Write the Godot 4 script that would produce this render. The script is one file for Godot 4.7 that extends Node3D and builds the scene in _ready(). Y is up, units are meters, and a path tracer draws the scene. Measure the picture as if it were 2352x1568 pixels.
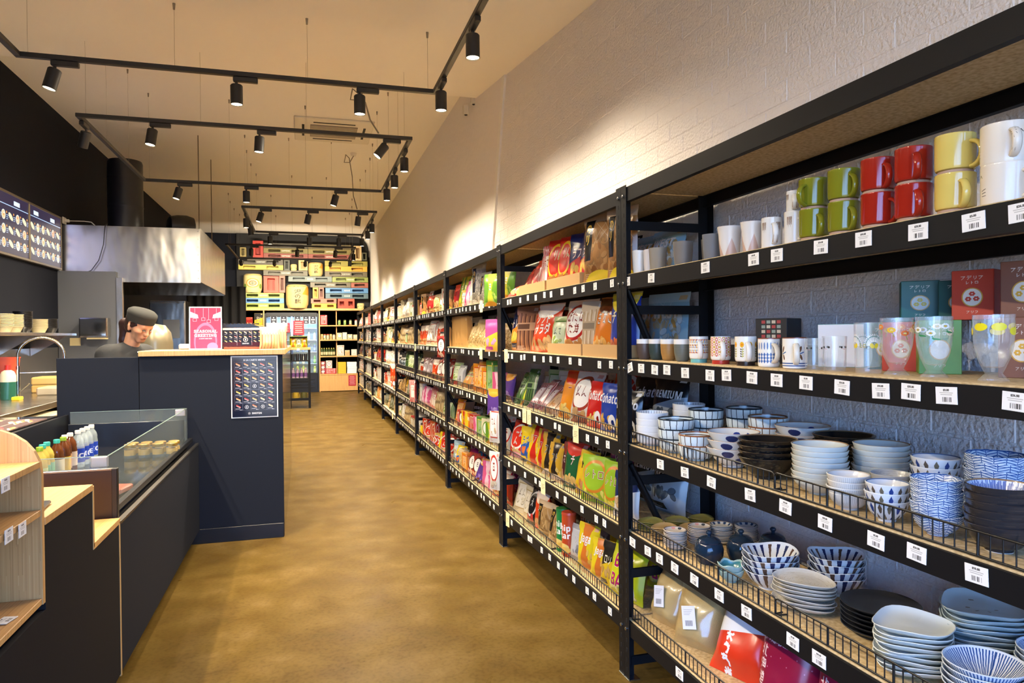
extends Node3D

# x to the right, y up, depth d runs away from the camera (z = -d); metres
const BAY := 1.8818      # length of one shelving bay
const Z0 := 2.6176       # depth of the post between the crockery bay and the first snack bay
const SX := 1.241        # aisle face of the shelving
const LEVELS := [2.0, 1.648, 1.304, 0.961, 0.609, 0.247]
const ORD := ["first", "second", "third", "fourth", "fifth", "sixth", "seventh", "eighth", "ninth", "tenth", "eleventh", "twelfth", "thirteenth", "fourteenth", "fifteenth", "sixteenth", "seventeenth", "eighteenth", "nineteenth", "twentieth", "twenty-first", "twenty-second", "twenty-third", "twenty-fourth"]

var mats := {}
var shapes := {}
var used := {}
var rng := RandomNumberGenerator.new()

class MB:
	var v := PackedVector3Array()
	var uv := PackedVector2Array()
	var ix := PackedInt32Array()

	func pt(p: Vector3, t := Vector2.ZERO) -> int:
		v.append(p)
		uv.append(t)
		return v.size() - 1

	func tri(a: int, b: int, c: int) -> void:
		ix.append(a); ix.append(b); ix.append(c)

	# corners run counterclockwise as seen from outside, starting bottom left
	func quad(a: Vector3, b: Vector3, c: Vector3, d: Vector3, r := Rect2(0, 0, 1, 1)) -> void:
		var i := pt(a, Vector2(r.position.x, r.end.y))
		pt(b, r.end)
		pt(c, Vector2(r.end.x, r.position.y))
		pt(d, r.position)
		tri(i, i + 1, i + 2)
		tri(i, i + 2, i + 3)

	func oquad(a: Vector3, b: Vector3, c: Vector3, d: Vector3, out: Vector3) -> void:
		if (b - a).cross(c - a).dot(out) < 0.0:
			quad(d, c, b, a)
		else:
			quad(a, b, c, d)

	func otri(a: Vector3, b: Vector3, c: Vector3, out: Vector3) -> void:
		var i := pt(a)
		if (b - a).cross(c - a).dot(out) < 0.0:
			pt(c); pt(b)
		else:
			pt(b); pt(c)
		tri(i, i + 1, i + 2)

	func box(c: Vector3, s: Vector3, r := Rect2(0, 0, 1, 1)) -> MB:
		var h := s * 0.5
		var x := Vector3(h.x, 0, 0); var y := Vector3(0, h.y, 0); var z := Vector3(0, 0, h.z)
		quad(c + z - x - y, c + z + x - y, c + z + x + y, c + z - x + y, r)
		quad(c - z + x - y, c - z - x - y, c - z - x + y, c - z + x + y, r)
		quad(c + x + z - y, c + x - z - y, c + x - z + y, c + x + z + y, r)
		quad(c - x - z - y, c - x + z - y, c - x + z + y, c - x - z + y, r)
		quad(c + y - x + z, c + y + x + z, c + y + x - z, c + y - x - z, r)
		quad(c - y - x - z, c - y + x - z, c - y + x + z, c - y - x + z, r)
		return self

	func span(a: Vector3, b: Vector3) -> MB:
		return box((a + b) * 0.5, (b - a).abs())

	# a box with chamfered edges
	func rbox(c: Vector3, s: Vector3, b := 0.004) -> MB:
		var h := s * 0.5
		var t := h - Vector3.ONE * b
		for ax in 3:
			var u := (ax + 1) % 3
			var w := (ax + 2) % 3
			for sg in [-1.0, 1.0]:
				var out := Vector3.ZERO
				out[ax] = sg
				var ps := []
				for q in [[-1, -1], [1, -1], [1, 1], [-1, 1]]:
					var p := Vector3.ZERO
					p[ax] = sg * h[ax]; p[u] = q[0] * t[u]; p[w] = q[1] * t[w]
					ps.append(c + p)
				if ax == 2 and sg > 0:
					quad(ps[0], ps[1], ps[2], ps[3])
				elif ax == 2:
					quad(ps[1], ps[0], ps[3], ps[2])
				elif ax == 0 and sg > 0:
					quad(ps[3], ps[0], ps[1], ps[2])
				elif ax == 0:
					quad(ps[0], ps[3], ps[2], ps[1])
				else:
					oquad(ps[0], ps[1], ps[2], ps[3], out)
			for su in [-1.0, 1.0]:
				for sw in [-1.0, 1.0]:
					var p1 := Vector3.ZERO; var p2 := Vector3.ZERO
					p1[ax] = -t[ax]; p1[u] = su * h[u]; p1[w] = sw * t[w]
					p2[ax] = -t[ax]; p2[u] = su * t[u]; p2[w] = sw * h[w]
					var e := Vector3.ZERO
					e[ax] = 2.0 * t[ax]
					var o := Vector3.ZERO
					o[u] = su; o[w] = sw
					oquad(c + p1, c + p1 + e, c + p2 + e, c + p2, o)
		for sx in [-1.0, 1.0]:
			for sy in [-1.0, 1.0]:
				for sz in [-1.0, 1.0]:
					otri(c + Vector3(sx * h.x, sy * t.y, sz * t.z), c + Vector3(sx * t.x, sy * h.y, sz * t.z), c + Vector3(sx * t.x, sy * t.y, sz * h.z), Vector3(sx, sy, sz))
		return self

	# profile of (radius, height[, v]) from the bottom centre, up the outside, down the inside
	func lathe(prof: Array, n := 20, c := Vector3.ZERO, shape := {}) -> MB:
		var total := 0.0
		for i in range(1, prof.size()):
			total += Vector2(prof[i].x, prof[i].y).distance_to(Vector2(prof[i - 1].x, prof[i - 1].y))
		var run := 0.0
		var before := -1
		for i in prof.size():
			var p := Vector2(prof[i].x, prof[i].y)
			if i > 0:
				run += p.distance_to(Vector2(prof[i - 1].x, prof[i - 1].y))
			var vv: float = prof[i].z if prof[i] is Vector3 else 1.0 - run / maxf(total, 1e-6)
			var twice := false
			if i > 0 and i < prof.size() - 1:
				var a := p - Vector2(prof[i - 1].x, prof[i - 1].y)
				var b := Vector2(prof[i + 1].x, prof[i + 1].y) - p
				twice = absf(a.angle_to(b)) > 0.75
			for k in (2 if twice else 1):
				var at := v.size()
				for j in n + 1:
					var an := TAU * j / n
					var q := Vector3(p.x * cos(an), p.y, -p.x * sin(an))
					if shape:
						var k2 := 1.0
						if shape.has("square"):
							var e: float = shape.square
							k2 = pow(pow(absf(cos(an)), e) + pow(absf(sin(an)), e), -1.0 / e)
						if shape.has("petals"):
							var up := clampf(p.y / float(shape.tall), 0.0, 1.0)
							k2 *= 1.0 + shape.wave * up * up * cos(shape.petals * an)
							q.y += shape.dip * up * up * cos(shape.petals * an)
						if shape.has("wobble"):
							q.y += shape.wobble * sin(2.0 * an + 0.6) * clampf(p.x / shape.wide, 0.0, 1.0)
						q.x *= k2 * shape.get("sx", 1.0)
						q.z *= k2 * shape.get("sz", 1.0)
					pt(c + q, Vector2(float(j) / n, vv))
				if before >= 0 and k == 0:
					for j in n:
						tri(before + j, before + j + 1, at + j + 1)
						tri(before + j, at + j + 1, at + j)
				before = at
		return self

	func tube(path: Array, r: float, n := 8, caps := true) -> MB:
		var ps := []
		for q in path:
			if ps.is_empty() or ps[-1].distance_to(q) > 1e-5:
				ps.append(q)
		var side := Vector3.ZERO
		var before := -1
		var first := -1
		for i in ps.size():
			var d: Vector3 = (ps[mini(i + 1, ps.size() - 1)] - ps[maxi(i - 1, 0)]).normalized()
			if side == Vector3.ZERO:
				side = d.cross(Vector3.UP if absf(d.y) < 0.9 else Vector3.RIGHT).normalized()
			else:
				side = (side - d * side.dot(d)).normalized()
			var up := d.cross(side)
			var at := v.size()
			for j in n:
				var an := TAU * j / n
				pt(ps[i] + (side * cos(an) + up * sin(an)) * r, Vector2(float(j) / n, float(i) / ps.size()))
			if before >= 0:
				for j in n:
					var k := (j + 1) % n
					tri(before + j, before + k, at + k)
					tri(before + j, at + k, at + j)
			else:
				first = at
			before = at
		if caps:
			for e in [[first, ps[0], true], [before, ps[-1], false]]:
				var m := v.size()
				for j in n:
					pt(v[e[0] + j])
				var mid := pt(e[1])
				for j in n:
					if e[2]:
						tri(mid, m + (j + 1) % n, m + j)
					else:
						tri(mid, m + j, m + (j + 1) % n)
		return self

	# a smooth sheet of nu x nv cells through ps, rows upwards, u to the right as seen from outside
	func sheet(ps: PackedVector3Array, nu: int, nv: int, flip := false, r := Rect2(0, 0, 1, 1)) -> MB:
		var at := v.size()
		for j in nv + 1:
			for i in nu + 1:
				var a := float(i) / nu
				var b := float(j) / nv
				pt(ps[j * (nu + 1) + i], Vector2(r.position.x + r.size.x * a, r.position.y + r.size.y * (1.0 - b)))
		for j in nv:
			for i in nu:
				var k := at + j * (nu + 1) + i
				if flip:
					tri(k, k + nu + 2, k + 1)
					tri(k, k + nu + 1, k + nu + 2)
				else:
					tri(k, k + 1, k + nu + 2)
					tri(k, k + nu + 2, k + nu + 1)
		return self

	# one face towards +z
	func quad_box(c: Vector3, w: float, h: float) -> MB:
		quad(c + Vector3(-w, -h, 0) / 2, c + Vector3(w, -h, 0) / 2, c + Vector3(w, h, 0) / 2, c + Vector3(-w, h, 0) / 2)
		return self

	# polygon in the xy plane (counterclockwise), from z0 to z1
	func prism(poly: PackedVector2Array, z0: float, z1: float) -> MB:
		var t := Geometry2D.triangulate_polygon(poly)
		var lo := Vector2(1e9, 1e9); var hi := -lo
		for p in poly:
			lo = lo.min(p); hi = hi.max(p)
		for face in [[z1, false], [z0, true]]:
			var at := v.size()
			for p in poly:
				var q := (p - lo) / (hi - lo)
				pt(Vector3(p.x, p.y, face[0]), Vector2(1.0 - q.x if face[1] else q.x, 1.0 - q.y))
			for i in range(0, t.size(), 3):
				var a := poly[t[i]]; var b := poly[t[i + 1]]; var c := poly[t[i + 2]]
				if ((b - a).cross(c - a) > 0.0) != face[1]:
					tri(at + t[i], at + t[i + 1], at + t[i + 2])
				else:
					tri(at + t[i], at + t[i + 2], at + t[i + 1])
		for i in poly.size():
			var a := poly[i]; var b := poly[(i + 1) % poly.size()]
			quad(Vector3(a.x, a.y, z0), Vector3(b.x, b.y, z0), Vector3(b.x, b.y, z1), Vector3(a.x, a.y, z1))
		return self

	func moved(t: Transform3D) -> MB:
		v = t * v
		return self

	func add(o: MB, t := Transform3D()) -> MB:
		var at := v.size()
		v.append_array(t * o.v)
		uv.append_array(o.uv)
		for i in o.ix:
			ix.append(at + i)
		return self

	func mesh() -> ArrayMesh:
		var n := PackedVector3Array()
		n.resize(v.size())
		var out := PackedInt32Array()
		out.resize(ix.size())
		for i in range(0, ix.size(), 3):
			var a := ix[i]; var b := ix[i + 1]; var c := ix[i + 2]
			var f := (v[b] - v[a]).cross(v[c] - v[a])
			n[a] += f; n[b] += f; n[c] += f
			out[i] = a; out[i + 1] = c; out[i + 2] = b
		for i in n.size():
			n[i] = n[i].normalized() if n[i].length_squared() > 0.0 else Vector3.UP
		var arr := []
		arr.resize(Mesh.ARRAY_MAX)
		arr[Mesh.ARRAY_VERTEX] = v
		arr[Mesh.ARRAY_NORMAL] = n
		arr[Mesh.ARRAY_TEX_UV] = uv
		arr[Mesh.ARRAY_INDEX] = out
		var m := ArrayMesh.new()
		m.add_surface_from_arrays(Mesh.PRIMITIVE_TRIANGLES, arr)
		return m

func V(x: float, y: float, d: float) -> Vector3:
	return Vector3(x, y, -d)

func numbered(called: String) -> String:
	if not used.has(called):
		used[called] = 0
		return called
	used[called] += 1
	return "%s_%03d" % [called, used[called]]

func tag(o: Node3D, label: String, category: String, group := "", kind := "") -> Node3D:
	if label: o.set_meta("label", label)
	if category: o.set_meta("category", category)
	if group: o.set_meta("group", group)
	if kind: o.set_meta("kind", kind)
	return o

func thing(called: String, label: String, category: String, at: Vector3, turn := 0.0, group := "") -> Node3D:
	var o := Node3D.new()
	o.name = numbered(called)
	add_child(o)
	o.position = at
	o.rotation.y = turn
	tag(o, label, category, group)
	return o

func part(parent: Node3D, called: String, m, material: Material, at := Vector3.ZERO, rot := Vector3.ZERO) -> MeshInstance3D:
	var o := MeshInstance3D.new()
	o.name = called
	o.mesh = m.mesh() if m is MB else m
	o.material_override = material
	o.position = at
	o.rotation = rot
	parent.add_child(o, true)
	return o

func solid(called: String, label: String, category: String, m, material: Material, at := Vector3.ZERO, turn := 0.0, group := "") -> MeshInstance3D:
	var o := part(self, numbered(called), m, material, at, Vector3(0, turn, 0))
	tag(o, label, category, group)
	return o

func structure(called: String, m, material: Material, at := Vector3.ZERO) -> MeshInstance3D:
	var o := part(self, called, m, material, at)
	o.set_meta("kind", "structure")
	return o

func copy(o: Node3D, at: Vector3, label: String, turn = null) -> Node3D:
	var c: Node3D = o.duplicate()
	c.name = numbered(str(o.name).rstrip("0123456789").rstrip("_"))
	add_child(c)
	c.position = at
	if turn != null: c.rotation.y = turn
	c.set_meta("label", label)
	return c

func M(key: String, col := Color.WHITE, rough := 0.6, metal := 0.0, more := {}) -> StandardMaterial3D:
	if mats.has(key):
		return mats[key]
	var m := StandardMaterial3D.new()
	m.resource_name = key
	m.albedo_color = col
	m.roughness = rough
	m.metallic = metal
	for k in more:
		m.set(k, more[k])
	mats[key] = m
	return m

func glassy(key: String, col: Color, alpha: float, rough := 0.03) -> StandardMaterial3D:
	return M(key, Color(col, alpha), rough, 0.0, {"transparency": BaseMaterial3D.TRANSPARENCY_ALPHA})

func noise_tex(size: int, freq: float, ramp: Array, octaves := 4, seed_ := 1, normal := false, strength := 4.0) -> NoiseTexture2D:
	var t := NoiseTexture2D.new()
	t.width = size
	t.height = size
	t.seamless = true
	var n := FastNoiseLite.new()
	n.seed = seed_
	n.frequency = freq
	n.noise_type = FastNoiseLite.TYPE_SIMPLEX_SMOOTH
	n.fractal_octaves = octaves
	t.noise = n
	if normal:
		t.as_normal_map = true
		t.bump_strength = strength
	elif ramp:
		var g := Gradient.new()
		var o := PackedFloat32Array(); var c := PackedColorArray()
		for r in ramp:
			o.append(r[0]); c.append(r[1])
		g.offsets = o
		g.colors = c
		t.color_ramp = g
	return t

# drawing of flat print into images
class Pen:
	var im: Image
	var font: RID
	var bold: RID
	var ox := 0
	var oy := 0
	static var cuts := {}
	const KANA := {
		"ア": "128255 545629", "デ": "2161 1484 544729 7182 8191", "リ": "3136 717649", "レ": "313985", "ト": "4149 4475", "ロ": "2282882822",
		"ソ": "2235 827639", "フ": "22827639", "サ": "1484 3137 717649", "ラ": "2171 24847739", "ダ": "4115 32827629 4577 8091 7081", "き": "2272 2575 4167 27396979",
		"な": "2262 4126 7283 5357 57384868 6879", "こ": "2272 26384879", "チ": "7132 1484 525639", "ー": "1585", "ズ": "22725619 5689 8092 7082",
		"ぽ": "2139 5181 5484 6168 68485969 8879", "た": "1363 3119 5484 58688989", "焼": "3138 1334 5344 1938 5484 4686 5286 7253 4888 6869 7379", "ん": "411947576889",
		"沢": "1223 0425 1927 4282 8285 4245 4585 4538 5889", "の": "5246271532628569", "鶴": "1141 2119 1343 1545 1747 1949 3139 5181 5157 5383 5585 5787 8789 5969 7979",
		"北": "3138 1434 1836 6168 6889 8362", "海": "1223 0425 1927 5132 3282 4347 4787 8383 8387 3585 6264 6667", "道": "1122 0434 3437 3709 0989 4152 7161 3282 4347 4383 8387 4787 4585",
		"米": "5159 1585 2233 8273 4418 6688 6488", "う": "3162 238374857969", "お": "1373 3138 38265577 8273 7788", "ち": "1272 4125 25648689", "国": "1191 1119 9199 1999 3272 3575 3878 5258", "天": "2282 1585 5255 5519 5589", "大": "1484 5155 5519 5589", "梨": "3135 1333 6165 8186 1585 5559 5528 5588",
		"よ": "5157 5373 573857", "り": "3136 717649", "め": "2238 611948576889", "は": "2129 4383 6168 68486989", "さ": "1373 4167 36486979", "い": "2238 3847 7286"}

	func _init(w: int, h: int, c := Color.WHITE) -> void:
		im = Image.create(w, h, false, Image.FORMAT_RGBA8)
		im.fill(c)

	func rect(x: float, y: float, w: float, h: float, c: Color) -> void:
		im.fill_rect(Rect2i(ox + int(x), oy + int(y), maxi(1, int(w)), maxi(1, int(h))), c)

	func oval(x: float, y: float, rx: float, ry: float, c: Color, turn := 0.0) -> void:
		if turn != 0.0:
			var ps := []
			for i in 20:
				ps.append(Vector2(x, y) + Vector2(cos(TAU * i / 20) * rx, sin(TAU * i / 20) * ry).rotated(turn))
			poly(ps, c)
			return
		for j in range(int(-ry), int(ry) + 1):
			var w := rx * sqrt(maxf(0.0, 1.0 - (j * j) / (ry * ry)))
			rect(x - w, y + j, 2 * w, 1, c)

	func poly(ps: Array, c: Color) -> void:
		var lo := 1e9; var hi := -1e9
		for p in ps:
			lo = minf(lo, p.y); hi = maxf(hi, p.y)
		for j in range(int(lo), int(hi) + 1):
			var xs := []
			for i in ps.size():
				var a: Vector2 = ps[i]; var b: Vector2 = ps[(i + 1) % ps.size()]
				if (a.y <= j + 0.5) != (b.y <= j + 0.5):
					xs.append(a.x + (b.x - a.x) * (j + 0.5 - a.y) / (b.y - a.y))
			xs.sort()
			for i in range(0, xs.size() - 1, 2):
				rect(xs[i], j, xs[i + 1] - xs[i], 1, c)

	func line(a: Vector2, b: Vector2, w: float, c: Color) -> void:
		var n := (b - a).orthogonal().normalized() * w * 0.5
		var e := (b - a).normalized() * w * 0.3
		poly([a + n - e, b + n + e, b - n + e, a - n - e], c)

	func kana(t: String, x: float, y: float, size: float, w: float, c: Color, down := false) -> void:
		for ch in t:
			if KANA.has(ch):
				for s in KANA[ch].split(" "):
					for i in range(0, s.length() - 3, 2):
						line(Vector2(x + int(s[i]) * size / 10.0, y + int(s[i + 1]) * size / 10.0), Vector2(x + int(s[i + 2]) * size / 10.0, y + int(s[i + 3]) * size / 10.0), w, c)
			if down: y += size
			else: x += size

	func wide(t: String, size: int, f: RID) -> float:
		var ts := TextServerManager.get_primary_interface()
		var w := 0.0
		for ch in t:
			w += ts.font_get_glyph_advance(f, size, ts.font_get_glyph_index(f, size, ch.unicode_at(0), 0)).x
		return w

	# text with its baseline at y; centred on x when mid
	func text(t: String, x: float, y: float, size: int, c: Color, mid := false, f := RID()) -> void:
		if not f.is_valid(): f = bold
		var ts := TextServerManager.get_primary_interface()
		if mid: x -= wide(t, size, f) / 2.0
		for ch in t:
			var g := ts.font_get_glyph_index(f, size, ch.unicode_at(0), 0)
			var key := str(f.get_id(), "_", size, "_", g)
			var k := Vector2i(size, 0)
			if not cuts.has(key):
				ts.font_render_glyph(f, k, g)
				var n := ts.font_get_glyph_texture_idx(f, k, g)
				var m: Image = null
				if n >= 0:
					m = ts.font_get_texture_image(f, k, n).get_region(Rect2i(ts.font_get_glyph_uv_rect(f, k, g)))
					m.convert(Image.FORMAT_RGBA8)
				cuts[key] = m
			var m: Image = cuts[key]
			if m and m.get_width() > 0:
				var fill := Image.create(m.get_width(), m.get_height(), false, Image.FORMAT_RGBA8)
				fill.fill(c)
				var o := ts.font_get_glyph_offset(f, k, g)
				im.blend_rect_mask(fill, m, Rect2i(Vector2i.ZERO, m.get_size()), Vector2i(ox + int(x + o.x), oy + int(y + o.y)))
			x += ts.font_get_glyph_advance(f, size, g).x

	func tex() -> ImageTexture:
		return ImageTexture.create_from_image(im)

var fonts := []

func pen(w: int, h: int, c := Color.WHITE) -> Pen:
	if fonts.is_empty():
		for spec in [["Droid Sans", 400], ["Droid Sans", 700], ["Droid Serif", 700]]:
			var f := SystemFont.new()
			f.font_names = PackedStringArray([spec[0]])
			f.font_weight = spec[1]
			fonts.append(f)
	var p := Pen.new(w, h, c)
	p.font = fonts[0].get_rids()[0]
	p.bold = fonts[1].get_rids()[0]
	return p

func printed(key: String, p: Pen, rough := 0.5, more := {}) -> StandardMaterial3D:
	var m := M(key, Color.WHITE, rough, 0.0, more)
	m.albedo_texture = p.tex()
	return m

func rgb(h: String) -> Color:
	return Color.html(h)

func _ready() -> void:
	rng.seed = 7
	# camera
	var cam := Camera3D.new()
	cam.name = "camera"
	add_child(cam)
	var yaw := 0.2873; var pitch := -0.0091; var roll := -0.0091
	var f := Vector3(sin(yaw) * cos(pitch), sin(pitch), -cos(yaw) * cos(pitch))
	var r := Vector3(cos(yaw), 0, sin(yaw))
	var u := r.cross(f)
	cam.transform = Transform3D(Basis(r * cos(roll) + u * sin(roll), u * cos(roll) - r * sin(roll), -f), Vector3(0, 1.4017, 0))
	cam.fov = rad_to_deg(2.0 * atan(784.0 / 1610.4))
	cam.near = 0.05
	cam.far = 60.0
	# daylight of an open sky enters through the shopfront behind the camera
	var env := Environment.new()
	env.background_mode = Environment.BG_SKY
	var sky := ProceduralSkyMaterial.new()
	sky.sky_top_color = Color(0.34, 0.55, 0.90)
	sky.sky_horizon_color = Color(0.55, 0.73, 0.95)
	sky.ground_bottom_color = Color(0.42, 0.43, 0.45)
	sky.ground_horizon_color = Color(0.62, 0.66, 0.72)
	sky.sun_angle_max = 0.0
	env.sky = Sky.new()
	env.sky.sky_material = sky
	env.background_energy_multiplier = 14.0
	env.tonemap_mode = Environment.TONE_MAPPER_LINEAR
	env.tonemap_exposure = 1.4
	env.sdfgi_enabled = true
	env.ssao_enabled = true
	env.ssil_enabled = true
	var we := WorldEnvironment.new()
	we.name = "world_environment"
	we.environment = env
	add_child(we)
	build_materials()
	build_room()
	build_tracks()
	build_shelving()
	build_counter()
	build_kitchen()
	build_back()
	build_crockery()
	build_snacks()
	build_person()

const LAMP_POWER := 4.7
const LAMP_COLOR := Color(1.0, 0.935, 0.82)

func build_materials() -> void:
	M("black steel", rgb("131315"), 0.5, 0.0, {"metallic_specular": 0.3})
	M("black plastic", rgb("151517"), 0.35)
	M("navy laminate", rgb("20232b"), 0.7, 0.0, {"metallic_specular": 0.2})
	M("stainless", rgb("bdb8b0"), 0.27, 1.0, {"normal_enabled": true, "normal_texture": noise_tex(256, 0.012, [], 3, 5, true, 10.0), "normal_scale": 0.1, "uv1_triplanar": true, "uv1_world_triplanar": true, "uv1_scale": Vector3(0.9, 0.35, 0.9)})
	M("chrome", rgb("c9c9c9"), 0.12, 1.0)
	M("bolt", rgb("c4c8cc"), 0.25, 1.0)
	# oak veneer: long grain
	var p := pen(512, 512, rgb("c99a5e"))
	var g := RandomNumberGenerator.new()
	g.seed = 3
	for i in 420:
		var x := g.randf() * 512; var y := g.randf() * 512; var l := g.randf_range(60, 400)
		var c := rgb("c99a5e").lerp(rgb("a97a42") if g.randf() < 0.55 else rgb("dcb47c"), g.randf_range(0.15, 0.6))
		p.rect(x, y, g.randf_range(1, 3), l, c)
		if y + l > 512: p.rect(x, 0, 2, y + l - 512, c)
	printed("oak", p, 0.45, {"uv1_triplanar": true, "uv1_world_triplanar": true, "uv1_scale": Vector3(1.6, 1.6, 1.6)})
	# particle board of the shelves
	M("board", Color.WHITE, 0.75, 0.0, {"albedo_texture": noise_tex(256, 0.09, [[0.0, rgb("a98b5c")], [0.5, rgb("c9ad7c")], [1.0, rgb("dcc596")]], 3, 9), "uv1_triplanar": true, "uv1_world_triplanar": true, "uv1_scale": Vector3(2.5, 2.5, 2.5)})
	M("cardboard", rgb("b08a58"), 0.8)
	M("paper white", rgb("e9e6df"), 0.7)
	M("ceiling paint", rgb("efeae2"), 0.9)
	M("wall paint", rgb("e6e1dc"), 0.75, 0.0, {"normal_enabled": true, "normal_texture": noise_tex(256, 0.03, [], 4, 21, true, 3.0), "normal_scale": 0.35, "uv1_triplanar": true, "uv1_world_triplanar": true, "uv1_scale": Vector3(1.5, 1.5, 1.5)})
	M("brick paint", rgb("e3dedb"), 0.55, 0.0, {"normal_enabled": true, "normal_texture": noise_tex(512, 0.05, [], 5, 22, true, 6.0), "normal_scale": 0.8, "uv1_triplanar": true, "uv1_world_triplanar": true, "uv1_scale": Vector3(2, 2, 2)})
	M("navy wall", rgb("191b23"), 0.8, 0.0, {"metallic_specular": 0.2})
	M("kitchen panel", rgb("54565a"), 0.7)
	M("glass", Color(0.9, 0.97, 0.95, 0.06), 0.02, 0.0, {"metallic_specular": 0.3, "transparency": BaseMaterial3D.TRANSPARENCY_ALPHA})
	M("film", Color(0.95, 0.95, 0.95, 0.22), 0.12, 0.0, {"transparency": BaseMaterial3D.TRANSPARENCY_ALPHA})
	# polished concrete: mottled, with pale worn patches and dark specks
	var conc := M("concrete", Color.WHITE, 0.36, 0.0, {"metallic_specular": 0.14, "uv1_triplanar": true, "uv1_world_triplanar": true, "uv1_scale": Vector3(0.31, 0.31, 0.31)})
	conc.albedo_texture = noise_tex(1024, 0.009, [[0.0, rgb("4c3c1a")], [0.3, rgb("523f1c")], [0.5, rgb("56441f")], [0.72, rgb("5b4823")], [1.0, rgb("665330")]], 7, 31)
	conc.roughness_texture = noise_tex(512, 0.02, [[0.0, Color(0.26, 0.26, 0.26)], [1.0, Color(0.5, 0.5, 0.5)]], 4, 33)
	conc.roughness = 1.0
	conc.detail_enabled = true
	conc.detail_blend_mode = BaseMaterial3D.BLEND_MODE_MUL
	conc.detail_albedo = noise_tex(1024, 0.11, [[0.0, rgb("a89f92")], [0.14, rgb("e6e1d9")], [0.6, rgb("ffffff")], [1.0, rgb("f6f3ee")]], 5, 37)
	conc.detail_uv_layer = BaseMaterial3D.DETAIL_UV_1

func build_room() -> void:
	structure("floor", MB.new().span(V(-2.9, -0.1, -1.8), V(1.9, 0.0, 19.3)), M("concrete"))
	# ceiling: a sloping soffit near the shopfront, then a level slab
	var far := structure("ceiling", MB.new().span(V(-2.9, 4.03, 6.6), V(1.9, 4.2, 19.3)), M("ceiling paint"))
	var poly := PackedVector2Array([Vector2(-1.8, 2.635), Vector2(6.83, 3.77), Vector2(6.83, 4.2), Vector2(-1.8, 4.2)])
	var so := MB.new().prism(poly, -2.9, 1.9)
	so.moved(Transform3D(Basis(Vector3(0, 0, -1), Vector3(0, 1, 0), Vector3(1, 0, 0)), Vector3.ZERO))
	part(far, "soffit", so, M("ceiling paint"))
	structure("wall_left", MB.new().span(V(-2.9, 0, -1.8), V(-2.72, 4.15, 19.3)), M("navy wall"))
	structure("wall_back", MB.new().span(V(-2.9, 0, 18.95), V(1.9, 4.15, 19.3)), M("navy wall"))
	# shopfront behind the camera with a wide window
	var front := MB.new()
	front.span(V(-2.9, 0, -1.8), V(1.9, 0.12, -1.6))
	front.span(V(-2.9, 2.6, -1.8), V(1.9, 4.0, -1.6))
	front.span(V(-2.9, 0.12, -1.8), V(-2.6, 2.6, -1.6))
	front.span(V(1.6, 0.12, -1.8), V(1.9, 2.6, -1.6))
	structure("wall_front", front, M("navy wall"))
	var win := structure("window_1", MB.new().span(V(-2.6, 0.12, -1.705), V(1.6, 2.6, -1.695)), M("glass"))
	for x in [-2.58, -1.2, 0.2, 1.58]:
		part(win, "mullion", MB.new().box(V(x, 1.36, -1.7), Vector3(0.05, 2.48, 0.08)), M("black steel"))
	# party wall: painted brick near the shopfront, smooth lining beyond a slanting joint
	var wr := structure("wall_right", MB.new().span(V(1.684, 0, -1.8), V(1.9, 4.15, 19.3)), M("brick paint"))
	var lining := PackedVector2Array([Vector2(19.0, 0), Vector2(19.0, 4.1), Vector2(5.64, 4.1), Vector2(6.96, 0)])
	var lm := MB.new().prism(lining, 1.668, 1.686)
	lm.moved(Transform3D(Basis(Vector3(0, 0, -1), Vector3(0, 1, 0), Vector3(1, 0, 0)), Vector3.ZERO))
	part(wr, "lining", lm, M("wall paint"))
	var strip := PackedVector2Array([Vector2(5.72, 4.1), Vector2(5.64, 4.1), Vector2(6.96, 0), Vector2(7.04, 0)])
	var sm := MB.new().prism(strip, 1.664, 1.670)
	sm.moved(Transform3D(Basis(Vector3(0, 0, -1), Vector3(0, 1, 0), Vector3(1, 0, 0)), Vector3.ZERO))
	structure("trim_1", sm, M("paper white"))
	var brick := MB.new().rbox(Vector3.ZERO, Vector3(0.012, 0.079, 0.234), 0.0025)
	var bm := brick.mesh()
	var rest := MB.new()
	var cells := []
	for row in 44:
		var y := 0.043 + row * 0.086
		for k in 34:
			var d := -1.6 + k * 0.242 + (0.121 if row % 2 else 0.0)
			if d > 6.9 - 0.323 * y: continue
			cells.append([y, d, rng.randf_range(-0.0008, 0.0008)])
	var seen := []
	for c in cells:
		# in view: above the shelving, or behind the open crockery bay
		var vis: bool = c[1] > 1.2 and c[0] < 2.2 + (c[1] - 1.298) * 0.31 + 0.05 and (c[0] > 1.95 or c[1] < 2.75)
		if vis: seen.append(c)
		else: rest.add(brick, Transform3D(Basis(), V(1.6875 + c[2], c[0], c[1])))
	seen.sort_custom(func(a, b): return a[1] < b[1])
	for i in seen.size():
		var c: Array = seen[i]
		if i < 300: part(wr, "brick", bm, M("brick paint"), V(1.6875 + c[2], c[0], c[1]))
		else: rest.add(brick, Transform3D(Basis(), V(1.6875 + c[2], c[0], c[1])))
	var ro := part(wr, "brickwork", rest, M("brick paint"))
	ro.set_meta("kind", "stuff")

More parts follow.
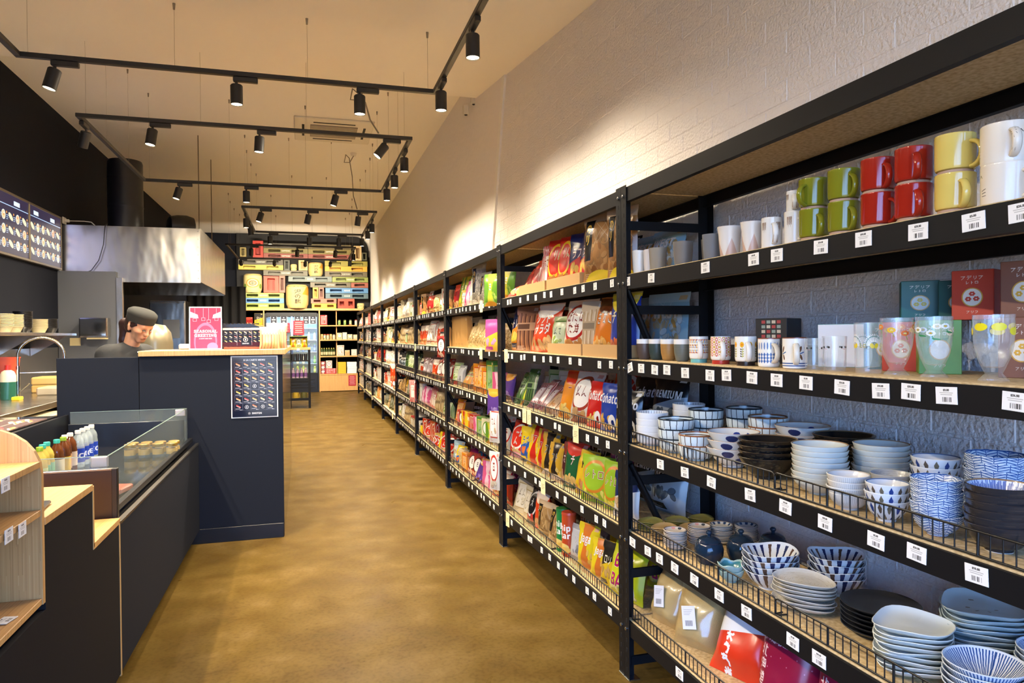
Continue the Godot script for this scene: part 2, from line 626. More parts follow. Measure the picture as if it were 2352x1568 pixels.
# ---------------------------------------------------------------- track lighting
func build_tracks() -> void:
	var steel := M("track black", rgb("1a1a1b"), 0.5)
	var rings := [["track_rail", "black track rail ring nearest the shopfront, hung under the sloping ceiling", -1.62, 0.89, -0.6, 4.85, 3.36],
		["track_rail", "second black track rail ring, below the ceiling cassette and above the counter", -1.63, 0.89, 6.05, 8.33, 4.03],
		["track_rail", "narrower third black track rail ring, beyond the ceiling cassette", -0.753, 0.95, 9.73, 11.97, 4.03],
		["track_rail", "farthest black track rail ring, just before the crate wall", -1.35, 0.94, 13.7, 15.97, 4.03]]
	for k in rings.size():
		var q: Array = rings[k]
		var t := thing(q[0], q[1], "track rail", V((q[2] + q[3]) / 2, 3.1, (q[4] + q[5]) / 2), 0, "ceiling track rails")
		var w: float = q[3] - q[2]; var l: float = q[5] - q[4]
		for s in [-1.0, 1.0]:
			part(t, "rail", MB.new().rbox(Vector3(0, 0, s * l / 2), Vector3(w + 0.035, 0.03, 0.035), 0.003), steel)
			part(t, "rail", MB.new().rbox(Vector3(s * w / 2, 0, 0), Vector3(0.035, 0.03, l - 0.036), 0.003), steel)
		var wires := []
		for fx in [0.02, 0.34, 0.66, 0.98]:
			wires.append(Vector2(q[2] + w * fx, q[5])); wires.append(Vector2(q[2] + w * fx, q[4]))
		for fz in [0.35, 0.7]:
			wires.append(Vector2(q[2], q[4] + l * fz)); wires.append(Vector2(q[3], q[4] + l * fz))
		for p in wires:
			var top: float = 4.03 if k else 3.376 + (p.y - 3.837) * 0.1314
			var a := V(p.x, 3.1, p.y) - t.position
			part(t, "hanging_wire", MB.new().tube([a + Vector3(0, 0.012, 0), a + Vector3(0, top - 3.1, 0)], 0.001, 4), M("wire", rgb("9a9080"), 0.4, 0.3))
			part(t, "ceiling_anchor", MB.new().lathe([Vector2(0, top - 3.14), Vector2(0.006, top - 3.14), Vector2(0.009, top - 3.1), Vector2(0, top - 3.1)], 8, a), M("anchor", rgb("8d8577"), 0.4, 0.6))
	# lamps: rail point, beam direction (x, y, d), adapter runs along x or along d
	var lamps := [[-1.428, 4.85, -0.26, -0.05, 0], [-0.404, 4.85, 0, 0, 0], [0.374, 4.85, 0, 0, 0], [0.89, 4.632, 0, 0, 1], [0.89, 3.712, 0, 0, 1],
		[-1.63, 6.246, -0.35, 0.35, 1], [-1.12, 6.05, -0.14, -0.1, 0], [-0.333, 6.05, -0.06, 0.0, 0], [0.679, 6.05, -0.75, -0.05, 0], [0.89, 6.438, 0, 0, 1], [0.89, 7.166, 0, 0, 1], [0.89, 7.857, 0, 0, 1],
		[-1.286, 8.33, -0.28, -0.1, 0], [-0.605, 8.33, 0, 0, 0], [0.364, 8.33, -0.28, 0, 0],
		[-0.525, 9.73, -0.3, -0.1, 0], [0.069, 9.73, -0.22, 0.1, 0], [0.718, 9.73, -0.14, 0.1, 0], [-0.753, 10.25, 0, 0, 1], [-0.753, 10.968, 0.12, 0.1, 1], [0.95, 10.33, 0, 0, 1], [0.95, 11.036, 0, 0, 1],
		[-0.519, 11.97, 0, 0, 0], [0.087, 11.97, 0, 0.1, 0], [0.56, 11.97, 0, 0.1, 0], [0.93, 11.9, 0, 0, 1],
		[-0.923, 13.7, -0.05, 0.5, 0], [-0.114, 13.7, -0.05, 0.5, 0], [0.58, 13.7, -0.1, 0.5, 0], [0.94, 14.17, 0, 0, 1],
		[-1.289, 15.97, 0, 1.9, 0], [-0.613, 15.97, 0, 2.2, 0], [0.028, 15.97, 0, 1.9, 0], [0.561, 15.97, 0, 2.2, 0], [0.94, 15.347, 0, 0.1, 1],
		[-1.62, 3.9, 0.1, 0, 1], [-1.62, 2.9, 0.1, 0, 1], [-1.62, 1.9, 0.3, 0, 1], [-1.62, 0.9, 0.3, 0, 1]]
	var where := ["left end of the nearest cross rail", "middle of the nearest cross rail", "right part of the nearest cross rail", "right rail of nearest ring, at its corner", "right rail of nearest ring, topmost in view",
		"left rail of second ring, turned to the navy wall", "left part of the second ring's near side", "middle of the second ring's near side", "tipped left on second ring's near side, at right", "right side of second ring, nearest of three", "right side of second ring, middle of three", "right side of second ring, farthest of three",
		"far side of second ring, at left", "far side of second ring, in the middle", "far side of second ring, at right",
		"near side of third ring, at left", "near side of third ring, in the middle", "near side of third ring, at right", "left side of third ring, nearer one", "left side of third ring, farther one", "right side of third ring, nearer one", "right side of third ring, farther one",
		"far side of third ring, leftmost", "far side of third ring, second from left", "far side of third ring, third from left", "far right corner of third ring",
		"near side of last ring, at left", "near side of last ring, in the middle", "near side of last ring, at right", "right side of last ring, nearer one",
		"far side of last ring, leftmost", "far side of last ring, second from left", "far side of last ring, third from left", "far side of last ring, fourth from left", "right side of last ring, farther one",
		"left rail of nearest ring, first from its corner", "left rail of nearest ring, second from its corner", "left rail of nearest ring, third from its corner", "left rail of nearest ring, fourth from its corner"]
	var body := MB.new().lathe([Vector2(0.0, 0.002), Vector2(0.033, 0.002), Vector2(0.038, -0.004), Vector2(0.038, -0.125), Vector2(0.035, -0.125), Vector2(0.034, -0.118), Vector2(0.0, -0.118)], 24)
	# the profile runs downwards on the outside: turn it inside out
	for i in range(0, body.ix.size(), 3):
		var s := body.ix[i + 1]; body.ix[i + 1] = body.ix[i + 2]; body.ix[i + 2] = s
	var body_m := body.mesh()
	var lens_m := MB.new().lathe([Vector2(0.0, -0.1215), Vector2(0.0335, -0.1200), Vector2(0.0335, -0.1185), Vector2(0, -0.1185)], 24).mesh()
	var glow := M("lamp lens", Color(1, 0.95, 0.85), 0.4, 0.0, {"emission_enabled": true, "emission": Color(1.0, 0.9, 0.72), "emission_energy_multiplier": 14.0})
	for i in lamps.size():
		var q: Array = lamps[i]
		var t := thing("track_spotlight", "black cylinder spotlight, %s" % where[i], "spotlight", V(q[0], 3.078, q[1]), 0, "track spotlights")
		part(t, "adapter", MB.new().rbox(Vector3(0.055, -0.012, 0) if not q[4] else Vector3(0, -0.012, 0.05), Vector3(0.15, 0.032, 0.034) if not q[4] else Vector3(0.034, 0.032, 0.15), 0.004), steel)
		part(t, "stem", MB.new().tube([Vector3(0, -0.028, 0), Vector3(0, -0.05, 0)], 0.009, 8), steel)
		var dir := Vector3(q[2], -1, -q[3]).normalized()
		var b := Basis(Quaternion(Vector3.DOWN, dir))
		var h := part(t, "lamp_head", body_m, steel, Vector3(0, -0.05, 0))
		h.basis = b
		part(h, "lens", lens_m, glow)
		var l := SpotLight3D.new()
		l.name = "spot_light"
		h.add_child(l, true)
		l.position = Vector3(0, -0.128, 0)
		l.rotation = Vector3(-PI / 2, 0, 0)
		l.light_color = LAMP_COLOR
		l.light_energy = LAMP_POWER
		l.light_size = 0.033
		l.spot_angle = 78.0
		l.spot_angle_attenuation = 1.0
		l.spot_range = 25.0
		l.spot_attenuation = 2.0
		l.shadow_enabled = true

# ---------------------------------------------------------------- black steel shelving
func tag_material(k: int) -> StandardMaterial3D:
	var key := "price tag %d" % k
	if mats.has(key): return mats[key]
	var p := pen(96, 64, rgb("efece6"))
	var g := RandomNumberGenerator.new()
	g.seed = 40 + k
	p.text("$%d.%02d" % [g.randi_range(3, 29), [50, 80, 90, 0][k % 4]], 48, 15, 11, rgb("55524e"), true)
	for j in 2:
		p.rect(48 - 30 + j * 4, 20 + j * 7, 60 - j * 8, 3, rgb("b9b5ae"))
	for i in 22:
		p.rect(28 + i * 2, 38, 1 + (g.randi() % 2), 18, rgb("3a3836") if g.randf() < 0.6 else rgb("efece6"))
	return printed(key, p, 0.55)

func fence(length: float) -> ArrayMesh:
	var key := "fence%d" % int(length * 100)
	if shapes.has(key): return shapes[key]
	var m := MB.new()
	var h := length / 2
	var t := 0.052
	m.tube([Vector3(0.03, 0.004, -h + 0.01), Vector3(0, 0.004, -h + 0.006), Vector3(0, 0.01, -h), Vector3(0, t - 0.012, -h), Vector3(0, t - 0.003, -h + 0.004), Vector3(0, t, -h + 0.012), Vector3(0, t, h - 0.012), Vector3(0, t - 0.003, h - 0.004), Vector3(0, t - 0.012, h), Vector3(0, 0.01, h), Vector3(0, 0.004, h - 0.006), Vector3(0.03, 0.004, h - 0.01)], 0.0026, 6)
	m.tube([Vector3(0, 0.004, -h), Vector3(0, 0.004, h)], 0.0026, 6)
	var n := int(length / 0.0255)
	for i in range(1, n):
		var z := -h + length * i / n
		m.tube([Vector3(0, 0.004, z), Vector3(0, t, z)], 0.0017 if i % 8 else 0.0032, 5, false)
	shapes[key] = m.mesh()
	return shapes[key]

func build_shelving() -> void:
	var st := M("black steel")
	var post := MB.new()      # an angle post with its corner at the origin, flanges towards +x and +z
	post.span(Vector3(0, 0, 0), Vector3(0.002, 2.0, 0.046))
	post.span(Vector3(0.002, 0, 0), Vector3(0.042, 2.0, 0.002))
	var slot := M("slot", rgb("050505"), 0.8)
	var post_m := post.mesh()
	var slots := MB.new()
	for i in 48:
		slots.box(Vector3(-0.0004, 0.04 + i * 0.04, 0.025), Vector3(0.0008, 0.016, 0.007))
		slots.box(Vector3(0.024, 0.04 + i * 0.04, -0.0004), Vector3(0.007, 0.016, 0.0008))
	var slots_m := slots.mesh()
	var foot := MB.new().rbox(Vector3(0.022, 0.002, 0.024), Vector3(0.05, 0.004, 0.044), 0.001).mesh()
	var len := BAY - 0.006
	var beam := MB.new()
	beam.span(Vector3(0, -0.066, -len / 2), Vector3(0.002, -0.008, len / 2))
	beam.span(Vector3(0.002, -0.066, -len / 2), Vector3(0.022, -0.0635, len / 2))
	beam.span(Vector3(0.002, -0.0105, -len / 2), Vector3(0.012, -0.008, len / 2))
	beam.span(Vector3(0.012, -0.022, -len / 2), Vector3(0.024, -0.02, len / 2))
	var beam_m := beam.mesh()
	var board_m := MB.new().rbox(Vector3(0.2, -0.012, 0), Vector3(0.372, 0.016, len - 0.01), 0.001).mesh()
	var tie_m := MB.new().span(Vector3(0.03, -0.018, 0), Vector3(0.37, 0.018, 0.002)).mesh()
	var bolt_m := MB.new().lathe([Vector2(0, 0), Vector2(0.0075, 0), Vector2(0.0075, 0.004), Vector2(0.005, 0.006), Vector2(0, 0.006)], 6).mesh()
	var tag_m := MB.new().rbox(Vector3.ZERO, Vector3(0.05, 0.035, 0.0012), 0.0004).mesh()
	var tags0 := {1: [2.57, 2.367, 1.998, 1.744, 1.64, 1.469, 1.329, 1.178, 1.05, 0.955], 2: [2.553, 2.454, 2.345, 2.254, 2.128, 1.975, 1.883, 1.755, 1.644, 1.526, 1.399, 1.28, 1.198, 1.111, 0.968], 3: [2.307, 2.135, 1.971, 1.767, 1.61, 1.459, 1.296, 1.185, 1.046], 4: [2.541, 2.411, 2.319, 2.208, 2.078, 1.931, 1.788, 1.583, 1.483], 5: [2.18, 1.9]}
	for b in 9:
		var near := Z0 - BAY + b * BAY
		var mid := near + BAY / 2
		var t := thing("shelving_unit", "black steel shelving bay of crockery, nearest the camera" if b == 0 else "black steel shelving bay of packaged snacks, %s beyond the crockery bay" % ORD[b - 1], "shelving", V(SX, 0, mid), 0, "black shelving bays along the wall")
		for s in [-1, 1]:
			for back in [0, 1]:
				var p := part(t, "post", post_m, st)
				# flanges turn towards the middle of the bay
				p.transform = Transform3D(Basis(Vector3(-1 if back else 1, 0, 0), Vector3.UP, Vector3(0, 0, -s)), Vector3(0.40 if back else 0.0, 0, s * (BAY / 2 - 0.001)))
				part(p, "slots", slots_m, slot)
				part(p, "foot_plate", foot, M("bolt"))
			for y in [1.845, 1.50, 0.80, 0.42, 0.06]:
				part(t, "side_tie", tie_m, st, Vector3(0, y, s * (BAY / 2 - 0.004) - (0.002 if s > 0 else 0.0)))
			for q in [[1.585, 1.33, 0.02, 0.14], [0.87, 0.63, 0.03, 0.16]]:
				part(t, "brace", MB.new().tube([Vector3(q[2], q[0], s * (BAY / 2 - 0.012)), Vector3(q[3], q[1], s * (BAY / 2 - 0.012))], 0.011, 4), st)
		for k in 6:
			var y: float = LEVELS[k]
			var fb := part(t, "front_beam", beam_m, st, Vector3(0.004, y, 0))
			var rb := part(t, "rear_beam", beam_m, st, Vector3(0.398, y, 0))
			rb.rotation.y = PI
			part(t, "shelf_board", board_m, M("board"), Vector3(0, y, 0))
			for s in [-1, 1]:
				part(fb, "bolt", bolt_m, M("bolt"), Vector3(-0.004, -0.042, s * (BAY / 2 - 0.022)), Vector3(0, 0, PI / 2))
			if k == 0: continue
			var at := []
			if b == 0:
				for d in tags0[k]: at.append(d)
			else:
				var n: int = [0, 11, 11, 11, 10, 11][k] + (rng.randi() % 3) - (2 if b > 5 else 0)
				for i in n:
					at.append(near + 0.07 + (BAY - 0.16) * (i + rng.randf_range(0.15, 0.85)) / n)
			for i in at.size():
				var o := part(fb, "price_tag", tag_m, tag_material((i * 5 + k * 3 + b) % 4), Vector3(-0.0009, -0.034 + rng.randf_range(-0.004, 0.003), -(at[i] - mid)), Vector3(0, -PI / 2, 0))
				o.scale = Vector3(1, 1, 1) if b == 0 else Vector3(0.72, 0.92, 1)
				o.rotate_object_local(Vector3(0, 0, 1), rng.randf_range(-0.05, 0.05) if i or k != 2 or b else 0.28)
	# low wire fences along the fronts of the lower shelves
	for b in 5:
		var near := Z0 - BAY + b * BAY
		for k in [3, 4, 5]:
			for h in 2:
				var o := solid("wire_fence", "low black wire fence, %s half of %s shelf from floor, %s" % ["nearer" if h == 0 else "farther", ["third", "second", "lowest"][k - 3], "crockery bay" if b == 0 else ORD[b - 1] + " snack bay"], "wire fence", fence(0.905), M("black wire", rgb("121212"), 0.4), V(SX + 0.02, LEVELS[k] - 0.004, near + BAY * (0.26 if h == 0 else 0.74)), 0, "wire fences on shelf edges")
				o.set_meta("category", "fence")
	# cream paper cards hung on beams
	var card_m := MB.new().rbox(Vector3.ZERO, Vector3(0.055, 0.085, 0.0012), 0.0004).mesh()
	var cp := pen(64, 96, rgb("ead9a6"))
	for j in 4: cp.rect(12, 34 + j * 9, 40 - (j % 2) * 10, 3, rgb("9b8a5f"))
	var cm := printed("cream card", cp, 0.7)
	for q in [[1, 3, 3.13, "crisp bags"], [1, 3, 3.95, "rice sticks"], [1, 3, 3.86, "brown packs"], [1, 4, 3.62, "yellow snack bags"], [1, 5, 4.33, "white pouches"], [1, 2, 4.33, "navy chip bag"], [2, 2, 5.0, "clear bags"], [2, 1, 4.98, "leek-shaped packs"], [3, 2, 8.2, "noodles"], [4, 5, 10.5, "crackers"], [6, 5, 13.8, "dried goods"], [7, 5, 15.7, "sauces"]]:
		solid("paper_card", "cream paper card hanging below %s on %s shelf from floor, %s snack bay" % [q[3], ["", "fifth", "fourth", "third", "second", "lowest"][q[1]], ORD[q[0] - 1]], "card", card_m, cm, V(SX - 0.002, LEVELS[q[1]] - 0.035, q[2]), -PI / 2 + 0.12, "cream shelf cards")

# ---------------------------------------------------------------- crockery on the near bay
const KINDS := {
	"straight": [[0.50, 0.0], [0.53, 0.10], [0.80, 0.17], [0.93, 0.34], [0.97, 0.6], [1.0, 1.0]],
	"flare": [[0.42, 0.0], [0.42, 0.13], [0.52, 0.17], [0.74, 0.45], [0.89, 0.75], [1.0, 1.0]],
	"round": [[0.40, 0.0], [0.42, 0.12], [0.62, 0.22], [0.84, 0.50], [0.95, 0.77], [1.0, 1.0]],
	"plate": [[0.50, 0.0], [0.54, 0.16], [0.80, 0.42], [0.93, 0.72], [1.0, 1.0]],
	"cup": [[0.70, 0.0], [0.84, 0.05], [0.95, 0.22], [1.0, 0.5], [1.0, 0.8], [0.98, 1.0]],
}

# v runs: centre of the base 1.0, foot 0.93, rim 0.5, inside down to 0.2, middle 0
func dish(kind: String, r: float, h: float, thick := 0.004, n := 28, shape := {}) -> ArrayMesh:
	var key := "dish_%s_%.3f_%.3f_%s" % [kind, r, h, str(shape)]
	if shapes.has(key): return shapes[key]
	var ps: Array = KINDS[kind]
	var prof := [Vector3(0, 0.002, 1.0)]
	var m := ps.size()
	for i in m:
		prof.append(Vector3(ps[i][0] * r, ps[i][1] * h, 0.93 - 0.42 * i / (m - 1)))
	prof.append(Vector3(r - thick * 0.5, h + thick * 0.35, 0.495))
	prof.append(Vector3(r - thick, h, 0.48))
	for i in range(m - 2, 1, -1):
		prof.append(Vector3(ps[i][0] * r - thick, maxf(ps[i][1] * h + thick * 0.5, thick * 2), 0.2 + 0.28 * (i - 1) / (m - 2)))
	prof.append(Vector3(ps[1][0] * r * 0.8, ps[2][1] * h * 0.8 + thick, 0.15))
	prof.append(Vector3(0, ps[2][1] * h * 0.75 + thick, 0.0))
	shapes[key] = MB.new().lathe(prof, n, Vector3.ZERO, shape).mesh()
	return shapes[key]

func glaze(key: String) -> StandardMaterial3D:
	if mats.has("glaze " + key): return mats["glaze " + key]
	var w := 512; var h := 256
	var g := RandomNumberGenerator.new()
	g.seed = hash(key)
	var p: Pen
	var rough := 0.18
	match key:
		"white ticks":
			p = pen(w, h, rgb("e6e6e4"))
			for i in 34: p.rect(i * 15 + 4, 84, 2, 38, rgb("4a5560"))
			for j in 3: p.rect(0, 150 + j * 24, w, 2, rgb("dcdcda"))
		"grid blue", "grid brown":
			var ink := rgb("1e2730") if key == "grid blue" else rgb("5a4433")
			p = pen(w, h, rgb("d9e0dc"))
			for i in 17:
				var x := i * 30 + 8
				p.line(Vector2(x, 132), Vector2(x + g.randf_range(-5, 5), 222), g.randf_range(3, 5), ink)
			p.rect(0, 120, w, 14, ink if key == "grid blue" else rgb("8a5432"))
			p.rect(0, 112, w, 3, ink)
		"dots":
			p = pen(w, h, rgb("dedcd4"))
			for i in 11:
				p.oval(i * 47 + 20, 150 + (i % 3) * 26, 17 + i % 4 * 2, 13, [rgb("25305e"), rgb("2d3a72"), rgb("4a3f3a")][i % 3])
				p.oval(i * 47 + 40, 96 - (i % 2) * 16, 15, 11, [rgb("2d3f86"), rgb("3a4f96"), rgb("454052")][i % 3])
			p.rect(0, 122, w, 7, rgb("b98a63"))
			p.rect(0, 232, w, 10, rgb("4a3d38"))
		"dark":
			p = pen(w, h, rgb("1d1b1a"))
			for i in 500: p.oval(g.randf() * w, 130 + g.randf() * 110, g.randf_range(2, 8), g.randf_range(2, 5), rgb("1d1b1a").lerp(rgb("3d3527"), g.randf()))
			p.rect(0, 121, w, 7, rgb("7a6044"))
		"celadon":
			p = pen(w, h, rgb("cfd3ca"))
			p.rect(0, 121, w, 7, rgb("a9835f"))
			for j in 6: p.rect(0, 140 + j * 15, w, 1, rgb("c4c8bd"))
		"ribbed":
			p = pen(w, h, rgb("d8d4cc"))
			for i in 64: p.rect(i * 8, 134, 2, 80, rgb("bcb6ac"))
			p.rect(0, 121, w, 5, rgb("c9b79d"))
		"grey wash":
			p = pen(w, h, rgb("b9b8b4"))
			for i in 260: p.rect(g.randf() * w, 60 + g.randf() * 60, g.randf_range(10, 40), 1, rgb("8f8c86"))
		"leaf":
			p = pen(w, h, rgb("dcdddd"))
			for i in 14:
				for row in 2:
					var x := i * 36.5 + row * 18; var y := 158.0 + row * 40
					p.poly([Vector2(x, y - 22), Vector2(x + 9, y - 2), Vector2(x + 5, y + 14), Vector2(x, y + 20), Vector2(x - 6, y + 12), Vector2(x - 9, y - 3)], [rgb("27407f"), rgb("5d5044"), rgb("6b6250")][(i + row) % 3])
			p.rect(0, 121, w, 5, rgb("4a6187"))
			for i in 24: p.rect(i * 21, 236, 8, 14, rgb("3d5a94"))
		"herringbone":
			p = pen(w, h, rgb("d5dce0"))
			for i in 16:
				p.rect(i * 32, 40, 2, 190, rgb("274a86"))
				for j in 20:
					var s := 1 if i % 2 else -1
					p.line(Vector2(i * 32 + 2, 40 + j * 10 + 5 * s), Vector2(i * 32 + 31, 40 + j * 10 - 5 * s), 3, rgb("2b5290"))
			for j in 5: p.rect(0, 60 + j * 38, w, 2, rgb("2b5290"))
			p.rect(0, 120, w, 5, rgb("254a80"))
			p.rect(0, 232, w, 6, rgb("8a5a3e"))
		"night":
			p = pen(w, h, rgb("2b2a2d"))
			for i in 200: p.rect(g.randf() * w, 130 + g.randf() * 90, g.randf_range(8, 40), 2, rgb("2b2a2d").lerp(rgb("3f3a35"), g.randf()))
			p.rect(0, 0, w, 120, rgb("c9d1d8"))
			for i in 150: p.rect(i * 3.4, 60 + g.randf() * 20, 2, 44, rgb("2c4690"))
			p.rect(0, 120, w, 7, rgb("8a6848"))
			p.rect(0, 234, w, 22, rgb("d7d5cf"))
		"brush stripes":
			p = pen(w, h, rgb("dcdedd"))
			for i in 18:
				var x := i * 28.4 + 10
				var ink: Color = [rgb("232c55"), rgb("5b4335"), rgb("1f2950")][i % 3]
				p.poly([Vector2(x - 7, 130), Vector2(x + 7, 130), Vector2(x + 5, 180), Vector2(x, 214), Vector2(x - 5, 180)], ink)
				p.poly([Vector2(x + 3, 116), Vector2(x + 15, 116), Vector2(x + 11, 62), Vector2(x + 7, 62)], ink)
		"blue streaks":
			p = pen(w, h, rgb("d3d8da"))
			for i in 74:
				p.line(Vector2(i * 7, 118), Vector2(i * 7 + g.randf_range(-3, 3), 52), 3.4, rgb("2b4a80"))
				p.line(Vector2(i * 7, 134), Vector2(i * 7, 216), 3.2, rgb("3a5a8c"))
			p.rect(0, 0, w, 50, rgb("a9a69b"))
		"olive": p = pen(w, h, rgb("7c7640"))
		"tan": p = pen(w, h, rgb("a98c5e"))
		"small spots":
			p = pen(w, h, rgb("c9beb0"))
			for i in 9: p.oval(i * 57 + 24, 92, 18, 20, [rgb("3a4146"), rgb("c98f86"), rgb("c9beb0")][i % 3])
			p.rect(0, 120, w, 8, rgb("6b5546"))
		"small stripes":
			p = pen(w, h, rgb("b9b8b2"))
			for i in 10: p.rect(i * 51, 70, 24, 46, rgb("2c3f5c"))
			p.rect(0, 120, w, 8, rgb("5d4c42"))
		"cream wash":
			p = pen(w, h, rgb("cfc9ba"))
			for i in 300: p.rect(g.randf() * w, g.randf() * 110, g.randf_range(8, 30), 1, rgb("b3a890"))
		"matt black":
			p = pen(w, h, rgb("232427")); rough = 0.4
		"ice":
			p = pen(w, h, rgb("b7c3c1"))
			for i in 5: p.oval(g.randf_range(40, 470), g.randf_range(10, 60), 9, 5, rgb("857d6c"))
		"pale ice": p = pen(w, h, rgb("d3d8d2"))
		"sea green":
			p = pen(w, h, rgb("9cb3a8")); p.rect(0, 0, w, 112, rgb("3f7f86"))
	return printed("glaze " + key, p, rough)

func stack(called: String, what: String, place: String, kind: String, g: String, x: float, d: float, r: float, each: float, count: int, step: float, y: float, shape := {}, turn := 0.0) -> void:
	var m := dish(kind, r, each, 0.0035, 32 if r > 0.07 else 24, shape)
	for i in count:
		var which: String = "topmost" if i == count - 1 else ("lowest" if i == 0 else ORD[i] + " from the bottom")
		if count == 1: which = "single one"
		solid(called, "%s, %s %s" % [what, which, place], "plate" if kind == "plate" else "bowl", m, glaze(g), V(x + rng.randf_range(-0.002, 0.002), y + i * step, d + rng.randf_range(-0.002, 0.002)), turn + rng.randf() * 0.5, "stacked dishes")

func handle(r: float, h: float, out := 0.024) -> MB:
	var m := MB.new()
	var path := []
	for i in 11:
		var a := -PI / 2 + PI * i / 10.0
		path.append(Vector3(r * 0.97 + out * maxf(0.0, cos(a)), h * 0.48 + h * 0.30 * sin(a), 0))
	m.tube(path, 0.0048, 8, false)
	for i in m.v.size(): m.v[i].z *= 1.7
	return m

func mug(called: String, label: String, at: Vector3, r: float, h: float, wall: Material, base: Material, turn: float, group := "", hm: Material = null) -> Node3D:
	var t := thing(called, label, "mug", at, turn, group)
	var key := "mug%.3f%.3f%s" % [r, h, base != null]
	if not shapes.has(key):
		var f := 0.14 if base else 0.0
		shapes[key] = MB.new().lathe([Vector3(0, h * f, 1), Vector3(r * 0.82, h * f, 1), Vector3(r * 0.95, h * (f + 0.03), 0.97), Vector3(r, h * (f + 0.1), 0.9), Vector3(r, h * 0.97, 0.03), Vector3(r * 0.985, h, 0.01), Vector3(r * 0.93, h * 0.985, 0.005), Vector3(r * 0.93, h * 0.2, 0), Vector3(0, h * 0.2, 0)], 28).mesh()
		shapes[key + "b"] = MB.new().lathe([Vector2(0, 0), Vector2(r * 0.84, 0), Vector2(r * 0.86, h * 0.01), Vector2(r * 0.86, h * 0.14), Vector2(0, h * 0.14)], 28).mesh()
		shapes[key + "h"] = handle(r, h).mesh()
	part(t, "cup_wall", shapes[key], wall)
	if base: part(t, "foot_ring", shapes[key + "b"], base)
	part(t, "handle", shapes[key + "h"], hm if hm else wall)
	return t

func carton(called: String, label: String, at: Vector3, size: Vector3, turn: float, m: Material, sides: Material = null) -> Node3D:
	var t := thing(called, label, "box", at, turn)
	part(t, "carton", MB.new().rbox(Vector3(0, size.y / 2, 0), size, 0.0015), sides if sides else m)
	if sides: part(t, "front_print", MB.new().quad_box(Vector3(0, size.y / 2, size.z / 2 + 0.0003), size.x - 0.003, size.y - 0.003), m)
	return t

func retro_box(key: String, ground: String, oval: String, flower: String, word := "アデリア") -> StandardMaterial3D:
	if mats.has("box " + key): return mats["box " + key]
	var p := pen(160, 256, rgb(ground))
	p.kana(word, 34, 26, 23, 2.6, rgb("d9d4c8"))
	p.kana("レトロ", 52, 54, 18, 2.2, rgb("d9d4c8"))
	p.oval(80, 140, 42, 50, rgb("c99a3c"))
	p.oval(80, 140, 37, 45, rgb(oval))
	for k in 3:
		var c := Vector2(80, 140) + Vector2(18, 0).rotated(k * 2.1 + 0.5)
		for i in 6: p.oval(c.x + 8 * cos(i * 1.047), c.y + 8 * sin(i * 1.047), 5, 5, rgb(flower))
	p.kana("アリフ", 56, 210, 16, 2, rgb("c9bfb0"))
	return printed("box " + key, p, 0.45)

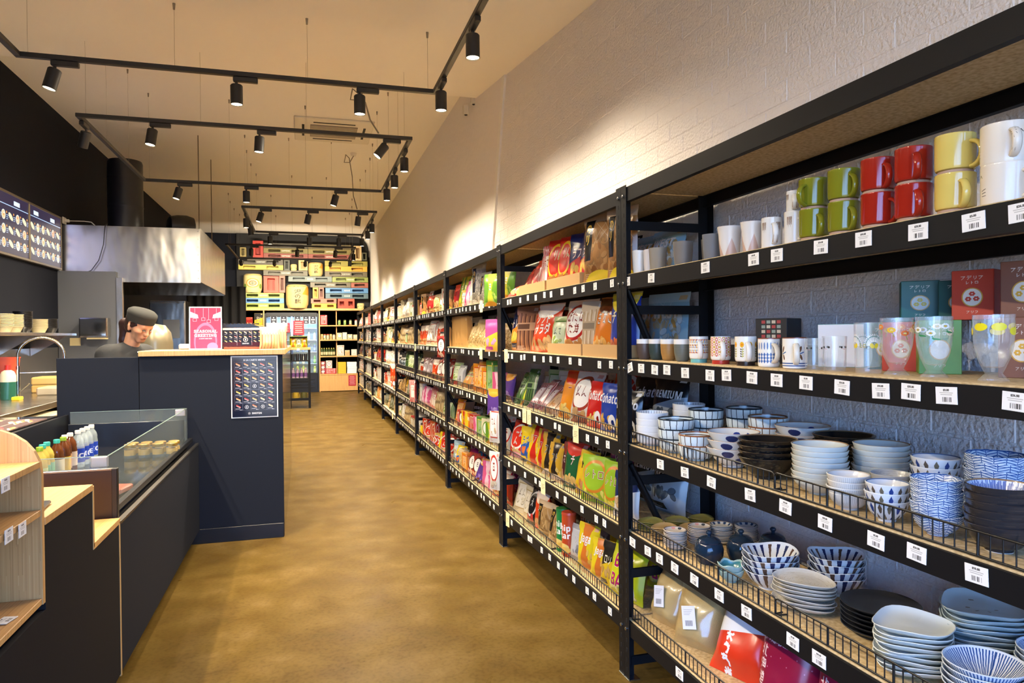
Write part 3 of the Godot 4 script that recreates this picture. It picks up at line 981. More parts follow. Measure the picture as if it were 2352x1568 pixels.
func mug_print(key: String) -> StandardMaterial3D:
	if mats.has("mug " + key): return mats["mug " + key]
	var p := pen(512, 160, rgb("e8e3d6"))
	match key:
		"leaves":
			for i in 20:
				for j in 3:
					for q in 4:
						var c := Vector2(i * 26 + 6 + (q % 2) * 12, 24 + j * 38 + (q / 2) * 15)
						p.oval(c.x, c.y, 4.4, 7, [rgb("d9832b"), rgb("8f2b22"), rgb("e0a93a"), rgb("7f9fc0")][(q + j) % 4], 0.6 if q % 3 else -0.6)
		"gears":
			for i in 11:
				p.rect(i * 48, 4, 22, 130, rgb("cf9a2b"))
				for j in 4:
					p.oval(i * 48 + 11, 20 + j * 34, 9, 13, rgb("efe6d2")); p.oval(i * 48 + 11, 20 + j * 34, 4, 5, rgb("d3722a"))
					for q in 8: p.oval(i * 48 + 35 + 8 * cos(q * 0.785), 20 + j * 34 + 12 * sin(q * 0.785), 3.4, 4.4, rgb("c9412c"))
		"sunflowers":
			for i in 8:
				var x := i * 64 + 20
				for q in 9: p.oval(x + 11 * cos(q * 0.7), 52 + 12 * sin(q * 0.7), 6, 7, rgb("e8ad2a"))
				p.oval(x, 52, 7, 7, rgb("e07a22"))
				p.rect(x - 1, 66, 3, 68, rgb("9a9a3c"))
				for j in 4:
					p.oval(x - 8, 82 + j * 15, 7, 4, rgb("2f2520"), 0.5); p.oval(x + 9, 82 + j * 15, 7, 4, rgb("b5b04a"), -0.5)
		"diamonds":
			for i in 22:
				p.oval(i * 24 + 10, 42, 6, 20, rgb("5f7ba6"))
				for j in 3: p.poly([Vector2(i * 24 + 10, 78 + j * 18), Vector2(i * 24 + 21, 90 + j * 18), Vector2(i * 24 + 10, 102 + j * 18), Vector2(i * 24 - 1, 90 + j * 18)], rgb("48669a"))
			p.rect(0, 0, 512, 5, rgb("8a4a30"))
		"sprig":
			for i in 4:
				p.oval(i * 128 + 30, 60, 9, 18, rgb("6b4a33"), 0.5); p.oval(i * 128 + 36, 100, 8, 16, rgb("6b4a33"), -0.5)
				p.line(Vector2(i * 128 + 20, 84), Vector2(i * 128 + 56, 74), 6, rgb("4a6894"))
			p.rect(0, 128, 512, 6, rgb("48608c")); p.rect(0, 140, 512, 6, rgb("48608c")); p.rect(0, 0, 512, 5, rgb("7a4630"))
		"brown brush":
			p.rect(0, 0, 512, 160, rgb("ddd9d0"))
			for i in 4:
				for j in 5: p.poly([Vector2(i * 128 + 20 + j * 9, 26), Vector2(i * 128 + 27 + j * 9, 24), Vector2(i * 128 + 24 + j * 9, 64 + (j % 2) * 10), Vector2(i * 128 + 20 + j * 9, 60)], rgb("6e4a26"))
		"whiskers":
			p.rect(0, 0, 512, 160, rgb("e3d8c6"))
			for i in 2:
				var x := 60 + i * 256
				for s in [-1, 1]:
					for j in 3: p.line(Vector2(x + s * 40, 96 + j * 10), Vector2(x + s * 62, 90 + j * 13), 2.4, rgb("4a423a"))
					p.line(Vector2(x + s * 26, 44), Vector2(x + s * 34, 36), 3, rgb("4a423a")); p.line(Vector2(x + s * 34, 36), Vector2(x + s * 42, 46), 3, rgb("4a423a"))
				p.poly([Vector2(x - 7, 78), Vector2(x + 7, 78), Vector2(x, 88)], rgb("4a423a"))
	return printed("mug " + key, p, 0.2)

func glass_print(key: String) -> StandardMaterial3D:
	if mats.has("glass print " + key): return mats["glass print " + key]
	var p := pen(512, 256, Color(1, 1, 1, 0))
	match key:
		"orange flowers", "daisies":
			var cs := [rgb("e8811c"), rgb("e5b42a"), rgb("e06a1a")] if key == "orange flowers" else [rgb("efece0"), rgb("f2efe6"), rgb("e6e2d2")]
			for i in 8:
				var c := Vector2(i * 64 + 32, 70 + (i % 3) * 34)
				p.line(c, c + Vector2(14, 70), 4, rgb("8a9a3c") if key == "orange flowers" else rgb("2f8a4a"))
				for q in 10: p.oval(c.x + 16 * cos(q * 0.628), c.y + 20 * sin(q * 0.628), 6, 9, cs[i % 3])
				p.oval(c.x, c.y, 7, 8, rgb("d9a21f") if key == "daisies" else rgb("efcf5a"))
				if key == "daisies": p.oval(c.x + 24, c.y + 60, 22, 8, rgb("2f8a4a"), 0.3)
		"apples":
			for i in 7:
				var c := Vector2(i * 73 + 36, 84 + (i % 2) * 40)
				p.oval(c.x, c.y, 30, 36, rgb("e8d71f")); p.line(c + Vector2(0, -30), c + Vector2(3, -46), 3, rgb("6b5a2a"))
		"peacock":
			for i in 4:
				var c := Vector2(i * 128 + 64, 150)
				for q in 19:
					var v := Vector2(0, -1).rotated(-1.6 + q * 0.18)
					p.line(c + v * 26, c + v * Vector2(58, 84), 4, rgb("e8e8e2"))
					p.oval(c.x + v.x * 48, c.y + v.y * 66, 3, 4, rgb("2c6b5a"))
				for s in [-1, 1]: p.oval(c.x + s * 13, c.y + 4, 12, 20, rgb("dcc01f"), s * 0.3)
		"eyes":
			for i in 4:
				for s in [-1, 1]: p.oval(i * 128 + 64 + s * 20, 110, 8, 14, rgb("2a2420"))
				p.oval(i * 128 + 64, 134, 7, 4, rgb("c98a80"))
	var m := printed("glass print " + key, p, 0.35, {"transparency": BaseMaterial3D.TRANSPARENCY_ALPHA_SCISSOR, "alpha_scissor_threshold": 0.5})
	return m

func tumbler(called: String, label: String, at: Vector3, prof: Array, wall: Array, print_: String) -> void:
	var t := thing(called, label, "glass", at, rng.randf() * TAU, "drinking glasses")
	part(t, "glass_wall", MB.new().lathe(prof, 36), M("tumbler glass", Color(0.93, 0.97, 0.96, 0.07), 0.015, 0.0, {"transparency": BaseMaterial3D.TRANSPARENCY_ALPHA}))
	if print_:
		part(t, "print", MB.new().lathe(wall, 36), glass_print(print_))

func build_crockery() -> void:
	var y1: float = LEVELS[1] - 0.004; var y2: float = LEVELS[2] - 0.004; var y3: float = LEVELS[3] - 0.004; var y4: float = LEVELS[4] - 0.004; var y5: float = LEVELS[5] - 0.004
	var clay := M("raw clay", rgb("b3937c"), 0.8)
	# ---- upper shelf
	var pale := M("pale glaze", rgb("d8d2c8"), 0.3)
	var facet := {"faces": 6}
	var cup_pts := [[0.0, 0.0], [0.78, 0.0], [0.82, 0.02], [0.92, 0.4], [1.0, 0.97], [0.98, 1.0], [0.92, 0.98], [0.85, 0.2], [0.0, 0.16]]
	var cups := [[1.30, 2.575, 0.029, 0.093, "e0dcd3", "white ribbed tea cup, leftmost on the mug shelf"], [1.31, 2.51, 0.022, 0.09, "d9cfc6", "pinkish white tea cup squeezed behind the tan-grey cup"], [1.32, 2.455, 0.033, 0.09, "8d8475", "tan-grey faceted tea cup, first of the grey cups"], [1.37, 2.345, 0.03, 0.088, "5f5b57", "dark grey faceted tea cup set back on the shelf"], [1.32, 2.266, 0.034, 0.09, "716b64", "wide brown-grey faceted tea cup with dark arch facet"], [1.37, 2.17, 0.028, 0.088, "55524f", "dark charcoal faceted tea cup half hidden behind another"], [1.32, 2.076, 0.031, 0.09, "6a6d72", "blue-grey faceted tea cup, last of the grey cups"], [1.42, 2.24, 0.03, 0.097, "c9c7c3", "off-white tea cup at the back behind grey cups"]]
	for q in cups:
		var prof := []
		for s in cup_pts: prof.append(Vector2(s[0] * q[2], s[1] * q[3]))
		solid("tea_cup", q[5], "cup", MB.new().lathe(prof, 30, Vector3.ZERO, {"square": 2.6} if q[4] < "90" else {"wobble": 0.001, "wide": 0.03}), M("cup " + q[4], rgb(q[4]), 0.55 if q[4] < "90" else 0.3), V(q[0], y1, q[1]), rng.randf(), "tea cups on the mug shelf")
	for q in [[1.32, 1.975, 0.039, 0.10, "large white tumbler cup with a pink clay triangle"], [1.32, 1.858, 0.034, 0.097, "white flared tumbler cup with rosy lower glaze"]]:
		var p := pen(256, 128, rgb("ddd6cc"))
		for i in 4: p.poly([Vector2(i * 64, 128), Vector2(i * 64 + 64, 128), Vector2(i * 64 + 32, 50)], rgb("c4a593"))
		solid("tumbler_cup", q[4], "cup", MB.new().lathe([Vector3(0, 0, 1), Vector3(q[2] * 0.72, 0, 1), Vector3(q[2] * 0.76, q[3] * 0.05, 0.95), Vector3(q[2] * 0.84, q[3] * 0.4, 0.6), Vector3(q[2] * 0.9, q[3] * 0.75, 0.25), Vector3(q[2], q[3], 0.02), Vector3(q[2] * 0.94, q[3], 0.01), Vector3(q[2] * 0.8, q[3] * 0.4, 0), Vector3(0, q[3] * 0.2, 0)], 30), printed("tumbler cup %.3f" % q[1], p, 0.25), V(q[0], y1, q[1]), 0.4, "")
	mug("mug", "white mug with brown brush strokes and handle towards the aisle", V(1.32, y1, 1.762), 0.029, 0.094, mug_print("brown brush"), null, -2.0)
	mug("mug", "lower of two stacked white brown-brushed mugs beside green mugs", V(1.325, y1, 1.668), 0.028, 0.096, mug_print("brown brush"), null, -1.7)
	mug("mug", "upper of two stacked white brown-brushed mugs beside green mugs", V(1.325, y1 + 0.092, 1.668), 0.022, 0.062, mug_print("brown brush"), null, -2.2)
	var cols := [["green", "7a7a1c", 1.590, "beside white mugs", -1.95, -2.9], ["green", "7a7a1c", 1.480, "beside red mugs", -1.9, -1.85], ["red", "9c2415", 1.368, "beside green mugs", -1.6, -1.95], ["red", "9c2415", 1.266, "beside yellow mugs", -2.2, -2.25], ["yellow", "d6bd62", 1.160, "between red and cat-faced mugs", -2.1, -1.55]]
	for q in cols:
		for k in 2:
			mug("stacking_mug", "%s %s glazed stacking mug with clay foot, %s" % ["lower" if k == 0 else "upper", q[0], q[3]], V(1.325, y1 + k * 0.082, q[2]), 0.0385, 0.088, M("mug glaze " + q[0], rgb(q[1]), 0.12), clay, q[4 + k], "stacking mugs")
	for k in 2:
		mug("cat_mug", "%s cream mug with drawn cat whiskers, rightmost on the mug shelf" % ["lower", "upper"][k], V(1.325, y1 + k * 0.078, 1.048), 0.043, 0.082, mug_print("whiskers"), null, -1.7 - k * 0.5)
	# ---- second shelf: cups, printed mugs, glasses and cartons
	var low := [[1.305, 2.545, "57473e", "dark brown"], [1.32, 2.47, "33423f", "dark teal"], [1.32, 2.375, "a5793f", "ochre"], [1.32, 2.275, "66695f", "grey-green"]]
	for q in low:
		var p := pen(64, 128, rgb("e6e2da"))
		p.rect(0, 32, 64, 96, rgb(q[2]))
		for j in 9: p.rect(0, 40 + j * 9, 64, 2, rgb(q[2]).darkened(0.12))
		solid("dipped_cup", "white-rimmed cup dipped in %s glaze, on the glassware shelf" % q[3], "cup", MB.new().lathe([Vector3(0, 0, 1), Vector3(0.017, 0, 1), Vector3(0.024, 0.006, 0.93), Vector3(0.0295, 0.03, 0.65), Vector3(0.031, 0.055, 0.35), Vector3(0.031, 0.081, 0.03), Vector3(0.0285, 0.081, 0.02), Vector3(0.028, 0.03, 0.01), Vector3(0, 0.012, 0)], 28), printed("dipped " + q[3], p, 0.4), V(q[0], y2, q[1]), 0, "two-tone cups")
	var bases := {"leaves": "6fb0aa", "gears": "b23426", "sunflowers": "2c201b"}
	for q in [[1.32, 2.165, "leaves", "white retro mug with orange leaf print and aqua foot"], [1.32, 2.030, "gears", "white retro mug with red gear flowers and red foot"], [1.32, 1.893, "sunflowers", "white retro mug with sunflowers and dark brown foot"]]:
		mug("printed_mug", q[3], V(q[0], y2, q[1]), 0.0325, 0.091, mug_print(q[2]), M("foot " + q[2], rgb(bases[q[2]]), 0.25), -1.75 - 0.12 * q[1], "", M("white glaze", rgb("e6e1d6"), 0.2))
	mug("cream_mug", "cream mug with blue diamond and petal print", V(1.32, y2, 1.779), 0.031, 0.086, mug_print("diamonds"), null, -1.75, "", M("cream glaze", rgb("ddd3bf"), 0.2))
	mug("cream_mug", "cream mug with brown leaf sprigs and blue bands", V(1.32, y2, 1.664), 0.033, 0.088, mug_print("sprig"), null, -2.15, "", M("cream glaze", rgb("ddd3bf"), 0.2))
	var strait := [Vector2(0, 0.0), Vector2(0.021, 0), Vector2(0.0235, 0.003), Vector2(0.0245, 0.03), Vector2(0.026, 0.086), Vector2(0.0245, 0.086), Vector2(0.0225, 0.03), Vector2(0.021, 0.012), Vector2(0, 0.010)]
	var shell := func_wall([[0.0252, 0.032], [0.0262, 0.08]])
	tumbler("face_glass", "small clear tumbler printed with two brown eyes", V(1.32, y2, 1.585), strait, shell, "eyes")
	tumbler("face_glass", "wider clear tumbler beside the eyed glass", V(1.32, y2, 1.510), scaled(strait, 1.15, 1.06), func_wall([[0.0290, 0.034], [0.0301, 0.085]]), "eyes")
	tumbler("tall_glass", "straight clear glass printed with white peacock fans", V(1.32, y2, 1.396), scaled(strait, 1.24, 1.45), func_wall([[0.0312, 0.035], [0.0325, 0.118]]), "peacock")
	var gob := [Vector2(0, 0), Vector2(0.027, 0), Vector2(0.0275, 0.003), Vector2(0.019, 0.011), Vector2(0.015, 0.016), Vector2(0.020, 0.026), Vector2(0.028, 0.046), Vector2(0.034, 0.072), Vector2(0.0365, 0.1), Vector2(0.0365, 0.134), Vector2(0.0350, 0.134), Vector2(0.0350, 0.1), Vector2(0.0322, 0.073), Vector2(0.026, 0.048), Vector2(0.017, 0.030), Vector2(0, 0.026)]
	for q in [[1.316, "orange flowers", "footed clear glass printed with orange flowers"], [1.214, "daisies", "footed clear glass printed with white daisies"], [1.075, "apples", "footed clear glass printed with yellow apples"]]:
		tumbler("footed_glass", q[2], V(1.325, y2, q[1 - 1]), gob, func_wall([[0.0347, 0.072], [0.0371, 0.1], [0.0371, 0.128]]), q[1])
	# cartons behind
	var blk := M("black carton", rgb("1c1c20"), 0.5)
	var pat := pen(96, 96, rgb("1c1c20"))
	for i in 4:
		for j in 4: pat.rect(18 + i * 16, 6 + j * 18, 12, 12, [rgb("a83a3a"), rgb("8f9a8c"), rgb("c9b9a0")][(i + j) % 3])
	carton("gift_box", "black gift box with patterned square, standing on flat black boxes", V(1.545, y2 + 0.062, 2.03), Vector3(0.11, 0.088, 0.11), -PI / 4 - 0.3, printed("gift pattern", pat, 0.5), blk)
	for q in [[1.53, 2.16, 0.16, "left flat black gift box below the standing one"], [1.55, 1.92, 0.18, "right flat black gift box below the standing one"]]:
		carton("gift_box", q[3], V(q[0], y2, q[1]), Vector3(q[2], 0.06, 0.13), -PI / 2, blk)
	carton("low_carton", "low brown carton behind the dipped cups", V(1.50, y2, 2.47), Vector3(0.16, 0.075, 0.12), -PI / 2, M("cardboard"))
	carton("white_box", "plain white box with teal side behind the glasses", V(1.53, y2, 1.70), Vector3(0.13, 0.125, 0.10), -PI / 2 + 0.5, M("white card", rgb("dfe0e4"), 0.6), M("teal card", rgb("7fb0ac"), 0.6))
	var bs := 0.088
	for q in [[1.535, 1.555, 0.0, "0e4f45", "dfe6dc", "c9b42a", "dark green glass carton behind the peacock glass", 0.126, -0.9], [1.50, 1.465, 0.0, "c4452a", "e3d9c9", "d0632c", "orange-red glass carton behind the flower goblets", 0.126, -0.95], [1.47, 1.335, 0.0, "5f8f3e", "e6e8da", "efefe6", "grass green glass carton behind the daisy goblet", 0.128, -0.75], [1.50, 1.14, 0.0, "7d5240", "e3d7c2", "d9a53a", "brown glass carton behind the apple goblet", 0.13, -1.1],
			[1.56, 1.475, 0.128, "0f5a50", "cfd6cc", "d0b92a", "teal-green glass carton, leftmost on the carton row", 0.105, -0.75], [1.59, 1.375, 0.128, "0e4f45", "cfd6cc", "c9b42a", "dark green glass carton between teal and red cartons", 0.10, -1.0], [1.555, 1.30, 0.128, "b8402a", "e0d5c4", "c0402a", "red glass carton high above the daisy goblet", 0.118, -1.15], [1.55, 1.17, 0.13, "7d5240", "e3d7c2", "d9a53a", "brown glass carton high above the apple goblet", 0.125, -1.2]]:
		carton("glass_carton", q[6], V(q[0], y2 + q[2], q[1]), Vector3(bs, q[7], bs), q[8], retro_box(q[3] + q[5], q[3], q[4], q[5], "アデリア"), M("card " + q[3], rgb(q[3]), 0.45))
	# ---- bowl shelf
	stack("straight_bowl", "white straight-sided bowl", "of the white stack by the post", "straight", "white ticks", 1.33, 2.535, 0.064, 0.052, 4, 0.0265, y3)
	stack("straight_bowl", "white straight-sided bowl", "of the rear white stack", "straight", "white ticks", 1.50, 2.54, 0.066, 0.052, 5, 0.0265, y3)
	stack("grid_bowl", "pale bowl with dark line grid", "of front grid stack", "straight", "grid blue", 1.335, 2.35, 0.068, 0.055, 3, 0.036, y3)
	stack("grid_bowl", "pale bowl with dark line grid", "of middle grid stack", "straight", "grid blue", 1.477, 2.375, 0.067, 0.055, 4, 0.033, y3)
	stack("grid_bowl", "pale bowl with dark line grid", "of rear grid stack", "straight", "grid blue", 1.567, 2.26, 0.066, 0.06, 4, 0.036, y3)
	stack("grid_bowl", "brown-rimmed line grid bowl", "of rear stack", "straight", "grid brown", 1.53, 2.07, 0.066, 0.055, 4, 0.034, y3)
	stack("grid_bowl", "brown-rimmed line grid bowl", "of middle stack", "straight", "grid brown", 1.453, 2.19, 0.063, 0.055, 2, 0.034, y3)
	stack("grid_bowl", "brown-rimmed line grid bowl", "of front brown-rimmed stack", "straight", "grid brown", 1.32, 2.185, 0.063, 0.055, 2, 0.036, y3)
	stack("dotted_bowl", "wide bowl with blue and brown dots", "of front dotted stack", "flare", "dots", 1.365, 2.03, 0.086, 0.066, 3, 0.026, y3)
	stack("dotted_bowl", "wide bowl with blue and brown dots", "of rear dotted stack", "flare", "dots", 1.545, 1.91, 0.086, 0.066, 4, 0.026, y3)
	stack("black_bowl", "dark bronze-rimmed bowl", "of front dark stack", "flare", "dark", 1.36, 1.845, 0.088, 0.066, 4, 0.018, y3)
	stack("black_bowl", "dark bronze-rimmed bowl", "of rear dark stack", "flare", "dark", 1.545, 1.73, 0.088, 0.066, 5, 0.018, y3)
	stack("celadon_bowl", "pale celadon bowl with tan rim", "of front celadon stack", "round", "celadon", 1.36, 1.615, 0.074, 0.05, 7, 0.0145, y3)
	stack("celadon_bowl", "pale celadon bowl with tan rim", "of rear celadon stack", "round", "celadon", 1.52, 1.565, 0.072, 0.05, 7, 0.0145, y3)
	stack("ribbed_bowl", "small white ribbed bowl", "of the ribbed stack", "round", "ribbed", 1.31, 1.452, 0.051, 0.042, 4, 0.015, y3)
	stack("grey_bowl", "small grey washed bowl", "behind the ribbed stack", "round", "grey wash", 1.44, 1.45, 0.05, 0.045, 3, 0.018, y3)
	stack("leaf_bowl", "white bowl with blue and brown leaves", "of front leaf stack", "round", "leaf", 1.31, 1.33, 0.048, 0.05, 3, 0.02, y3)
	stack("leaf_bowl", "white bowl with blue and brown leaves", "of rear leaf stack", "round", "leaf", 1.465, 1.34, 0.054, 0.052, 5, 0.022, y3)
	stack("herringbone_bowl", "blue herringbone bowl", "of front herringbone stack", "round", "herringbone", 1.32, 1.205, 0.051, 0.048, 7, 0.0128, y3)
	stack("herringbone_bowl", "blue herringbone bowl", "of rear herringbone stack", "round", "herringbone", 1.49, 1.205, 0.062, 0.055, 8, 0.016, y3)
	stack("night_bowl", "dark bowl with blue streaked inside", "of the dark blue-lined stack", "round", "night", 1.345, 1.078, 0.062, 0.056, 6, 0.0155, y3)
	stack("night_bowl", "dark bowl with blue streaked inside", "of the rear blue-lined stack", "round", "night", 1.50, 1.055, 0.058, 0.056, 5, 0.0155, y3)
	# ---- plate shelf
	for q in [["olive", 1.33, 2.555, "front olive stack", 5], ["olive", 1.455, 2.56, "middle olive stack", 4], ["olive", 1.565, 2.56, "rear olive stack", 4], ["tan", 1.33, 2.437, "front tan stack", 6], ["tan", 1.455, 2.445, "middle tan stack", 4], ["tan", 1.565, 2.445, "rear tan stack", 4]]:
		stack("small_plate", "small %s plate" % q[0], "of the " + q[3], "plate", q[0], q[1], q[2], 0.053, 0.014, q[4], 0.0068, y4, {"wobble": 0.004, "wide": 0.056})
	for q in [["small spots", 1.31, 2.318, "spotted sauce dish", "front spotted stack"], ["small spots", 1.42, 2.335, "spotted sauce dish", "second spotted stack"], ["small stripes", 1.51, 2.325, "striped sauce dish", "striped stack"], ["small stripes", 1.595, 2.29, "striped sauce dish", "striped stack by the wall"]]:
		stack("sauce_dish", "small " + q[3], "of the " + q[4], "plate", q[0], q[1], q[2], 0.043, 0.016, 10, 0.0062, y4)
	for q in [[1.34, 2.14, "front"], [1.455, 2.12, "middle"], [1.575, 2.105, "rear"]]:
		var t := thing("lidded_jar", "dark blue glazed jar with knobbed lid, %s of three in a row" % q[2], "jar", V(q[0], y4, q[1]), 0, "blue lidded jars")
		var gm := M("blue glaze", rgb("1d2d3d"), 0.08)
		part(t, "jar_body", MB.new().lathe([Vector2(0, 0), Vector2(0.034, 0), Vector2(0.04, 0.006), Vector2(0.049, 0.03), Vector2(0.05, 0.05), Vector2(0.044, 0.068), Vector2(0.038, 0.074), Vector2(0.034, 0.074), Vector2(0, 0.07)], 28), gm)
		var lid := part(t, "lid", MB.new().lathe([Vector2(0, 0.072), Vector2(0.040, 0.072), Vector2(0.041, 0.076), Vector2(0.034, 0.084), Vector2(0.02, 0.091), Vector2(0, 0.093)], 28), gm)
		part(lid, "knob", MB.new().lathe([Vector2(0, 0.09), Vector2(0.006, 0.092), Vector2(0.006, 0.097), Vector2(0.0105, 0.102), Vector2(0.0105, 0.107), Vector2(0.006, 0.112), Vector2(0, 0.113)], 16), gm)
	stack("flower_bowl", "small sea-green petal-edged bowl", "in front of the striped bowls", "round", "sea green", 1.305, 1.955, 0.042, 0.04, 2, 0.018, y4, {"petals": 5.0, "wave": 0.07, "dip": 0.004, "tall": 0.04})
	stack("striped_bowl", "wide bowl with blue and brown brush stripes", "of front striped stack", "flare", "brush stripes", 1.395, 1.875, 0.086, 0.06, 4, 0.019, y4, {"petals": 3.0, "wave": 0.03, "dip": 0.004, "tall": 0.06})
	stack("striped_bowl", "wide bowl with blue and brown brush stripes", "of rear striped stack", "flare", "brush stripes", 1.553, 1.77, 0.082, 0.06, 4, 0.02, y4, {"petals": 3.0, "wave": 0.03, "dip": 0.004, "tall": 0.06})
	stack("oval_plate", "cream oval plate with washed grain", "of the cream oval stack", "plate", "cream wash", 1.375, 1.70, 0.083, 0.02, 7, 0.0112, y4, {"sz": 1.1, "sx": 0.85, "wobble": 0.004, "wide": 0.08})
	stack("black_plate", "matt black round plate", "of the black plate stack", "plate", "matt black", 1.455, 1.502, 0.098, 0.02, 6, 0.012, y4)
	stack("square_plate", "pale rounded square plate with grey spots", "of the front square stack", "plate", "pale ice", 1.365, 1.31, 0.082, 0.024, 9, 0.0112, y4, {"square": 3.2, "wobble": 0.004, "wide": 0.08}, 0.5)
	stack("square_plate", "celadon blue rounded square plate", "of the rear square stack", "plate", "ice", 1.545, 1.28, 0.088, 0.024, 11, 0.0122, y4, {"square": 3.2, "wobble": 0.004, "wide": 0.08}, 0.5)
	stack("streaked_bowl", "white bowl with fine blue streaks", "of front streaked stack", "flare", "blue streaks", 1.365, 1.13, 0.078, 0.052, 5, 0.0125, y4)
	stack("streaked_bowl", "white bowl with fine blue streaks", "of the rear streaked stack", "flare", "blue streaks", 1.53, 1.105, 0.07, 0.052, 6, 0.0125, y4)
	# ---- rice on the lowest shelf
	var grain := M("rice grain", Color.WHITE, 0.3, 0.0, {"albedo_texture": noise_tex(256, 0.28, [[0.0, rgb("7a6338")], [0.5, rgb("b79c66")], [1.0, rgb("d6c293")]], 2, 51), "uv1_scale": Vector3(2, 2, 2), "clearcoat_enabled": true, "clearcoat": 0.8, "clearcoat_roughness": 0.1})
	var lab := pen(96, 128, rgb("dcdce0"))
	for j in 4: lab.rect(14, 20 + j * 9, 66 - j * 8, 3, rgb("a9a9ad"))
	for i in 18: lab.rect(20 + i * 3, 80, 1 + i % 2, 30, rgb("44444a"))
	var lm := printed("rice label", lab, 0.5)
	for q in [[1.37, 0.0, 2.48, "clear bag of brown rice standing nearest the post", 0.25, -1.35], [1.37, 0.0, 2.27, "clear bag of brown rice standing beside the red-and-white sack", 0.25, -1.1], [1.50, 0.02, 2.40, "clear bag of brown rice lying behind, topmost", 0.5, -1.3], [1.53, 0.0, 2.18, "clear bag of brown rice pushed to the back", 0.3, -1.2]]:
		var t := thing("rice_bag", q[3], "rice bag", V(q[0], y5 + q[1], q[2]), q[5])
		var bag := part(t, "bag", pillow(0.20, 0.23, 0.13, 3), grain, Vector3.ZERO, Vector3(-q[4], 0, 0))
		part(bag, "paper_label", MB.new().rbox(Vector3(0.02, 0.11, 0.0735), Vector3(0.055, 0.08, 0.001), 0.0003), lm, Vector3.ZERO, Vector3(0, 0, 0.25))
	var rp := pen(256, 320, rgb("e4e2e2"))
	rp.rect(0, 190, 256, 130, rgb("d8381c"))
	rp.poly([Vector2(0, 190), Vector2(256, 140), Vector2(256, 200), Vector2(0, 200)], rgb("d8381c"))
	rp.kana("おうち米", 70, 172, 40, 8, rgb("eeeceb"), true)
	for i in 24: rp.rect(150 + i * 3, 50, 1 + i % 2, 46, rgb("55555a"))
	rp.rect(20, 40, 50, 12, rgb("2a2a2e"))
	for j in 5: rp.rect(60, 62 + j * 9, 70 - j * 6, 3, rgb("8a8a90"))
	var sack := thing("rice_sack", "white and orange-red sack of rice leaning on the wire fence", "rice bag", V(1.38, y5, 2.03), -1.25)
	part(sack, "sack", pillow(0.24, 0.30, 0.12, 4), printed("sack red", rp, 0.25), Vector3.ZERO, Vector3(-0.45, 0, 0))
	var mp := pen(256, 320, rgb("8a1436"))
	mp.rect(0, 0, 256, 50, rgb("b98a9a"))
	var g := RandomNumberGenerator.new()
	g.seed = 77
	for i in 500: mp.rect(g.randf() * 256, 70 + g.randf() * 34, g.randf_range(2, 8), g.randf_range(2, 6), rgb("e4ccd2"))
	for i in 60: mp.oval(g.randf() * 256, g.randf() * 320, 2, 2, rgb("c98a9c"))
	mp.kana("北海道", 24, 116, 44, 5, rgb("e6d2d6"), true)
	mp.oval(190, 250, 30, 30, rgb("d9b0bb")); mp.oval(190, 250, 25, 25, rgb("8a1436")); mp.oval(190, 250, 12, 10, rgb("d9b0bb"))
	for q in [[1.39, 1.80, "magenta snow-patterned sack of rice beside the red-and-white sack", -1.3], [1.42, 1.57, "magenta snow-patterned sack of rice, second along", -1.15], [1.44, 1.35, "magenta snow-patterned sack of rice at the picture's lower edge", -1.1]]:
		var t := thing("rice_sack", q[2], "rice bag", V(q[0], y5, q[1]), q[3])
		part(t, "sack", pillow(0.22, 0.30, 0.12, 4), printed("sack magenta", mp, 0.3), Vector3.ZERO, Vector3(-0.2, 0, 0))

func func_wall(ps: Array) -> Array:
	var out := []
	for i in ps.size():
		out.append(Vector3(ps[i][0], ps[i][1], 1.0 - float(i) / (ps.size() - 1)))
	return out

func scaled(ps: Array, x: float, y: float) -> Array:
	var out := []
	for p in ps: out.append(Vector2(p.x * x, p.y * y))
	return out

# a filled pillow bag standing on its lower seam: width x, height y, bulging along z
func pillow(w: float, h: float, t: float, seed_: int) -> ArrayMesh:
	var key := "pillow%.3f%.3f%.3f%d" % [w, h, t, seed_]
	if shapes.has(key): return shapes[key]
	var g := RandomNumberGenerator.new()
	g.seed = seed_
	var ph := []
	for i in 6: ph.append(g.randf() * TAU)
	var m := MB.new()
	var nu := 12; var nv := 14
	for side in [1.0, -1.0]:
		var ps := PackedVector3Array()
		for j in nv + 1:
			var b := float(j) / nv
			for i in nu + 1:
				var a := float(i) / nu
				var s := 2.0 * a - 1.0
				var e := clampf(minf((b - 0.03) / 0.24, (0.94 - b) / 0.30), 0.0, 1.0)
				var full := sin(e * PI / 2)
				var lens := pow(maxf(0.0, 1.0 - pow(absf(s), 2.4)), 0.62)
				var crease := (1.0 - e) * e * 4.0 * 0.10 * sin(s * 9.0 + ph[0] + b * 4.0) + 0.05 * sin(s * 5.0 + ph[1] + b * 7.0) + 0.04 * sin(b * 13.0 + ph[2] - s * 3.0)
				var z := 0.5 * t * full * lens * (1.0 + crease) * (1.08 - 0.25 * b)
				var narrow := 1.0 - 0.07 * full
				var bend := 0.012 * sin(b * 3.0 + ph[3]) * (1.0 if b > 0.8 else 0.2)
				ps.append(Vector3(s * w * 0.5 * narrow, b * h, side * (z + 0.0006) + bend + (0.02 * t * sin(s * 7.0 + ph[4]) if b > 0.93 else 0.0)))
		m.sheet(ps, nu, nv, side < 0)
	shapes[key] = m.mesh()
	return shapes[key]

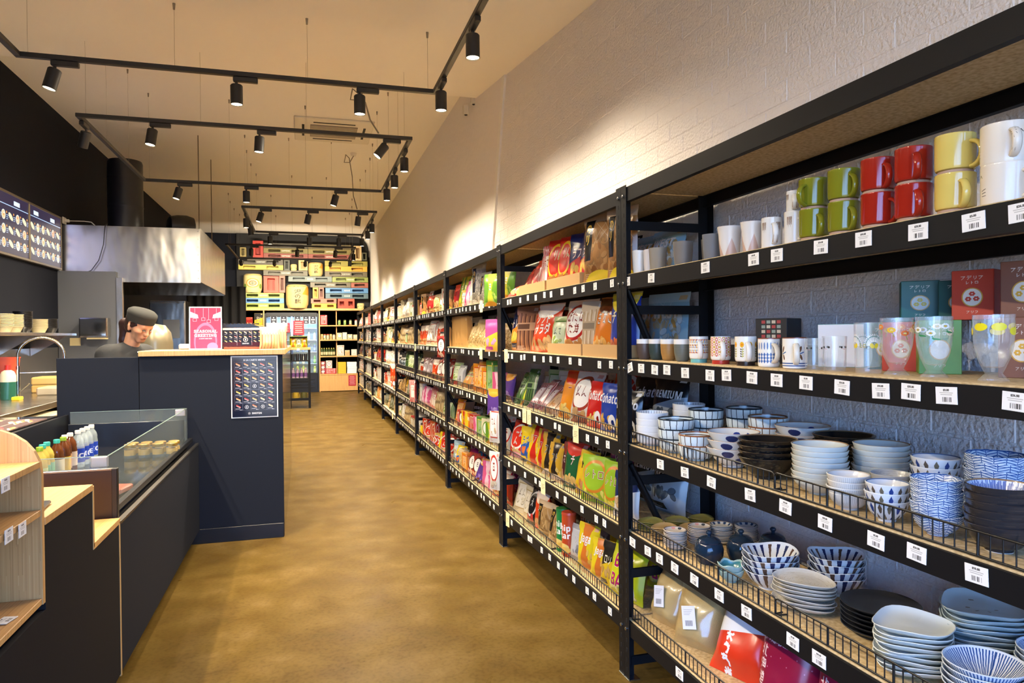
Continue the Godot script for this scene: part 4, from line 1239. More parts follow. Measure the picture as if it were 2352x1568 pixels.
# ---------------------------------------------------------------- packaged snacks
# description, layout, ground, second, third colour, lettering
const PACKS := [
	["red and white wafer bag", "chips", "d02c18", "ece2d8", "d9a868", "かんこ"], ["clear bag of pink sweets", "clear", "c99a92", "b5564e", "d9b0a4", ""], ["dark red cracker bag", "chips", "8f1a16", "c9402c", "b98a52", "あられ"], ["red striped snack pouch", "stripe", "c92a24", "e6dcd6", "f0e6d8", "おこめ"],
	["red bag with yellow ring", "ring", "cf2b1a", "e8b92a", "c47a3a", "かりんと"], ["navy and red puffed-snack bag", "split", "232a5a", "c42a2a", "e0a83a", "ラフト"], ["clear bag of brown bread sticks", "clear", "a87846", "8a5a30", "c49660", "label"], ["navy chip bag with yellow crisps", "split", "1f2a52", "e08a1f", "e6c23a", "トレロ"],
	["clear bag of dark biscuit sticks", "sticks", "8a5f48", "5a3626", "b07a52", ""], ["orange-red rice cracker bag", "chips", "d8421f", "f2ece4", "dba664", "ソフトサラダ"], ["pale green pea snack bag", "panel", "aebf84", "4f7a34", "8aa03c", "めさ"], ["white rice cracker bag with red border", "ring", "e6d8c4", "b52a22", "c98a4a", "ぽたぽた焼"],
	["clear bag of pale cracker sticks", "sticks", "cdb79a", "e2d2b4", "b0946c", ""], ["orange soybean cracker bag", "chips", "dd7a1c", "5a2a14", "e6a64a", "きなこ"], ["blue cheese snack bag", "chips", "233a9c", "e8d23a", "e06a3a", "チーズ"], ["dark green seaweed strip", "sticks", "33502a", "22381e", "5f7f3c", ""],
	["maroon and silver long pack", "stripe", "7a2430", "9a8f94", "b9aeb2", "さ"], ["brown biscuit pack", "panel", "9a6a40", "6b4226", "c08a54", "い"], ["orange corn snack bag", "chips", "e08a1c", "c92a1a", "e9c25a", "コーン"], ["white biscuit bag with tan emblem", "ring", "d6d0c8", "a03a2a", "c89a62", "めん"],
	["bright red corn puff bag", "big", "c9201a", "f0ece6", "e0b24a", "Tohato"], ["bright blue corn puff bag", "big", "1f3fa0", "e9e9ee", "d9a03a", "Tohato"], ["black corn puff bag", "big", "1b1b20", "dcdce0", "c9a23a", "Tohato"], ["red and white noodle bag", "ring", "c4301f", "e9e2da", "d9b074", "らーめん"],
	["yellow crisp bag with blue squares", "split", "e3c21f", "2c5aa6", "e06a2a", "ラダ"], ["yellow crisp bag with red band", "band", "e2bf1c", "c42a1c", "e6c86a", "リアト"], ["gold potato stick bag", "band", "c99a2a", "2a2018", "dcb65a", "フト"], ["dark maroon snack bag", "chips", "4a1f24", "8a3a2c", "a06a3a", "さい"],
	["dark green crisp bag", "chips", "1c5a30", "d23a2a", "d9b05a", "チ"], ["yellow bag with black strokes", "big", "dfb81e", "2a2418", "c97a3a", "Yo"], ["lime green crisp bag", "ring", "9cbf2a", "e08a2a", "e6d84a", "レトロ"], ["magenta sweet bag", "chips", "a82a78", "e0a0c4", "d05a9a", "めよ"],
	["navy and white squid snack bag", "split", "22305e", "d9d6d0", "c9a070", "いか"], ["black bag with white and red print", "ring", "1e1b1c", "d6d0ca", "b52a22", "大"], ["orange-red snack pouch", "chips", "d2451f", "e9d6c2", "c98a4e", "よ"], ["clear bag of brown crackers", "clear", "a5804f", "7f5a30", "c6a26a", "label"],
	["silver foil pouch", "panel", "9a9a9c", "c4c4c6", "7a7a80", "り"], ["bright yellow snack pack", "band", "e6cc22", "d9772a", "e0a83a", "Jaga"], ["black and yellow crisp bag", "split", "26211c", "dcb822", "b98a3a", "ロソ"], ["big yellow-green bag with magenta letters", "big", "c9cf22", "b0206a", "e6e27a", "BIG"],
	["tan kraft noodle pack", "plain", "b5894c", "a57a40", "c49a5e", ""], ["clear bag of cream biscuits", "clear", "d0b27a", "e2cc98", "b58f52", ""], ["pink and yellow hanging pouch", "split", "c04a8a", "e0b43a", "d98ab4", "る"], ["green and yellow long pouch", "band", "5f8f2a", "c9c23a", "8aa83a", "き"],
	["white pack with red tube print", "panel", "d9d2c6", "b5382a", "b98a5a", "さめ"], ["red tin of sweets", "panel", "b52a22", "e0d2c0", "c9782a", "よい"], ["mixed wafer pack", "sticks", "c98a4a", "d9622a", "6f9a3a", ""], ["orange snack box", "panel", "dc8a22", "c9422a", "e9c24a", "こめ"],
	["bright blue stick-biscuit pack", "band", "2a86c4", "b52a5a", "9cc9e0", "ポ"], ["red and brown cookie pack", "ring", "a5342a", "5a2f22", "d9b090", "き"], ["bright pink candy pack", "band", "d25a8a", "eac0d2", "e08ab0", "あめ"], ["purple gummy pack", "chips", "5a3a86", "c98a2a", "8a6ab0", "ぶ"],
	["olive seaweed sheet pack", "panel", "4a4a2e", "2e3320", "7a7a4a", "のり"], ["tan noodle bundle pack", "sticks", "b59a6e", "d0bc92", "8f7448", ""], ["white pack with red sun", "ring", "dcd6cc", "c2382a", "e0cfae", "国"], ["pale beige pouch", "panel", "cdbf9f", "b09a6e", "e0d4b8", "めん"],
	["grey clear pouch", "clear", "8f8a80", "a9a396", "6f6a60", "label"], ["beige rice bag", "panel", "b8a682", "8a6a3a", "d6c8a4", "米"], ["green snack box", "panel", "4f8a3a", "e0d24a", "b9c98a", "りよ"], ["orange-brown cracker pack", "chips", "b5682a", "7a3a1c", "d9a05a", "せい"],
	["cream pack with green leaf", "ring", "d9d2b0", "5f8a3a", "a9b06a", "は"], ["black pouch with silver edge", "split", "191a1d", "a9b2b8", "3a4650", "PREMIUM"], ["pale blue twist-snack bag", "clear", "9cc0cc", "c08a3a", "dfe8ea", "WEST"], ["white paper pouch", "panel", "dad6cc", "c2bcae", "a59c88", "う"],
]

func pack_material(i: int) -> StandardMaterial3D:
	var key := "pack %d" % i
	if not mats.has("pack 0"):
		var p := pen(2048, 2048, Color.WHITE)
		for k in PACKS.size():
			p.ox = (k % 8) * 256; p.oy = (k / 8) * 256
			draw_pack(p, PACKS[k], k)
		p.ox = 0; p.oy = 0
		var t := p.tex()
		for k in PACKS.size():
			var m := M("pack %d" % k, Color(0.9, 0.9, 0.9), 0.5 if PACKS[k][1] == "plain" else 0.24)
			m.albedo_texture = t
			m.uv1_scale = Vector3(0.1235, 0.1235, 1)
			m.uv1_offset = Vector3((k % 8) / 8.0 + 0.0008, (k / 8) / 8.0 + 0.0008, 0)
	return mats[key]

func crumbs(p: Pen, g: RandomNumberGenerator, x0: float, y0: float, x1: float, y1: float, n: int, a: Color, b: Color, big := 22.0) -> void:
	for i in n:
		var x := g.randf_range(x0 + big, x1 - big); var y := g.randf_range(y0 + big, y1 - big * 0.6)
		var r := g.randf_range(big * 0.55, big); var turn := g.randf() * 3.0 + 0.1
		p.oval(x, y, r, r * 0.62, b.darkened(0.25), turn)
		p.oval(x - 1, y - 2, r * 0.9, r * 0.52, a.lerp(b, g.randf()), turn)

func draw_pack(p: Pen, q: Array, k: int) -> void:
	var g := RandomNumberGenerator.new()
	g.seed = 100 + k
	var a := rgb(q[2]); var b := rgb(q[3]); var c := rgb(q[4])
	p.rect(0, 0, 256, 256, a)
	var word: String = q[5]
	var kana := word != "" and word.unicode_at(0) > 1000
	var white := rgb("f1ece4")
	match q[1]:
		"chips":
			p.oval(128, 20, 120, 60, b)
			p.rect(0, 0, 256, 20, b)
			crumbs(p, g, 10, 160, 246, 246, 12, c, c.lightened(0.25), 30)
		"clear":
			crumbs(p, g, 4, 60, 252, 250, 60, b, c, 26)
			p.rect(0, 0, 256, 40, a.lightened(0.3))
			for i in 7: p.line(Vector2(g.randf() * 256, 20), Vector2(g.randf() * 256, 120), 2, a.lightened(0.35))
		"stripe":
			for i in 7: p.rect(i * 38, 0, 15, 256, b)
			p.rect(70, 60, 116, 140, c)
		"ring":
			p.oval(128, 112, 100, 88, b)
			p.oval(128, 112, 84, 72, white if b.get_luminance() < 0.5 else a)
			crumbs(p, g, 20, 170, 236, 248, 9, c, c.lightened(0.2), 32)
		"split":
			p.poly([Vector2(0, 150), Vector2(256, 90), Vector2(256, 256), Vector2(0, 256)], b)
			crumbs(p, g, 10, 120, 246, 210, 8, c, c.lightened(0.2), 34)
			p.rect(20, 214, 120, 26, a)
		"panel":
			p.rect(34, 34, 188, 188, b)
			p.rect(42, 42, 172, 172, a.lightened(0.35))
			crumbs(p, g, 50, 120, 206, 210, 7, c, a, 26)
		"sticks":
			for i in 15: p.rect(6 + i * 17, 40 + g.randi() % 20, 12, 190, [b, c, a][i % 3])
			p.rect(0, 96, 256, 44, c.lightened(0.2))
			p.rect(20, 104, 150, 28, a.darkened(0.3))
		"big":
			crumbs(p, g, 10, 150, 246, 250, 12, c, c.lightened(0.2), 30)
			p.oval(190, 200, 34, 40, white)
			p.oval(196, 206, 15, 19, a.darkened(0.3))
		"band":
			p.poly([Vector2(60, 0), Vector2(190, 0), Vector2(150, 130), Vector2(200, 256), Vector2(70, 256), Vector2(110, 120)], b)
			crumbs(p, g, 140, 130, 256, 250, 6, c, c.lightened(0.2), 26)
		"plain":
			for i in 4: p.rect(g.randf() * 240, 0, 3, 256, b)
	var ink: Color = white if (a if not q[1] in ["ring", "panel"] else Color.WHITE).get_luminance() < 0.55 else b.darkened(0.3)
	if q[1] in ["stripe"]: ink = a.darkened(0.2)
	if kana:
		var n := mini(word.length(), 3)
		var s := 60.0 if n < 3 else 54.0
		for sh in [[9.0, b.darkened(0.3) if ink == white else white], [5.5, ink]]:
			if word.length() > 3:
				p.kana(word.substr(0, 3), 128 - 1.5 * s, 58, s, sh[0], sh[1])
				p.kana(word.substr(3), 128 - 0.5 * s * (word.length() - 3), 58 + s, s, sh[0], sh[1])
			else:
				p.kana(word, 128 - n * s / 2, 72, s, sh[0], sh[1])
	elif word == "label":
		p.rect(26, 30, 62, 150, rgb("1d1a18"))
		p.kana("のり", 36, 40, 42, 5, rgb("dcb04a"), true)
	elif word == "BIG":
		p.text("BIG", 128, 120, 84, rgb("f0ecd6"), true); p.text("BAG", 128, 206, 84, rgb("f0ecd6"), true)
		p.text("BIG", 126, 118, 80, b, true); p.text("BAG", 126, 204, 80, b, true)
	elif word:
		p.text(word, 128, 104, 64 if word.length() < 7 else 46, b if q[1] == "big" else white, true)
	# small print, best-before box, crimped ends
	for j in 4: p.rect(20, 226 + j * 6, 40 + (j * 37 + k * 13) % 60, 2, ink.lerp(a, 0.35))
	p.rect(196, 14, 44, 18, b.lerp(white, 0.5))
	for j in 3: p.rect(0, j * 3, 256, 1, a.lightened(0.2))
	for j in 3: p.rect(0, 247 + j * 3, 256, 1, a.lightened(0.2))

func set_pack(i: int, kind: String, w: float, h: float, at: Vector3, turn: float, lean: float, label: String, roll := 0.0) -> void:
	var m := pack_material(i)
	var o: Node3D
	match kind:
		"box":
			var sz := Vector3(snappedf(w, 0.01), snappedf(h, 0.01), 0.05)
			var key := "pbox%s" % str(sz)
			if not shapes.has(key): shapes[key] = MB.new().rbox(Vector3(0, sz.y / 2, 0), sz, 0.002).mesh()
			o = solid("snack_box", label, "box", shapes[key], m, at, turn, "boxed snacks")
		"can":
			if not shapes.has("can"):
				shapes["can"] = MB.new().lathe([Vector3(0, 0, 1), Vector3(0.036, 0, 1), Vector3(0.038, 0.003, 0.98), Vector3(0.038, 0.215, 0.02), Vector3(0.0, 0.215, 0.01)], 24).mesh()
				shapes["canlid"] = MB.new().lathe([Vector2(0, 0.214), Vector2(0.0395, 0.214), Vector2(0.04, 0.218), Vector2(0.038, 0.228), Vector2(0.03, 0.226), Vector2(0, 0.226)], 24).mesh()
			o = thing("crisp_can", label, "can", at, turn, "crisp cans")
			part(o, "tube", shapes["can"], can_material(i))
			part(o, "lid", shapes["canlid"], M("can lid %d" % i, rgb(["1f6b34", "b5422a", "a8381f"][i]), 0.35))
			return
		"jar":
			if not shapes.has("jar"):
				shapes["jar"] = MB.new().lathe([Vector3(0, 0, 1), Vector3(0.033, 0, 1), Vector3(0.035, 0.004, 0.97), Vector3(0.035, 0.10, 0.2), Vector3(0.028, 0.12, 0.05), Vector3(0.028, 0.125, 0.0), Vector3(0, 0.125, 0)], 16).mesh()
				shapes["jarlid"] = MB.new().lathe([Vector2(0, 0.122), Vector2(0.031, 0.122), Vector2(0.031, 0.138), Vector2(0, 0.14)], 16).mesh()
			o = thing("sauce_jar", label, "jar", at, turn, "jars and tubs")
			part(o, "jar_body", shapes["jar"], m)
			part(o, "lid", shapes["jarlid"], M("jar lid %d" % (i % 3), [rgb("a5322a"), rgb("3a3a3c"), rgb("c9a24a")][i % 3], 0.4))
			return
		_:
			var t := 0.35 * w if kind == "bag" else (0.16 * w if kind == "flat" else 0.3 * w)
			o = solid("snack_bag" if kind == "bag" else ("snack_pouch" if kind == "flat" else "snack_stick"), label, "snack bag", pillow(snappedf(w, 0.02), snappedf(h, 0.02), snappedf(clampf(t, 0.02, 0.085), 0.01), (i + int(at.z * 40)) % 3), m, at, turn, "snack packs on the shelving")
	o.rotation = Vector3(lean, turn, roll)
	if kind != "box" and kind != "can": o.rotation = Vector3(lean, turn, roll)

func can_material(i: int) -> StandardMaterial3D:
	if mats.has("crisp can %d" % i): return mats["crisp can %d" % i]
	var p := pen(256, 256, rgb(["1c7a3c", "b8451f", "b03a22"][i]))
	for s in [0, 128]:
		p.text("chip", s + 62, 100, 50, rgb("efece0"), true)
		p.text("star", s + 62, 146, 50, rgb("efece0"), true)
		p.oval(s + 62, 196, 40, 20, rgb("e0c06a")); p.oval(s + 80, 214, 34, 18, rgb("d6ae52"))
	return printed("crisp can %d" % i, p, 0.3)

func row_of(b: int, k: int, items: Array, x: float, rear := false) -> void:
	# items run from the far end of the bay towards the camera
	var near := Z0 + (b - 1) * BAY + 0.06
	var far := near + BAY - 0.12
	var total := 0.0
	for q in items: total += q[2]
	var fit := (far - near) / total
	var d := far
	for i in items.size():
		var q: Array = items[i]
		var w: float = q[2] * fit
		d -= w / 2
		var h: float = q[3] if q.size() > 3 else 0.22
		var lean: float = q[4] if q.size() > 4 else rng.randf_range(-0.22, -0.06)
		var kind: String = q[1]
		if kind == "box" or kind == "can" or kind == "jar": lean = 0.0
		var n := items.size() - i
		var label := "%s, %s%s along %s shelf, %s snack bay" % [PACKS[q[0]][0] if kind != "can" else ["green", "orange-red", "brick red"][q[0]] + " crisp can", "rear row, " if rear else "", ORD[mini(n - 1, 23)], ["", "top", "second", "third", "fourth", "bottom"][k], ORD[b - 1]]
		var ww := w * (0.97 if kind in ["box", "can", "jar"] else 1.12)
		set_pack(q[0], kind, ww, h, V(x + rng.randf_range(-0.012, 0.012), LEVELS[k] - 0.002, d), -PI / 2 + rng.randf_range(0.12, 0.42) * (0.6 if kind == "box" else 1.0), lean, label)
		d -= w / 2

func build_snacks() -> void:
	var B := "bag"; var F := "flat"; var S := "stick"
	# first bay beyond the crockery, shelf by shelf
	row_of(1, 1, [[0, B, 0.2, 0.14, -1.1], [2, B, 0.16, 0.2, -0.5], [2, B, 0.13, 0.22, -0.3], [3, F, 0.10, 0.25], [3, F, 0.10, 0.26], [4, B, 0.14, 0.29], [4, B, 0.11, 0.27], [5, F, 0.15, 0.28], [5, F, 0.14, 0.27], [6, B, 0.24, 0.31, -0.04], [6, B, 0.14, 0.30, -0.02]], 1.325)
	row_of(1, 1, [[1, F, 0.15, 0.2], [1, F, 0.15, 0.2], [1, F, 0.15, 0.21], [8, B, 0.2, 0.25], [35, B, 0.2, 0.25], [31, B, 0.2, 0.25], [33, B, 0.2, 0.24], [62, B, 0.2, 0.22], [62, B, 0.2, 0.22]], 1.53, true)
	row_of(1, 2, [[7, B, 0.17, 0.27], [8, F, 0.16, 0.28], [9, F, 0.12, 0.27], [9, B, 0.23, 0.28], [10, B, 0.14, 0.2], [11, B, 0.22, 0.28], [12, F, 0.12, 0.25], [13, B, 0.16, 0.29], [14, B, 0.17, 0.29]], 1.325)
	row_of(1, 2, [[8, B, 0.2, 0.26], [27, B, 0.2, 0.25], [2, B, 0.2, 0.24], [4, B, 0.2, 0.26], [33, B, 0.2, 0.25], [62, F, 0.2, 0.27], [62, F, 0.2, 0.28]], 1.54, true)
	row_of(1, 3, [[15, S, 0.07, 0.21, -0.5], [15, S, 0.07, 0.22, -0.5], [43, S, 0.07, 0.21, -0.4], [15, S, 0.07, 0.23, -0.3], [16, S, 0.08, 0.2, -0.8], [16, S, 0.08, 0.22, -0.7], [16, S, 0.08, 0.2, -0.8], [17, F, 0.12, 0.17, -0.9], [17, F, 0.12, 0.17, -0.9], [18, B, 0.16, 0.25, -0.25], [19, B, 0.18, 0.26, -0.2], [20, B, 0.14, 0.21, -0.12], [21, B, 0.14, 0.22, -0.1], [22, B, 0.13, 0.2, -0.1]], 1.325)
	row_of(1, 3, [[55, B, 0.15, 0.2], [10, B, 0.15, 0.22], [63, B, 0.15, 0.22], [16, B, 0.2, 0.2], [16, B, 0.2, 0.21], [16, B, 0.2, 0.2], [23, B, 0.2, 0.25], [22, B, 0.2, 0.24], [61, B, 0.2, 0.25]], 1.54, true)
	row_of(1, 4, [[23, B, 0.18, 0.24], [24, B, 0.12, 0.22], [25, B, 0.16, 0.25], [25, B, 0.13, 0.24], [26, B, 0.13, 0.24], [26, B, 0.12, 0.2], [27, B, 0.1, 0.22], [28, B, 0.15, 0.23], [29, B, 0.14, 0.21], [30, B, 0.18, 0.22], [30, B, 0.14, 0.21], [32, B, 0.13, 0.19]], 1.325)
	row_of(1, 4, [[33, B, 0.2, 0.22], [24, B, 0.2, 0.26], [25, B, 0.2, 0.27], [27, B, 0.2, 0.26], [38, B, 0.2, 0.26], [31, B, 0.2, 0.25], [61, B, 0.2, 0.26], [61, B, 0.2, 0.26]], 1.54, true)
	row_of(1, 5, [[55, F, 0.16, 0.22, -0.3], [55, F, 0.14, 0.2, -0.2], [33, B, 0.13, 0.22], [34, B, 0.13, 0.22], [35, B, 0.15, 0.2], [35, B, 0.15, 0.19], [0, "can", 0.085], [1, "can", 0.085], [36, B, 0.12, 0.18], [37, B, 0.14, 0.22], [37, B, 0.12, 0.18], [38, B, 0.11, 0.2], [39, B, 0.22, 0.24]], 1.325)
	row_of(1, 5, [[33, B, 0.2, 0.25], [27, B, 0.2, 0.24], [56, B, 0.2, 0.24], [2, "can", 0.085], [0, "can", 0.085], [2, "can", 0.085], [36, B, 0.15, 0.24], [37, B, 0.2, 0.25], [38, B, 0.2, 0.25], [39, B, 0.22, 0.25]], 1.54, true)
	# second bay
	row_of(2, 1, [[2, B, 0.15, 0.22], [43, S, 0.12, 0.27, -0.2], [43, S, 0.11, 0.28, -0.25], [62, "jar", 0.1], [50, B, 0.13, 0.22], [63, B, 0.14, 0.21], [56, F, 0.15, 0.31, -0.05], [56, F, 0.15, 0.24], [43, S, 0.1, 0.24, -0.4], [43, S, 0.1, 0.23, -0.4], [58, F, 0.14, 0.23], [43, F, 0.14, 0.22]], 1.325)
	row_of(2, 2, [[40, "box", 0.13, 0.27], [40, "box", 0.13, 0.27], [40, "box", 0.13, 0.27], [40, "box", 0.16, 0.26], [41, B, 0.2, 0.22, -0.3], [41, B, 0.2, 0.24, -0.3], [41, B, 0.2, 0.22, -0.4], [62, B, 0.16, 0.22], [42, B, 0.16, 0.23], [41, B, 0.16, 0.2]], 1.325)
	row_of(2, 3, [[10, B, 0.12, 0.2], [36, B, 0.12, 0.18], [46, F, 0.14, 0.22, -0.6], [46, F, 0.12, 0.22, -0.5], [17, S, 0.08, 0.24, -0.5], [52, S, 0.08, 0.24, -0.5], [47, "box", 0.1, 0.22], [47, B, 0.14, 0.24], [47, "box", 0.12, 0.2], [58, "box", 0.12, 0.26], [50, "box", 0.14, 0.18], [51, B, 0.12, 0.18]], 1.325)
	row_of(2, 4, [[47, F, 0.12, 0.22], [45, "jar", 0.09], [49, "box", 0.1, 0.14], [25, "box", 0.1, 0.15], [37, "box", 0.1, 0.15], [45, "box", 0.12, 0.15], [50, "box", 0.1, 0.14], [58, "box", 0.14, 0.16], [60, "box", 0.14, 0.16], [43, "box", 0.12, 0.15], [44, F, 0.14, 0.25], [54, F, 0.13, 0.24]], 1.325)
	row_of(2, 4, [[61, B, 0.2, 0.2], [52, B, 0.2, 0.2], [15, B, 0.2, 0.2], [33, B, 0.2, 0.2], [27, B, 0.2, 0.2], [61, B, 0.2, 0.2], [52, B, 0.2, 0.2]], 1.53, true)
	row_of(2, 5, [[62, B, 0.13, 0.2], [24, B, 0.12, 0.18], [41, "box", 0.1, 0.17], [47, "box", 0.1, 0.16], [49, F, 0.13, 0.18, -0.2], [49, F, 0.12, 0.18, -0.2], [51, F, 0.1, 0.18, -0.4], [51, F, 0.1, 0.19, -0.4], [50, F, 0.13, 0.2], [50, F, 0.13, 0.2], [0, B, 0.14, 0.2], [34, B, 0.14, 0.2]], 1.32)
	row_of(2, 5, [[31, B, 0.2, 0.24], [24, B, 0.14, 0.26], [48, "box", 0.1, 0.27], [48, "box", 0.1, 0.27], [48, "box", 0.1, 0.27], [48, "box", 0.1, 0.27], [48, "box", 0.1, 0.27], [48, "box", 0.1, 0.27], [45, B, 0.2, 0.22], [31, B, 0.2, 0.22], [27, B, 0.2, 0.2]], 1.49, true)
	# the farther bays, each shelf with its own range of goods
	var ranges := {3: [[3, 6, 45, 54, 41, 2, 60], [53, 8, 41, 44, 34, 40], [2, 16, 34, 49, 23], [53, 56, 3, 63, 50, 10], [34, 23, 18, 4, 57, 37]],
		4: [[63, 60, 55, 44, 40, 43], [52, 10, 53, 56, 35], [15, 52, 10, 61, 55], [52, 26, 35, 53, 17], [53, 55, 63, 44, 57]],
		5: [[45, 44, 60, 54, 6], [26, 53, 47, 60, 6], [33, 44, 60, 63], [49, 34, 54, 23, 3], [10, 60, 43, 52, 53]],
		6: [[45, 23, 44, 54], [33, 54, 6, 63], [44, 33, 54, 2], [17, 33, 44, 63], [47, 55, 60, 10]],
		7: [[45, 60, 0, 44], [33, 44, 6, 61], [27, 17, 61, 33], [3, 44, 54, 63], [56, 61, 55, 36]],
		8: [[45, 3, 34, 54], [33, 60, 44, 6], [61, 33, 56, 27], [44, 49, 54, 3], [56, 63, 36, 61]]}
	for b in range(3, 9):
		for k in range(1, 6):
			var pool: Array = ranges[b][k - 1]
			var items := []
			var n := 11 if b < 5 else 9
			var kind := B
			var which := 0
			for i in n:
				if i % 3 == 0 or rng.randf() < 0.3:
					which = pool[rng.randi() % pool.size()]
					kind = [B, B, F, "box", "jar", S][rng.randi() % 6]
					if which == 40: kind = "box"
				items.append([which, kind, {"bag": 0.17, "flat": 0.14, "box": 0.11, "jar": 0.08, "stick": 0.09}[kind], rng.randf_range(0.18, 0.26)])
			row_of(b, k, items, 1.325)
	# cardboard display trays and packs hung on clip strips at the posts
	var tm := MB.new()
	tm.span(Vector3(-0.24, 0, -0.09), Vector3(0.24, 0.003, 0.09))
	tm.span(Vector3(-0.24, 0, 0.087), Vector3(0.24, 0.055, 0.09))
	tm.span(Vector3(-0.24, 0, -0.09), Vector3(0.24, 0.055, -0.087))
	tm.span(Vector3(-0.24, 0, -0.087), Vector3(-0.237, 0.055, 0.087))
	tm.span(Vector3(0.237, 0, -0.087), Vector3(0.24, 0.055, 0.087))
	var tmm := tm.mesh()
	for q in [[1, 3.88, "far one on top shelf"], [1, 3.37, "near one on top shelf"], [2, 3.36, "far one on second shelf"], [2, 2.86, "near one on second shelf"]]:
		solid("cardboard_tray", "low tan cardboard tray under snack bags, %s of first snack bay" % q[2], "tray", tmm, M("cardboard"), V(1.355, LEVELS[q[0]] - 0.003, q[1]), -PI / 2, "cardboard trays")
	for q in [[42, 1.225, 1.29, 4.60, 0.15, 0.22, "pink and yellow pouch clipped to the post between first two snack bays"], [43, 1.225, 1.60, 4.62, 0.16, 0.22, "green and yellow pouch hung high beside the second snack bay's post"], [44, 1.22, 0.68, 4.56, 0.10, 0.24, "white red-ended pouch hung at fourth shelf by the first bay's far post"], [54, 1.22, 0.36, 4.56, 0.10, 0.25, "white red-ended pouch hung lowest by the first bay's far post"], [51, 1.225, 0.86, 4.58, 0.13, 0.17, "purple and gold pouch hung at third shelf beside the far post"], [49, 1.225, 1.20, 6.45, 0.14, 0.2, "red pouch hung by the second bay's far post"], [3, 1.225, 0.62, 8.3, 0.13, 0.26, "red striped pouch hung by the third bay's far post"], [34, 1.225, 0.75, 10.2, 0.15, 0.25, "orange-red pouch hung by the fourth bay's far post"]]:
		set_pack(q[0], F, q[4], q[5], V(q[1], q[2], q[3]), -PI / 2 + 0.5, 0.0, q[6])

# ---------------------------------------------------------------- counter, display case, step cabinet
func logo(p: Pen, x: float, y: float, r: float, c: Color, ground: Color) -> void:
	p.oval(x, y, r, r, c)
	p.oval(x, y, r * 0.82, r * 0.82, ground)
	p.poly([Vector2(x - r * 0.1, y - r * 0.55), Vector2(x + r * 0.4, y - r * 0.35), Vector2(x + r * 0.02, y - r * 0.02), Vector2(x + r * 0.35, y + r * 0.1), Vector2(x + r * 0.1, y + r * 0.55), Vector2(x - r * 0.4, y + r * 0.35), Vector2(x - r * 0.02, y + r * 0.05), Vector2(x - r * 0.35, y - r * 0.1)], c)

func sushi(p: Pen, g: RandomNumberGenerator, x: float, y: float, s: float) -> void:
	var cs := [rgb("d9683a"), rgb("e08a4a"), rgb("c23a3a"), rgb("d9a05a"), rgb("c9503a"), rgb("dfb488"), rgb("b5a03a")]
	var c: Color = cs[g.randi() % cs.size()]
	for k in 2:
		var o := Vector2(x + (k - 0.5) * s * 0.5, y + (k - 0.5) * s * 0.28)
		p.oval(o.x, o.y + s * 0.12, s * 0.36, s * 0.17, rgb("dcd4c6"), 0.5)
		p.oval(o.x, o.y, s * 0.40, s * 0.17, c.lightened(0.12 * k), 0.5)
		p.line(o + Vector2(-s * 0.18, -s * 0.1), o + Vector2(s * 0.1, s * 0.06), 1.5, c.lightened(0.4))

func menu_poster() -> StandardMaterial3D:
	var p := pen(600, 848, rgb("15182b"))
	var g := RandomNumberGenerator.new()
	g.seed = 12
	p.text("A LA CARTE MENU", 300, 56, 34, rgb("dfdce0"), true)
	for r in 7:
		for c in 5:
			var x := 32 + c * 108.0; var y := 72 + r * 98.0
			for e in [[x, y, 106, 2], [x, y, 2, 96], [x + 104, y, 2, 96], [x, y + 94, 106, 2]]: p.rect(e[0], e[1], e[2], e[3], rgb("6b6f82"))
			if [r, c] in [[3, 2], [6, 1], [6, 3]]:
				logo(p, x + 52, y + 48, 26, rgb("dfdce0"), rgb("15182b"))
			else:
				sushi(p, g, x + 50, y + 34, 52)
				for j in 2: p.rect(x + 10, y + 66 + j * 8, 44 + g.randi() % 30, 4, rgb("a9abb8"))
				p.rect(x + 66, y + 84, 32, 5, rgb("d0d0d8"))
	p.text("SHOTEN", 326, 812, 34, rgb("dfdce0"), true)
	logo(p, 226, 800, 16, rgb("dfdce0"), rgb("15182b"))
	return printed("menu poster", p, 0.08)

func bottle_mesh() -> void:
	if shapes.has("bottle"): return
	shapes["bottle"] = MB.new().lathe([Vector2(0, 0), Vector2(0.028, 0), Vector2(0.032, 0.004), Vector2(0.032, 0.115), Vector2(0.029, 0.128), Vector2(0.031, 0.138), Vector2(0.026, 0.158), Vector2(0.014, 0.178), Vector2(0.0125, 0.19), Vector2(0, 0.19)], 18).mesh()
	shapes["bottle_label"] = MB.new().lathe([Vector3(0.0324, 0.03, 1), Vector3(0.0324, 0.105, 0)], 18).mesh()
	shapes["bottle_cap"] = MB.new().lathe([Vector2(0, 0.184), Vector2(0.0145, 0.184), Vector2(0.0148, 0.2), Vector2(0.013, 0.203), Vector2(0, 0.203)], 18).mesh()

func bottle(label: String, at: Vector3, body: Material, cap: String, lab: Material, group := "bottles") -> void:
	bottle_mesh()
	var t := thing("drink_bottle", label, "bottle", at, rng.randf() * TAU, group)
	part(t, "bottle_body", shapes["bottle"], body)
	part(t, "label", shapes["bottle_label"], lab)
	part(t, "cap", shapes["bottle_cap"], M("cap " + cap, rgb(cap), 0.35))

func band_label(key: String, a: String, b: String) -> StandardMaterial3D:
	return M("band " + key, rgb(a).lerp(rgb(b), 0.3), 0.4)

